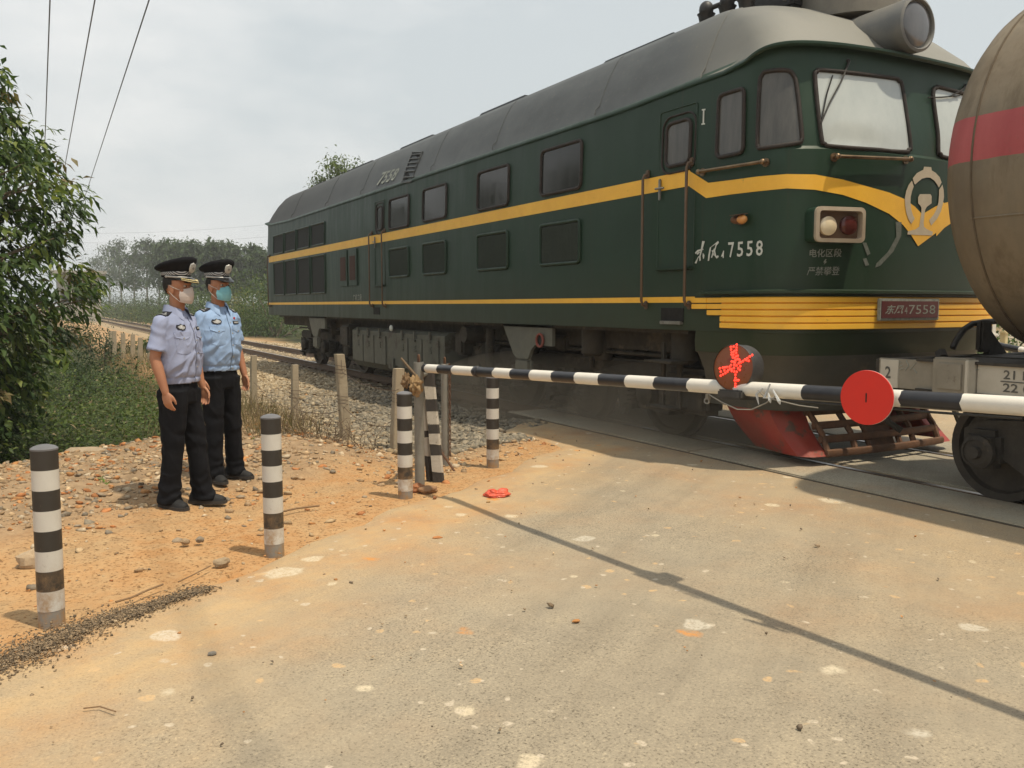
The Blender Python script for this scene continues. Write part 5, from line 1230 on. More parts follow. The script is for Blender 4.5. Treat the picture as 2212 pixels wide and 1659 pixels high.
# ------------------------------------------------ vegetation
def leaf_mat(name, trans=.35, rough=.55, back=(1.15, 1.2, .8)):
    m, nt, b = _nt(name); c = attr_col(nt)
    c2 = mixc(nt, 1.0, c, ramp(nt, noise_tex(nt, 3, 3), [(.3, (.8, .8, .8)), (.7, (1.2, 1.2, 1.2))]), 'MULTIPLY')
    nt.links.new(c2, b.inputs['Base Color']); b.inputs['Roughness'].default_value = rough; b.inputs['Specular IOR Level'].default_value = .3
    t = N(nt, 'ShaderNodeBsdfTranslucent'); nt.links.new(mixc(nt, 1.0, c2, back, 'MULTIPLY'), t.inputs['Color'])
    mx = N(nt, 'ShaderNodeMixShader'); mx.inputs[0].default_value = trans
    out = nt.nodes['Material Output']; nt.links.new(b.outputs[0], mx.inputs[1]); nt.links.new(t.outputs[0], mx.inputs[2]); nt.links.new(mx.outputs[0], out.inputs[0]); return m
M_leaf = leaf_mat('leaf'); M_bark = pmat('bark', (.16, .125, .085), (.1, .08, .055), 9, .95, bmp=.6)
M_euc = pmat('pale_bark', (.30, .27, .21), (.2, .175, .13), 5, .9)
def unit(v): return v / (np.linalg.norm(v, axis=-1, keepdims=True) + 1e-9)
def leaves(base, dirv, length, width, droop=.35):
    """six-vertex folded, drooping leaves: returns (verts, tri faces)"""
    n = len(base); up = np.tile([0, 0, 1.], (n, 1)); d = unit(dirv); s = unit(np.cross(d, up) + RNG.normal(0, .35, (n, 3))); nn = unit(np.cross(s, d))
    L_ = length[:, None]; Wd = width[:, None]; dr = np.array([0, 0, -1.])[None] * L_ * droop
    mid = base + d * L_ * .48 + dr * .22; tip = base + d * L_ + dr
    V = np.stack([base, mid + s * Wd * .5 + nn * Wd * .16, mid, mid - s * Wd * .5 + nn * Wd * .16, tip], 1)
    f = np.array([(0, 1, 2), (0, 2, 3), (1, 4, 2), (2, 4, 3)]); F_ = f[None] + (np.arange(n) * 5)[:, None, None]
    return V.reshape(-1, 3), F_.reshape(-1, 3)
def leaf_object(name, base, dirv, length, width, cols, parent=None, origin=(0, 0, 0), droop=.35):
    V, F_ = leaves(base, dirv, length, width, droop); return np_object(name, V, F_, M_leaf, np.repeat(cols, 5, 0), parent, origin)
def cpick(pal, n, lo=.8, hi=1.2):
    p = np.array(pal); return p[RNG.integers(0, len(p), n)] * RNG.uniform(lo, hi, (n, 1))
# the big roadside tree at the left edge
def near_tree():
    base = Vector((-.75, 10.55, -.35)); t = thing('broadleaf_tree', base, 'tall leafy green tree with long drooping leaves at the left edge, beside the dirt verge', 'tree')
    tr = MB(); tr.tube([base, base + Vector((.05, .0, 1.2)), base + Vector((-.02, .1, 2.6)), base + Vector((.02, .05, 4.2))], [.11, .09, .06, .02], 10)
    C = np.array([base.x, base.y, 0])
    sil = [(1030, 10), (960, 60), (880, 105), (800, 120), (770, 150), (700, 165), (650, 175), (610, 205), (585, 215), (560, 165), (490, 170), (430, 150), (400, 128), (330, 120), (300, 105), (240, 75), (200, 45), (165, 22), (120, -30), (60, -90)]
    cx0 = -150
    n = 2500; ctr = []; outd = []
    while len(ctr) < n:
        py = RNG.uniform(40, 1030); k = np.interp(py, [s[0] for s in sil[::-1]], [s[1] for s in sil[::-1]])
        hw = (k - cx0 + 10); r = hw / 1853 * 9.3 * (RNG.random() ** .42); a = RNG.uniform(0, 2 * math.pi)
        z = at_d(100, py, 9.3).z
        lump = .78 + .34 * noise.noise(Vector((math.cos(a) * 1.6, math.sin(a) * 1.6, z * 1.5)))
        r *= min(1.02, lump + .12)
        ax = np.array([math.cos(a), math.sin(a), 0]) * r
        c0 = at_d(cx0, py, 9.3); p = np.array([c0.x + ax[0], c0.y + ax[1], z])
        ctr.append(p); outd.append(unit(np.array([ax[0], ax[1], .25 * r + .05])))
    ctr = np.array(ctr); outd = np.array(outd)
    for i in range(0, n, 14):
        p = ctr[i]; a0 = base + Vector((0, 0, max(.3, min(4.0, p[2] - base.z - .7)))); tr.tube([a0, a0.lerp(Vector(p), .55) + Vector((0, 0, .12)), Vector(p)], [.022, .013, .005], 5)
    tr.build('trunk', M_bark, t, smooth=60)
    B = []; D = []; Ln = []; Co = []
    for p, o in zip(ctr, outd):
        k = RNG.integers(9, 16); tone = RNG.random()
        ti = RNG.random(k)[:, None]; st = p + (o * .22 + np.array([0, 0, -.07])) * (ti - .6) * 1.3 + RNG.normal(0, .045, (k, 3))
        dv = unit(o * .55 + RNG.normal(0, .45, (k, 3)) + np.array([0, 0, -.45]))
        B.append(st); D.append(dv); Ln.append(RNG.uniform(.085, .155, k))
        pal = [(.045, .085, .022), (.062, .108, .027), (.034, .066, .02), (.08, .125, .032)]
        if tone > .7: pal = [(.13, .18, .04), (.18, .22, .05), (.10, .15, .035)]
        if tone > .96: pal = [(.2, .17, .08), (.17, .13, .06)]
        Co.append(cpick(pal, k))
    B = np.concatenate(B); D = np.concatenate(D); Ln = np.concatenate(Ln)
    leaf_object('crown', B, D, Ln, Ln * RNG.uniform(.34, .5, len(Ln)), np.concatenate(Co), t, base, .3)
near_tree()
def clump_bush(name, c, r, n, leaf, pal, label, cat, parent=None, stems=True, group=None, lw=.45, droop=.2):
    """bush built of leaf sprays through its volume, with thin stems"""
    c = Vector(c); t = thing(name, c, label, cat, group)
    nc = max(6, n // 26); cc = unit(RNG.normal(size=(nc, 3))); cc[:, 2] = np.abs(cc[:, 2]) * 1.0; rad = RNG.random(nc) ** .45
    cen = cc * rad[:, None] * np.array(r) + np.array(c) + np.array([0, 0, r[2] * .05])
    idx = RNG.integers(0, nc, n); o = unit(cen[idx] - np.array(c)); sp = np.mean(r) * .2
    b = cen[idx] + RNG.normal(0, 1, (n, 3)) * sp
    b[:, 2] = np.maximum(b[:, 2], c.z + .02)
    d = unit(o * .7 + RNG.normal(0, .7, (n, 3)) + np.array([0, 0, .1])); ln = leaf * RNG.uniform(.6, 1.25, n)
    tone = RNG.uniform(.7, 1.3, nc)[idx][:, None]
    leaf_object('foliage', b, d, ln, ln * lw, cpick(pal, n) * tone, t, c, droop)
    m = MB()
    for i in range(0, nc, max(1, nc // 10)): m.tube([c + Vector((0, 0, -.1)), c.lerp(Vector(cen[i]), .6) + Vector((0, 0, .05 * r[2])), Vector(cen[i])], [max(.004, r[2] * .018), max(.003, r[2] * .011), .003], 5)
    m.build('stem', M_bark, t, smooth=60); return t
# weeds that fill the hollow behind the rubble
def weeds():
    n = 30000; x = RNG.uniform(-2.5, 2.55, n); y = RNG.uniform(9.3, 26, n) ; y = 9.3 + (y - 9.3) * RNG.random(n) ** .5
    q = EDGE_V - (x * RN.x + y * RN.y); nzz = np.array([nzv(a, b, 1.1, 2) for a, b in zip(x, y)])
    keep = (q + .5 * nzz > 4.25) & (x < 2.3 + .35 * nzz - .02 * (y - 10)); x, y, nzz = x[keep], y[keep], nzz[keep]; n = len(x)
    h = .46 + .5 * nzz + .25 * np.array([nzv(a, b, 4, 6) for a, b in zip(x, y)]); z = gzs(zip(x, y)) + h * RNG.random(n) ** .6
    d = unit(RNG.normal(0, 1, (n, 3)) * np.array([1, 1, .5]) + np.array([0, 0, .35])); ln = RNG.uniform(.035, .085, n) * (1 + .03 * (y - 10))
    cols = cpick([(.065, .105, .025), (.09, .135, .032), (.046, .08, .02), (.115, .15, .042), (.075, .095, .035)], n) * (1 + .35 * nzz[:, None])
    dry = RNG.random(n) < .035; cols[dry] = (.26, .21, .12)
    o = leaf_object('weeds', np.stack([x, y, z], 1), d, ln, ln * .5, cols); tag(o, 'low green weeds filling the hollow behind the rubble', 'weeds', kind='stuff')
    # dry grass along the fence
    n = 5200; s = RNG.random(n); y = 9.6 + 22 * s ** 1.6; x = 2.35 + .4 * RNG.normal(0, 1, n) + .25 * np.sin(y * 1.7); k = (y > 10.2) | (x > 2.1); x, y = x[k], y[k]; n = len(x)
    base = np.stack([x, y, gzs(zip(x, y)) - .02], 1); d = unit(np.stack([RNG.normal(0, .32, n), RNG.normal(0, .32, n), np.ones(n)], 1)); ln = RNG.uniform(.12, .5, n)
    o = leaf_object('dry_grass', base, d, ln, np.full(n, .008) * (1 + .02 * (y - 9)), cpick([(.24, .18, .095), (.30, .235, .13), (.17, .125, .07), (.12, .12, .05)], n), droop=.12); tag(o, 'dry straw coloured grass along the post fence', 'grass', kind='stuff')
weeds()
# dead vine tangles at the posts
def vine(c, h, w, n, label):
    m = MB(); c = Vector(c)
    for k in range(n):
        p = c + Vector((random.uniform(-w * .5, w * .5), random.uniform(-.1, .1), -.1)); P = [p.copy()]; d = Vector((random.uniform(-.5, .5), random.uniform(-.3, .3), 1)).normalized(); L_ = h * random.uniform(.4, 1.1)
        for s in range(9): d = (d + Vector((random.uniform(-.45, .45), random.uniform(-.35, .35), random.uniform(-.25, .2) - .05 * s * .5))).normalized(); p = p + d * L_ / 9; P.append(p.copy())
        m.tube(P, [.005, .0045, .004, .004, .0035, .003, .003, .0025, .002, .0015], 4)
        for b in range(3):
            q = P[random.randint(3, 8)]; e = q + Vector((random.uniform(-.16, .16), random.uniform(-.1, .1), random.uniform(-.02, .14))); m.tube([q, q.lerp(e, .5) + Vector((0, 0, .02)), e], .0018, 3)
    o = m.build('dead_vine', pmat('dead_vine_bark', (.15, .105, .065), (.1, .07, .045), 12, .95), origin=c, smooth=60); tag(o, label, 'dead vine', 'dead vines tangled at the fence')
vine((2.72, 9.75, -.1), .85, .35, 46, 'dead brown vines climbing the weathered post behind the second bollard')
vine((2.45, 10.9, -.1), .75, .6, 46, 'dead brown brush standing beside the second officer and the thin post')
vine((3.05, 9.35, -.1), .6, .7, 34, 'thin dead twigs spreading at the foot of the tilted post')
# far eucalyptus row: each tree on its own trunk, with gaps under the crown
def tree_far(x, y, h, w, label, pal, group, name='eucalyptus_tree', z0=-.5, low=.3, n=620, leaf=None, bark=None):
    b = Vector((x, y, z0)); t = thing(name, b, label, 'tree', group); m = MB(); lean = Vector((random.uniform(-.4, .4), 0, 0))
    m.tube([b, b + Vector((0, 0, h * .5)) + lean * .5, b + Vector((0, 0, h * .93)) + lean], [h * .014, h * .010, h * .003], 6)
    nc = 34; cen = []
    for i in range(nc):
        s = RNG.random() ** .75; zc_ = h * (low + (1 - low) * s); rr_ = w * math.sin(math.pi * min(1, .24 + .72 * s)) * (.35 + .75 * RNG.random()); a = RNG.uniform(0, 2 * math.pi)
        p = np.array([x + lean.x * s + math.cos(a) * rr_, y + math.sin(a) * rr_, z0 + zc_]); cen.append(p)
        if i % 2 == 0: q = b + Vector((lean.x * s * .8, 0, zc_ * .86)); m.tube([q, Vector(p)], [h * .005, h * .002], 4)
    m.build('trunk', bark or M_euc, t, smooth=60); cen = np.array(cen); idx = RNG.integers(0, nc, n); leaf = leaf or h * .055
    off = RNG.normal(0, 1, (n, 3)) * np.array([w * .22, w * .22, h * .035]); p = cen[idx] + off; tone = RNG.uniform(.75, 1.25, nc)[idx][:, None]
    d = unit(RNG.normal(0, 1, (n, 3)) + np.array([0, 0, -.3])); ln = leaf * RNG.uniform(.6, 1.3, n)
    leaf_object('crown', p, d, ln, ln * .5, cpick(pal, n) * tone, t, b, .25); return t
PAL_E = [(.048, .08, .03), (.06, .095, .036), (.04, .068, .027), (.07, .105, .04)]
row = [(205, 560), (232, 532), (258, 521), (285, 528), (312, 519), (338, 527), (362, 522), (388, 526), (408, 524), (430, 533), (452, 529), (472, 536), (492, 528), (515, 540), (540, 532), (560, 548), (585, 540), (610, 550)]
adj = ['round topped', 'broad', 'tall slim', 'pale trunked', 'bushy']
for i, (px, py) in enumerate(row):
    fx_ = .4872 + .8732 * (px - 1106) / 1853; d = max(96 + 8 * random.random(), 15 / fx_ + 4 * random.random()); p = at_d(px, py, d); h = p.z + .5
    nx_ = ['at the left end of the far row', 'second in the far row', 'third in the far row', 'fourth in the far row', 'fifth in the far row, the highest one', 'sixth in the far row', 'seventh in the far row', 'eighth in the far row', 'above the cap of the first officer', 'tenth in the far row, over the two caps', 'above the cap of the second officer', 'just right of the second cap', 'thirteenth in the far row', 'fourteenth in the far row', 'with a pointed top near the engine', 'partly behind the rear end of the engine', 'mostly behind the rear end of the engine', 'hidden last behind the engine'][i]
    tree_far(p.x, p.y, h, (1.75 + .5 * random.random()) * max(1, d / 105), 'dark eucalyptus tree ' + nx_, PAL_E, 'far row of eucalyptus trees', low=.40, n=1400, leaf=.60)
# a lower, denser second rank that closes the gaps near the ground
PAL_M = [(.06, .10, .028), (.08, .125, .032), (.045, .08, .024), (.10, .14, .04)]
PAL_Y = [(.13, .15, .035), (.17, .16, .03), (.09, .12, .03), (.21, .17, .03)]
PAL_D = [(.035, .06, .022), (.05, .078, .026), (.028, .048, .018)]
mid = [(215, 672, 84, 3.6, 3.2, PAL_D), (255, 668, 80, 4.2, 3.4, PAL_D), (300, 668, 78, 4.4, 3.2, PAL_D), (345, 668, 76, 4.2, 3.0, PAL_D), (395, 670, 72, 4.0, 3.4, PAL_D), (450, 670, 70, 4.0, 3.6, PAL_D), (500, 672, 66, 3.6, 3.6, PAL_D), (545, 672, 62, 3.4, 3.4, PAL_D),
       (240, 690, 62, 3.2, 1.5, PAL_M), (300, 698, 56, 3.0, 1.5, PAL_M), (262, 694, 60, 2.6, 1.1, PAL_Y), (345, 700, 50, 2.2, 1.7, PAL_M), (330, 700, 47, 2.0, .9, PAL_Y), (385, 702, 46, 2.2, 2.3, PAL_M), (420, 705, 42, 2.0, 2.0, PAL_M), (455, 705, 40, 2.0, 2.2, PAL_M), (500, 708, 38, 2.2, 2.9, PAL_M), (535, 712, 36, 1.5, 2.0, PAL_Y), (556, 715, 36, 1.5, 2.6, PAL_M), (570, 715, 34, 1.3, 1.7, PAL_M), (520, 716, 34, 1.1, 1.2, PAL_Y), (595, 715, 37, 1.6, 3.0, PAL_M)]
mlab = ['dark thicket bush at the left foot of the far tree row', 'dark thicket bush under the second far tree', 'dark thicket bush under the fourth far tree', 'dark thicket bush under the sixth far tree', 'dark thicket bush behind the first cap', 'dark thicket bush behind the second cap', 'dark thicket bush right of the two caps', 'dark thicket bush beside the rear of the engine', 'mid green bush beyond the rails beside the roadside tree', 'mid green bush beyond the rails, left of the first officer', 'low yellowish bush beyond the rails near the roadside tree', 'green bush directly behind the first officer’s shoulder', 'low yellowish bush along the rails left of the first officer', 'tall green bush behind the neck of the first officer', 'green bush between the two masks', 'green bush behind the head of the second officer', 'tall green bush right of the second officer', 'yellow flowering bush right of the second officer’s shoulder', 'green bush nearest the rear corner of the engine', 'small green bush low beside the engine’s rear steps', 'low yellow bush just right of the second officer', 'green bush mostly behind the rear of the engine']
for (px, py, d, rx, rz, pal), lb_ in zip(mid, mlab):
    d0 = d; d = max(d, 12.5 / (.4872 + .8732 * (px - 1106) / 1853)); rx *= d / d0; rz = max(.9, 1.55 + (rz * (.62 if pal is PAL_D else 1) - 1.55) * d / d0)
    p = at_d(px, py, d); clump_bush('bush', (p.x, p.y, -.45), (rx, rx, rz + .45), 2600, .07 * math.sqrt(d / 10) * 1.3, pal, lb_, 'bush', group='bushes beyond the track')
PAL_B = [(.09, .13, .035), (.12, .16, .045), (.07, .105, .03)]
for px, py, d, w, lb_ in ((735, 358, 44, 1.6, 'yellow green tree top showing above the engine roof'), (780, 372, 45, 1.2, 'smaller yellow green tree top beside it above the engine roof')):
    p = at_d(px, py, d); tree_far(p.x, p.y, p.z + .5, w, lb_, PAL_B, 'trees behind the engine', 'broadleaf_tree', low=.4, n=3600, leaf=.2, bark=M_bark)
for px, d, rx, rz, lb_ in ((2120, 20, 1.6, 2.3, 'leafy shrub seen between the engine nose and the tank'), (2165, 21, 1.5, 2.0, 'shrub behind the white pillars under the tank'), (2215, 19, 1.3, 1.6, 'shrub at the right edge below the tank')):
    p = at_d(px, 740, d); clump_bush('bush', (p.x, p.y, -.1), (rx, rx, rz), 1500, .12, PAL_M, lb_, 'bush', group='shrubs across the crossing')
# scrub on the near left bank beyond the weeds, by the far posts
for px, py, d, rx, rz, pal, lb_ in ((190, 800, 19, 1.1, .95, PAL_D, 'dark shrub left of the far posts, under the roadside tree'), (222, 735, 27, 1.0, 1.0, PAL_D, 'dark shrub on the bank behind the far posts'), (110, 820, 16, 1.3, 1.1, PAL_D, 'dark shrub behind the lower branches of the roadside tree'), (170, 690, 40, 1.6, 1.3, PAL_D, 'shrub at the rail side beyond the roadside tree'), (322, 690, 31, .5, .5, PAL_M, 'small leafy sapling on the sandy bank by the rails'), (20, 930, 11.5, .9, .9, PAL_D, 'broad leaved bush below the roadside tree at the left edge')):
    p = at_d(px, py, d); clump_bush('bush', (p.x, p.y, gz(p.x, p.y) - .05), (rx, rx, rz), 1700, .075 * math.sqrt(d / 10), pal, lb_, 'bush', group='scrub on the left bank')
for px, py, lb_ in ((208, 1048, 'tiny green weed sprouting in the rubble left of the officers'), (228, 1052, 'second tiny green weed beside it in the rubble'), (513, 950, 'small weed in front of the old boards'), (545, 958, 'small weed at the end of the old boards')):
    p = at_z(px, py, .04); clump_bush('weed', (p.x, p.y, p.z), (.05, .05, .06), 40, .035, [(.12, .2, .035), (.16, .24, .05)], lb_, 'weed', group='tiny weeds in the rubble')
# twigs and straw on the dirt
def twig(P, r, label):
    o = MB().tube([at_z(x, y, .012) for x, y in P], r, 5).build('twig', pmat('twig_' + str(len(bpy.data.materials)), (.26, .17, .09), (.18, .11, .06), 20, .9), origin=at_z(*P[0], .01), smooth=60); tag(o, label, 'twig', 'dry twigs on the ground')
twig([(250, 1300), (285, 1290), (320, 1274), (352, 1262)], .006, 'dry brown stalk lying on the dark grit at lower left')
twig([(385, 1257), (420, 1240), (455, 1222)], .004, 'thin dry stalk on the dirt between the two near bollards')
twig([(585, 1110), (640, 1098), (690, 1092)], .008, 'pale splinter of wood on the rubble right of the second bollard')
twig([(180, 1530), (215, 1526), (250, 1537)], .003, 'thin twig on the road at the lower left')
# ------------------------------------------------ power lines and the distant building
M_cable = pmat('overhead_cable', (.10, .10, .10), (.16, .16, .15), 3, .5)
for (x0, y0, x1, y1), X_, lb_ in (((108, 0, 99, 250), .30, 'left one of three overhead power cables'), ((205, 0, 140, 360), 1.12, 'middle one of three overhead power cables'), ((322, 0, 172, 460), 2.35, 'right one of three overhead power cables')):
    def gp(x, y, zt): d = ray(x, y); return EYE + d * ((zt - CAMH) / d.z)
    a = gp(x0 + (x0 - x1) * .25, y0 - (y1 - y0) * .25, 7.6); b = gp(x1, y1, 7.2); c = gp(x1 + (x1 - x0) * .25, y1 + (y1 - y0) * .25, 7.3); e = gp(x1 + (x1 - x0) * .45, y1 + (y1 - y0) * .45, 8.0)
    P = [a, a.lerp(b, .33), a.lerp(b, .66), b, b.lerp(c, .5), c, e]; o = MB().tube(P, .014, 6).build('power_cable', M_cable, origin=a, smooth=60); tag(o, lb_, 'power cable', 'overhead power cables')
for y0, y1, lb_ in ((504, 482, 'upper faint power line far behind the trees'), (524, 509, 'lower faint power line far behind the trees')):
    P = []
    for k in range(13):
        s = k / 12; p = at_d(150 + 460 * s, y0 + (y1 - y0) * s, 170); P.append(p - Vector((0, 0, .6 * math.sin(math.pi * s))))
    o = MB().tube(P, .016, 5).build('power_line', M_cable, origin=P[0], smooth=60); tag(o, lb_, 'power line', 'distant power lines')
def building():
    M_con = pmat('grey_render', (.40, .38, .33), (.32, .3, .26), 2, .9, bmp=.2); p = at_d(172, 655, 95); o = Vector((p.x, p.y, -.5)); zt = at_d(175, 592, 95).z
    t = thing('concrete_building', o, 'pale concrete building with a flat roof slab behind the roadside tree', 'building')
    w = MB().box(o + Vector((0, 2, (zt + .5) / 2)), (4.2, 5, zt + .5)).build('wall', M_con, t); MB().box(o + Vector((0, 2, zt + .65)), (5.6, 6.2, .4), bev=.05).build('roof', M_con, t)
    for k in range(3):
        f = MB().box(o + Vector((-1.35 + 1.35 * k, -.52, (zt + .5) * .55)), (1.0, .1, 1.4)).build('window', M_greyp, t); MB().box(o + Vector((-1.35 + 1.35 * k, -.575, (zt + .5) * .55)), (.8, .03, 1.2)).build('pane', M_glass, f)
building()

# trees on the near side of the line, outside the picture's left edge: the carriage windows mirror them
for i, (x, y, h, w) in enumerate(((-7.5, 13, 6.5, 2.6), (-11, 20, 8.0, 3), (-8.5, 27, 8.4, 3.0), (-10, 33, 9.2, 3.2), (-9.5, 42, 9.4, 3.4), (-9, 52, 9, 3.6), (-11, 64, 11, 4.2))):
    tree_far(x, y, h, w, 'leafy tree in the roadside wood left of the tree at the picture edge', PAL_D, 'roadside wood behind the left edge', 'broadleaf_tree', low=.15, n=1500, leaf=.42, bark=M_bark, z0=-.4)
# ------------------------------------------------ hazy air and the dust the train lifts
def volume_box(name, lo, hi, dens, col, label, aniso=.2):
    m = bpy.data.materials.new(name + '_air'); m.use_nodes = True; nt = m.node_tree; nt.nodes.clear()
    v = N(nt, 'ShaderNodeVolumePrincipled'); v.inputs['Density'].default_value = dens; v.inputs['Color'].default_value = (*col, 1); v.inputs['Anisotropy'].default_value = aniso
    o = N(nt, 'ShaderNodeOutputMaterial'); nt.links.new(v.outputs[0], o.inputs['Volume'])
    c = [(a + b) / 2 for a, b in zip(lo, hi)]; ob = MB().box(c, [b - a for a, b in zip(lo, hi)]).build(name, m, smooth=0); tag(ob, label, name, kind='stuff'); return ob
volume_box('haze', (-160, -60, -3), (200, 420, 16), .0013, (.92, .93, .93), 'thin pale haze lying over the whole scene')

def dust(c, r, dens, label):
    m = bpy.data.materials.get('dust_air')
    if not m:
        m = bpy.data.materials.new('dust_air'); m.use_nodes = True; nt = m.node_tree; nt.nodes.clear(); v = N(nt, 'ShaderNodeVolumePrincipled'); v.inputs['Density'].default_value = dens; v.inputs['Color'].default_value = (.86, .70, .5, 1)
        o = N(nt, 'ShaderNodeOutputMaterial'); nt.links.new(v.outputs[0], o.inputs['Volume'])
    ob = MB().ball(c, r, 24, 16).build('dust', m, origin=c, smooth=80); tag(ob, label, 'dust', 'dust under the engine', kind='stuff')
dust((6.5, 7.7, .3), (1.0, 1.9, .62), .20, 'brown dust blown up beside the leading wheels')
dust((6.3, 10.6, .3), (1.1, 2.6, .6), .20, 'brown dust drifting under the middle of the engine')
# ------------------------------------------------ the two officers
def remeshed(mb, name, mats, parent, voxel=.006, smooth=4, disp=None, origin=None, trim=None):
    """fuse overlapping volumes into one continuous skin, then crease or trim it"""
    me = mb.mesh('lump', mats, origin or (0, 0, 0), 0); o = bpy.data.objects.new('lump', me); COL.objects.link(o)
    m = o.modifiers.new('r', 'REMESH'); m.mode = 'VOXEL'; m.voxel_size = voxel
    if smooth: s = o.modifiers.new('s', 'SMOOTH'); s.factor = .5; s.iterations = smooth
    dg = bpy.context.evaluated_depsgraph_get(); dg.update(); ev = bpy.data.meshes.new_from_object(o.evaluated_get(dg)); bpy.data.objects.remove(o); bpy.data.meshes.remove(me)
    ev.name = name
    if disp:
        for v, n in zip(ev.vertices, [x.vector.copy() for x in ev.vertex_normals]): v.co += n * disp(v.co)
    if trim:
        bm = bmesh.new(); bm.from_mesh(ev); bmesh.ops.delete(bm, geom=[f for f in bm.faces if trim(f.calc_center_median())], context='FACES'); bm.to_mesh(ev); bm.free()
    ev.materials.clear()
    for k in (mats if isinstance(mats, (list, tuple)) else [mats]): ev.materials.append(k)
    ev.polygons.foreach_set('use_smooth', np.ones(len(ev.polygons), bool))
    ob = bpy.data.objects.new(name, ev); COL.objects.link(ob); ob.parent = parent; ORG[ob.name] = Vector((0, 0, 0)); return ob
def cap_tube(mb, P, r, n=14, sy=1.0):
    mb.tube(P, r, n, sy=sy); mb.ball(P[0], r[0] * .99, 12, 8); mb.ball(P[-1], r[-1] * .99, 12, 8)
def ell(c, rx, ry, n=28, tilt=0.0, p=2.0):
    out = []
    for k in range(n):
        a = 2 * math.pi * k / n; ca, sa = math.cos(a), math.sin(a)
        out.append(Vector((c[0] + rx * math.copysign(abs(ca) ** (2 / p), ca), c[1] + ry * math.copysign(abs(sa) ** (2 / p), sa), c[2] + tilt * sa)))
    return out
def cloth_mat(name, c1, c2, rough=.85, weave=900, bmp=.1):
    return pmat(name, c1, c2, 6, rough, bmp=bmp, bscale=weave * .2, spec=.2)
M_skin = pmat('skin', (.43, .215, .125), (.36, .165, .095), 9, .55, spec=.3)
M_hair = pmat('short_hair', (.012, .010, .009), (.022, .018, .015), 60, .7, bmp=.3)
M_trou = cloth_mat('navy_black_cloth', (.0035, .004, .006), (.007, .0075, .010), .9)
M_capc = cloth_mat('cap_cloth', (.005, .005, .007), (.008, .008, .010), .9)
M_visor = pmat('visor_gloss', (.01, .01, .011), (.014, .014, .015), 12, .25)
M_silver = pmat('silver_braid', (.58, .58, .56), (.36, .36, .35), 60, .4, .3)
M_gold = pmat('bright_leaf', (.75, .66, .38), (.62, .52, .25), 50, .3, .4)
M_patch = pmat('patch_black', (.012, .013, .018), (.02, .02, .026), 30, .8)
M_shoe = pmat('shoe_black', (.011, .011, .012), (.018, .018, .018), 20, .75, bmp=.3, bscale=140); M_sole = pmat('shoe_sole', (.035, .032, .03), (.06, .052, .045), 20, .9)
M_button = pmat('button', (.55, .53, .47), (.4, .38, .33), 30, .35, .4)
def braid_mat():
    m, nt, b = _nt('chevron_braid'); w = N(nt, 'ShaderNodeTexWave'); w.inputs['Scale'].default_value = 36; w.bands_direction = 'DIAGONAL'
    nt.links.new(N(nt, 'ShaderNodeTexCoord').outputs['Object'], w.inputs['Vector']); nt.links.new(ramp(nt, w.outputs['Fac'], [(.45, (.02, .02, .022)), (.55, (.5, .5, .49))]), b.inputs['Base Color']); b.inputs['Roughness'].default_value = .5; return m
M_braid = braid_mat()
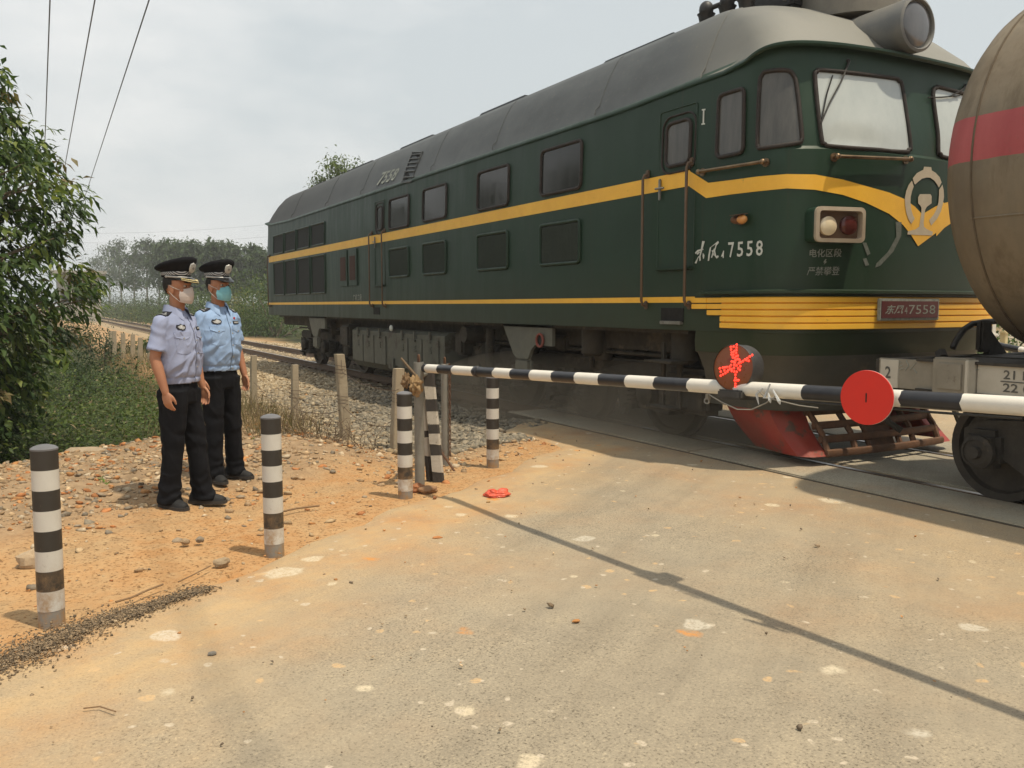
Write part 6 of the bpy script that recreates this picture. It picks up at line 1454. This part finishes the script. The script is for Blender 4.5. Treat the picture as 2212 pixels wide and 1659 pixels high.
def make_person(loc, heading, label, shirt_cols, mask_cols, gold_visor, H=1.0, stance=0.0, seed=1, chin=0.0):
    """local frame: +y is forward, +x is the person's right"""
    t = thing('person', loc, label, 'person', 'two officers standing by the crossing'); ORG[t.name] = Vector((0, 0, 0)); t.rotation_euler = (0, 0, heading); t.scale = (H, H, H)
    rnd = random.Random(seed)
    M_shirt = cloth_mat('shirt_%d' % seed, *shirt_cols)
    # skeleton points
    hipx = .092; feet = {1: Vector((.105, .02 - stance, 0)), -1: Vector((-.115, .06 + stance, 0))}; toe = {1: R(-14), -1: R(12)}
    sh, el, wr = {}, {}, {}
    for s in (1, -1):
        sh[s] = Vector((s * .174, -.012, 1.398)); el[s] = Vector((s * .226, -.035, 1.145)); wr[s] = Vector((s * .232, .045, .905))
    b = MB()
    # torso, neck, head
    b.loft([ell((0, 0, z), rx, ry, 24) for z, rx, ry in ((.84, .135, .095), (.95, .155, .105), (1.1, .145, .10), (1.28, .165, .11), (1.38, .168, .10), (1.44, .12, .075), (1.48, .06, .06))])
    cap_tube(b, [Vector((0, -.012, 1.43)), Vector((0, .008, 1.53)), Vector((0, .012, 1.58))], [.058, .055, .055])
    hd = Vector((0, .024, 1.662)); b.ball(hd + Vector((0, -.012, .03)), (.075, .094, .095), 24, 18); b.ball(hd + Vector((0, .018, -.045)), (.058, .068, .062), 20, 14); b.ball(hd + Vector((0, .042, -.082)), (.033, .034, .024), 14, 10)
    b.ball(hd + Vector((0, .088, -.022)), (.014, .016, .014), 10, 8); b.tube([hd + Vector((0, .072, .022)), hd + Vector((0, .090, -.016))], [.008, .0125], 10)
    b.tube([hd + Vector((-.03, .076, .03)), hd + Vector((0, .083, .026)), hd + Vector((.03, .076, .03))], [.009, .008, .009], 8)
    b.ball(hd + Vector((0, .076, -.056)), (.024, .012, .010), 12, 8)
    for s in (1, -1):
        e = hd + Vector((s * .073, -.008, -.012)); b.ball(e, (.012, .023, .036), 14, 10, rot=Matrix.Rotation(R(12), 3, 'X')); b.ball(e + Vector((s * .005, -.006, .012)), (.010, .014, .014), 10, 8); b.ball(e + Vector((s * .002, .004, -.024)), (.007, .008, .009), 8, 6)
        b.ball(hd + Vector((s * .043, .058, -.02)), (.022, .02, .018), 10, 8)
        # arm, hand with five bent fingers
        cap_tube(b, [sh[s], sh[s].lerp(el[s], .5), el[s], el[s].lerp(wr[s], .3), wr[s]], [.046, .044, .039, .040, .027], 16)
        d = (wr[s] - el[s]).normalized(); d = (d * .6 + Vector((0, .06, -1)) * .5).normalized(); pn = Vector((-s, .15, 0)); pn = (pn - d * pn.dot(d)).normalized(); ac = d.cross(pn).normalized()
        if ac.y < 0: ac = -ac                                           # ac points to the thumb side, forward
        pc = wr[s] + d * .052; b.ball(wr[s] + d * .01, (.026, .026, .026), 10, 8)
        Mx = Matrix((ac, pn, d)).transposed(); b.ball(pc, (.041, .017, .052), 16, 12, rot=Mx); b.ball(pc + d * .03, (.040, .014, .022), 14, 10, rot=Mx)
        for k, (off, ln, rr_, cl) in enumerate(((.030, .066, .0088, .5), (.010, .074, .0092, .62), (-.011, .069, .0088, .74), (-.030, .054, .0078, .88))):
            P = [pc + d * .036 + ac * off]; dr = d.copy(); q = P[0]
            for j, fr_ in enumerate((.44, .32, .24)):
                dr = (dr * math.cos(cl * .55) + pn * math.sin(cl * .55)).normalized(); q = q + dr * ln * fr_; P.append(q)
            cap_tube(b, P, [rr_, rr_ * .97, rr_ * .9, rr_ * .78], 8)
        q0 = wr[s] + d * .03 + ac * .024 + pn * .006; q1 = q0 + ac * .020 + d * .028 + pn * .010; q2 = q1 + d * .027 + pn * .008 + ac * .004; q3 = q2 + d * .02 + pn * .008 - ac * .003
        cap_tube(b, [q0, q1, q2, q3], [.0135, .0115, .0105, .008], 8)
        ft = feet[s]; kn = Vector((s * .098, ft.y * .5 + .015, .49)); an = ft + Vector((0, -.03, .09))
        cap_tube(b, [Vector((s * hipx, 0, .90)), kn, kn.lerp(an, .8)], [.075, .05, .034], 14)
    body = remeshed(b, 'body', M_skin, t, .0052, 3)
    HS = 1.09
    for v in body.data.vertices:
        k = float(sstep(1.545, 1.60, v.co.z)); v.co = v.co.lerp(hd + (v.co - hd) * HS, k)
    # eyes under the peak
    for s in (1, -1):
        ey = MB().ball(hd + Vector((s * .031, .073, .012)), (.0125, .009, .0065), 12, 8); ey = ey.build('eye', pmat('eye_white', (.5, .46, .42), (.42, .38, .34), 9, .3), t, origin=(0, 0, 0)); MB().ball(hd + Vector((s * .030, .0795, .012)), (.0055, .004, .0055), 10, 8).build('iris', M_hair, ey, origin=(0, 0, 0))
        MB().tube([hd + Vector((s * .014, .083, .033)), hd + Vector((s * .03, .084, .037)), hd + Vector((s * .047, .074, .034))], [.0035, .0045, .002], 6).build('eyebrow', M_hair, t, origin=(0, 0, 0))
    # hair: short back and sides
    hm = MB(); hm.ball(hd + Vector((0, -.014, .03)), (.0785, .0975, .0985), 40, 30)
    hm.f = [f for f in hm.f if (lambda c: (c.z > hd.z + .055 - .0 * c.y or (c.y < -.005 and c.z > hd.z - .045 + max(0, c.y + .05) * 1.2) or (c.y < .03 and c.z > hd.z + .022)))(sum((hm.v[i] for i in f), Vector()) / len(f))]; hm.mi = [0] * len(hm.f)
    hm.build('hair', M_hair, t, origin=(0, 0, 0), smooth=80)
    # trousers
    tr = MB(); tr.loft([ell((0, -.004, z), rx, ry, 28, p=2.2) for z, rx, ry in ((.80, .163, .117), (.88, .174, .124), (.94, .160, .114), (1.0, .152, .106))])
    for s in (1, -1):
        ft = feet[s]; P = [(s * .088, 0, .90, .094, .118), (s * .090, .004, .78, .092, .108), (s * .097, ft.y * .45 + .012, .50, .074, .083), (s * .101, ft.y * .72, .30, .068, .080), (ft.x, ft.y * .92 - .015, .14, .070, .086), (ft.x, ft.y - .008, .07, .073, .098), (ft.x, ft.y - .002, .036, .070, .100)]
        tr.loft([ell((x, y, z), rx, ry, 26) for x, y, z, rx, ry in P])
    def tw(co):
        n1 = noise.noise(Vector((co.x * 9 + seed * 7, co.y * 9, co.z * 7))); low = max(0, .34 - co.z) / .34
        fold = math.sin(co.z * 70 + 5 * n1 + co.x * 14) * .0065 * low; knee = .004 * math.sin((co.z - .5) * 46 + co.y * 25 + 3 * n1) * math.exp(-((co.z - .5) / .13) ** 2)
        cr_ = .0035 * math.exp(-((abs(co.x) - .09) / .012) ** 2) * (1 if co.y > 0 else .3)
        return n1 * .008 + fold + knee + cr_ + .006 * ((1 - abs(noise.noise(Vector((co.x * 10 + seed * 2, co.y * 10 + co.z * 5, co.z * 6))))) ** 4 - .4)
    remeshed(tr, 'trousers', M_trou, t, .0085, 3, tw)
    # shirt with sleeves and gathered waistband
    stt = MB(); stt.loft([ell((0, y0, z), rx, ry, 32, p=2.3) for z, rx, ry, y0 in ((.945, .168, .124, 0), (.99, .172, .128, 0), (1.03, .182, .138, .002), (1.12, .198, .146, .004), (1.24, .202, .138, .006), (1.33, .198, .126, .004), (1.40, .190, .108, -.004), (1.445, .150, .086, -.008), (1.48, .085, .070, -.008), (1.50, .066, .062, -.006))])
    slv = {}
    for s in (1, -1):
        a, e = sh[s] + Vector((-s * .012, 0, .004)), sh[s].lerp(el[s], .80); dn = (e - a).normalized(); rg = []
        for u, r in ((0, .060), (.25, .066), (.5, .066), (.8, .067), (1.0, .071)): rg.append((a.lerp(e, u), r))
        P = [p for p, r in rg]; stt.tube(P, [r for p, r in rg], 20); stt.ball(a, .060, 16, 10); slv[s] = (e, dn)
    def sw(co):
        n1 = noise.noise(Vector((co.x * 7 + seed * 3, co.y * 7, co.z * 6))); ax_ = abs(co.x)
        w = n1 * .007 + .0065 * ((1 - abs(noise.noise(Vector((co.x * 11 + seed, co.y * 11 - co.z * 6, co.z * 9 + co.x * 7))))) ** 4 - .4)
        diag = math.sin((co.z * 40 + (ax_ - .02) * 52) + 4.5 * n1); belly = math.exp(-((co.z - 1.11) / .12) ** 2) * (1 if ax_ < .2 else .3)
        w += diag * .0062 * belly
        w += .0045 * math.sin(co.x * 95 + 3 * n1) * math.exp(-((co.z - 1.02) / .035) ** 2)
        w -= .007 * math.exp(-((co.z - .995) / .008) ** 2) * (ax_ < .2)
        if ax_ > .19: w += .0022 * math.sin(co.z * 48 + co.y * 45 + 6 * n1)
        arm_pit = math.exp(-((ax_ - .175) / .03) ** 2 - ((co.z - 1.33) / .06) ** 2); w -= .008 * arm_pit
        return w
    def strim(c):
        return (c.z > 1.494 and math.hypot(c.x, c.y) < .09) or c.z < .952
    shirt = remeshed(stt, 'shirt', M_shirt, t, .007, 3, sw, trim=strim)
    so_ = shirt.modifiers.new('thick', 'SOLIDIFY'); so_.thickness = .003; so_.offset = -1
    vb = BVHTree.FromPolygons([v.co.copy() for v in shirt.data.vertices], [tuple(p.vertices) for p in shirt.data.polygons])
    def chest(x, z, off=.003):
        p, n, i, d_ = vb.ray_cast(Vector((x, .6, z)), Vector((0, -1, 0))); return (p + n * off * (1 if n.y > 0 else -1)) if p else Vector((x, .13, z))
    def top_(x, y, off=.004):
        p, n, i, d_ = vb.ray_cast(Vector((x, y, 1.9)), Vector((0, 0, -1))); return p + Vector((0, 0, off)) if p else Vector((x, y, 1.46))
    def patch(mb, P, off, mi=0, fn=chest, sub=2):
        Q = []
        for i in range(len(P)):
            a_, b_ = P[i], P[(i + 1) % len(P)]
            for k in range(sub): Q.append((a_[0] + (b_[0] - a_[0]) * k / sub, a_[1] + (b_[1] - a_[1]) * k / sub))
        c = (sum(q[0] for q in Q) / len(Q), sum(q[1] for q in Q) / len(Q)); V = [fn(*q, off) for q in Q] + [fn(*c, off)] + [fn(*q, off * .1) for q in Q]; n = len(Q)
        mb.add(V, [[i, (i + 1) % n, n] for i in range(n)] + [[i, n + 1 + i, n + 1 + (i + 1) % n, (i + 1) % n] for i in range(n)], mi)
    # collar
    cl = MB(); ring_t, ring_b = [], []; nn_ = 30
    for k in range(nn_ + 1):
        a = R(118) + R(304) * k / nn_ ; ca, sa = math.cos(a), math.sin(a); fr_ = max(0, sa); endk = min(k, nn_ - k) / nn_
        ring_t.append(Vector((.070 * ca, .066 * sa - .004, 1.532 - .030 * max(0, sa) + .006 * (sa < 0))))
        pt = max(0, 1 - endk / .16); ring_b.append(Vector((.100 * ca * (1 + .10 * pt), .094 * sa - .004 + .022 * pt, 1.488 - .018 * max(0, sa) - .055 * pt)))
    mid_ = [x.lerp(y, .12) + Vector((x.x, x.y, 0)).normalized() * .012 + Vector((0, 0, .006)) for x, y in zip(ring_t, ring_b)]
    low_ = [p - Vector((p.x, p.y, 0)) * .06 for p in ring_b]; inn_ = [p + Vector((0, 0, -.05)) - Vector((p.x, p.y, 0)).normalized() * .006 for p in ring_t]
    cl.loft([inn_, ring_t, mid_, ring_b, low_], closed=False, cap=False); cl.build('collar', M_shirt, shirt, origin=(0, 0, 0), smooth=60)
    M_line = cloth_mat('placket_%d' % seed, tuple(c * .45 for c in shirt_cols[0]), tuple(c * .4 for c in shirt_cols[1]))
    pk = MB(); Pz = [chest(-.012, z, .001) for z in np.linspace(.96, 1.455, 26)]; pk.tube(Pz, .0035, 5); pk.build('placket', M_line, shirt, origin=(0, 0, 0), smooth=60)
    for z in (.972, 1.07, 1.17, 1.27, 1.36):
        p = chest(-.032, z, .0); MB().lathe([(.006, 0), (.006, .003), (0, .004)], p, (0, 1, 0), 10).build('button', M_button, shirt, origin=(0, 0, 0))
    for s in (1, -1):
        f = MB(); x0 = s * .098; patch(f, [(x0 - .058, 1.335), (x0 + .058, 1.335), (x0 + .060, 1.30), (x0 + .02, 1.283), (x0, 1.272), (x0 - .02, 1.283), (x0 - .060, 1.30)], .0055, sub=3); fl = f.build('pocket_flap', M_shirt, shirt, origin=(0, 0, 0), smooth=30)
        MB().lathe([(.007, 0), (.007, .003), (0, .005)], chest(x0, 1.288, .005), (0, 1, 0), 12).build('button', M_button, fl, origin=(0, 0, 0))
        pk = MB(); patch(pk, [(x0 - .056, 1.30), (x0 + .056, 1.30), (x0 + .056, 1.185), (x0 + .03, 1.172), (x0 - .03, 1.172), (x0 - .056, 1.185)], .0028, sub=4); pk.build('pocket', M_shirt, shirt, origin=(0, 0, 0), smooth=30)
        eb = MB(); fn = lambda x, y, o: top_(x, y, o)
        patch(eb, [(s * .085, .018), (s * .085, -.034), (s * .165, -.040), (s * .165, .024)] if False else [(s * .076, -.010), (s * .092, -.046), (s * .176, -.050), (s * .176, .030), (s * .092, .026)], .010, fn=fn); eb = eb.build('shoulder_board', M_patch, shirt, origin=(0, 0, 0), smooth=20)
        ln_ = MB(); patch(ln_, [(s * .158, -.048), (s * .165, -.048), (s * .165, .028), (s * .158, .028)], .0125, fn=fn); patch(ln_, [(s * .112, -.012), (s * .122, -.018), (s * .128, -.008), (s * .122, .0), (s * .112, -.004)], .0125, fn=fn); ln_.build('rank_mark', M_silver, eb, origin=(0, 0, 0), smooth=20)
        p = top_(s * .092, -.008, .008)
    bd = MB(); x0 = .098; patch(bd, [(x0 - .042, 1.372), (x0 - .034, 1.388), (x0 - .012, 1.386), (x0, 1.395), (x0 + .012, 1.386), (x0 + .034, 1.388), (x0 + .042, 1.372), (x0 + .034, 1.354), (x0, 1.346), (x0 - .034, 1.354)], .006); bd = bd.build('chest_badge', M_patch, shirt, origin=(0, 0, 0), smooth=20)
    bi = MB(); patch(bi, [(x0 - .032, 1.372), (x0 - .012, 1.380), (x0, 1.387), (x0 + .012, 1.380), (x0 + .032, 1.372), (x0 + .022, 1.359), (x0, 1.353), (x0 - .022, 1.359)], .008); bi.build('badge_face', M_silver, bd, origin=(0, 0, 0), smooth=20)
    nt_ = MB(); x0 = -.100; patch(nt_, [(x0 - .036, 1.345), (x0 + .036, 1.345), (x0 + .036, 1.372), (x0 - .036, 1.372)], .006); nt_ = nt_.build('name_tag', M_patch, shirt, origin=(0, 0, 0), smooth=20); ni = MB(); patch(ni, [(x0 - .028, 1.352), (x0 + .028, 1.352), (x0 + .028, 1.365), (x0 - .028, 1.365)], .008); ni.build('tag_face', M_silver, nt_, origin=(0, 0, 0), smooth=20)
    if not gold_visor:
        MB().lathe([(.011, 0), (.011, .004), (0, .005)], chest(-.088, 1.395, .002), (0, 1, 0), 12).build('lapel_pin', pmat('pin_red', (.45, .04, .04), (.35, .03, .03), 9, .4), shirt, origin=(0, 0, 0))
    # shoes
    for s in (1, -1):
        ft = feet[s]; M3 = Matrix.Rotation(toe[s], 3, 'Z'); up = MB(); rg = []
        for y, w, h in ((-.115, .022, .05), (-.10, .036, .078), (-.06, .041, .092), (-.01, .041, .088), (.05, .045, .066), (.10, .047, .052), (.14, .040, .040), (.165, .022, .026)):
            rg.append([ft + M3 @ Vector((w * math.cos(a), y, .018 + max(0, h * math.sin(a)) if math.sin(a) > 0 else .018)) for a in np.linspace(0, 2 * math.pi, 21)[:-1]])
        up.loft(rg)
        for k in range(4):
            y = .0 + .022 * k; z = .018 + (.088 - .0045 * k * 2.2); up.tube([ft + M3 @ Vector((-.022, y, z - .012)), ft + M3 @ Vector((0, y + .006, z + .002)), ft + M3 @ Vector((.022, y, z - .012))], .003, 5)
        shoe = up.build('shoe', M_shoe, t, origin=(0, 0, 0), smooth=60)
        sl = MB(); o_ = []
        for y, w in ((-.122, .02), (-.105, .039), (-.04, .044), (.03, .045), (.09, .051), (.14, .044), (.172, .022)): o_.append((w, y))
        ol = [Vector((w, y, 0)) for w, y in o_] + [Vector((-w, y, 0)) for w, y in o_[::-1]]
        sl.loft([[ft + M3 @ p for p in ol], [ft + M3 @ (p * 1.0 + Vector((0, 0, .024))) for p in ol]]); sl.build('sole', M_sole, shoe, origin=(0, 0, 0), smooth=30)
    # peaked cap
    cz = hd.z + .080; cc = Vector((0, .008, 0))
    def ring(z, rx, ry, tilt, n=48, dy=0): return [Vector((rx * math.cos(a), cc.y + dy + ry * math.sin(a), z + tilt * math.sin(a))) for a in np.linspace(0, 2 * math.pi, n + 1)[:-1]]
    cp = MB(); cp.loft([ring(cz - .012, .080, .100, -.006), ring(cz + .034, .083, .104, .004), ring(cz + .044, .093, .114, .010), ring(cz + .058, .110, .133, .020), ring(cz + .074, .121, .145, .028), ring(cz + .088, .121, .145, .033), ring(cz + .099, .108, .130, .033), ring(cz + .106, .08, .098, .026), ring(cz + .110, .04, .05, .013), ring(cz + .111, .004, .004, .0)])
    cap = cp.build('cap', M_capc, t, origin=(0, 0, 0), smooth=70)
    bnd_ = MB(); bnd_.loft([ring(cz + .006, .0835, .1035, .0), ring(cz + .008, .0850, .1055, .0), ring(cz + .027, .0850, .1055, .003), ring(cz + .029, .0835, .1035, .003)], cap=False); bnd_.build('cap_band', M_braid, cap, origin=(0, 0, 0), smooth=40)
    cd = MB(); P = [Vector((.0885 * math.cos(a), cc.y + .109 * math.sin(a), cz - .003 - .008 * max(0, math.sin(a)))) for a in np.linspace(R(-8), R(188), 26)]
    cd.tube(P, .0062, 8); cd.ball(P[0], .009); cd.ball(P[-1], .009); cd.build('chin_cord', M_silver, cap, origin=(0, 0, 0), smooth=60)
    vs = MB(); inn = []; out = []; und = []
    for k in range(25):
        a = R(18) + R(144) * k / 24; w = math.sin(math.pi * k / 24) ** .8
        inn.append(Vector((.082 * math.cos(a), cc.y + .102 * math.sin(a), cz - .008))); out.append(Vector((.086 * math.cos(a) * (1 + .05 * w), cc.y + .104 * math.sin(a) + .062 * w, cz - .012 - .034 * w)))
    md = [x.lerp(y, .5) + Vector((0, 0, .007)) for x, y in zip(inn, out)]
    vs.loft([inn, md, out, [p + Vector((0, -.003, -.004)) for p in out], [p + Vector((0, -.002, -.006)) for p in md], [p + Vector((0, 0, -.006)) for p in inn]], closed=False, cap=False)
    vis = vs.build('visor', M_visor, cap, origin=(0, 0, 0), smooth=60)
    if gold_visor:
        lf = MB()
        for k in range(3, 22):
            if k == 12: continue
            p = md[k].lerp(out[k], .45) + Vector((0, .002, .004)); q = (md[k + 1] if k < 12 else md[k - 1]).lerp(out[k + 1] if k < 12 else out[k - 1], .75) + Vector((0, .002, .004)); lf.tube([p, p.lerp(q, .5) + Vector((0, 0, .002)), q], [.0015, .006, .001], 6, sy=.6)
        lf.tube([x.lerp(y, .96) + Vector((0, .001, .001)) for x, y in zip(md, out)][3:22], .003, 6)
        lf.build('visor_leaf', M_gold, vis, origin=(0, 0, 0), smooth=60)
    em_ = MB(); ec = Vector((0, cc.y + .128, cz + .054)); nv_ = Vector((0, 1, -.30)).normalized(); uz = Vector((0, .30, 1)).normalized()
    ol = [(0, .040), (.013, .033), (.026, .030), (.032, .014), (.032, -.007), (.024, -.026), (0, -.036)]; ol = ol + [(-x, y) for x, y in ol[-2:0:-1]]
    em_.loft([[ec + Vector((x, 0, 0)) + uz * y for x, y in ol], [ec + nv_ * .006 + Vector((x * .92, 0, 0)) + uz * y * .92 for x, y in ol], [ec + nv_ * .009 + Vector((x * .5, 0, 0)) + uz * y * .5 for x, y in ol]]); em_ = em_.build('cap_emblem', M_silver, cap, origin=(0, 0, 0), smooth=30)
    MB().ball(ec + nv_ * .007 + uz * .004, (.012, .004, .013), 12, 8).build('emblem_centre', pmat('emblem_dark', (.1, .1, .1), (.3, .3, .29), 90, .4, .4), em_, origin=(0, 0, 0))
    # face mask with pleats and ear loops
    M_mask = cloth_mat('mask_%d' % seed, *mask_cols, rough=.8)
    mk = MB(); rows = []
    for j in range(13):
        v = j / 12; z = hd.z - .004 - .104 * v; row = []
        for k in range(25):
            u = k / 24 * 2 - 1; th = u * R(66 - 12 * abs(v - .45)); prof = math.sin(math.pi * min(1, max(0, .12 + .86 * v))) ** .6
            r_x = .064 + .006 * math.sin(math.pi * v); r_y = .070 + .020 * prof
            pl_ = .0022 * (math.sin(v * 26) > .2)
            p = Vector((r_x * math.sin(th) * 1.06, hd.y + .012 + (r_y + pl_) * math.cos(th) + .012 * math.exp(-(u / .22) ** 2) * (1 - v * .8), z + .010 * math.exp(-(u / .2) ** 2) * (v < .2) - .020 * (abs(u) ** 2) * (v - .5) * -1.2))
            row.append(p)
        rows.append(row)
    mk.loft(rows, closed=False, cap=False); mk = mk.build('mask', M_mask, t, origin=(0, 0, 0), smooth=35); sm = mk.modifiers.new('thick', 'SOLIDIFY'); sm.thickness = .003; sm.offset = 1
    M_loop = cloth_mat('ear_loop', (.62, .62, .6), (.5, .5, .48))
    for s, k in ((1, 24), (-1, 0)):
        e = hd + Vector((s * .083, -.016, 0)); lp_ = MB(); lp_.tube([rows[0][k], rows[0][k].lerp(e + Vector((0, .004, .014)), .6) + Vector((s * .006, 0, 0)), e + Vector((0, .0, .018))], .0018, 5); lp_.tube([rows[12][k], rows[12][k].lerp(e + Vector((0, 0, -.03)), .6) + Vector((s * .005, 0, 0)), e + Vector((0, -.002, -.024))], .0018, 5); lp_.build('ear_loop', M_loop, mk, origin=(0, 0, 0), smooth=60)
    def grow(o):
        for v in o.data.vertices: v.co = hd + (v.co - hd) * HS
        for c_ in o.children: grow(c_)
    for o in t.children:
        if o.name.split('.')[0] in ('eye', 'eyebrow', 'hair', 'cap', 'mask'): grow(o)
    return t
HD = math.atan2(-.52, .85) - math.pi / 2
g1 = at_z(392, 1086, .0)
make_person((.97, 7.02, gz(.97, 7.02) + .005), HD - .2, 'officer in a lilac grey shirt and white mask, bright leaves on his cap peak', ((.275, .315, .465), (.32, .36, .51)), ((.52, .46, .43), (.50, .44, .41)), True, 1.018, .05, 1)
make_person((1.40, 7.72, gz(1.40, 7.72) + .012), HD - .5, 'officer in a light blue shirt and turquoise mask, standing half behind his colleague', ((.25, .37, .58), (.30, .425, .63)), ((.16, .42, .50), (.24, .52, .58)), False, 1.01, -.02, 2)
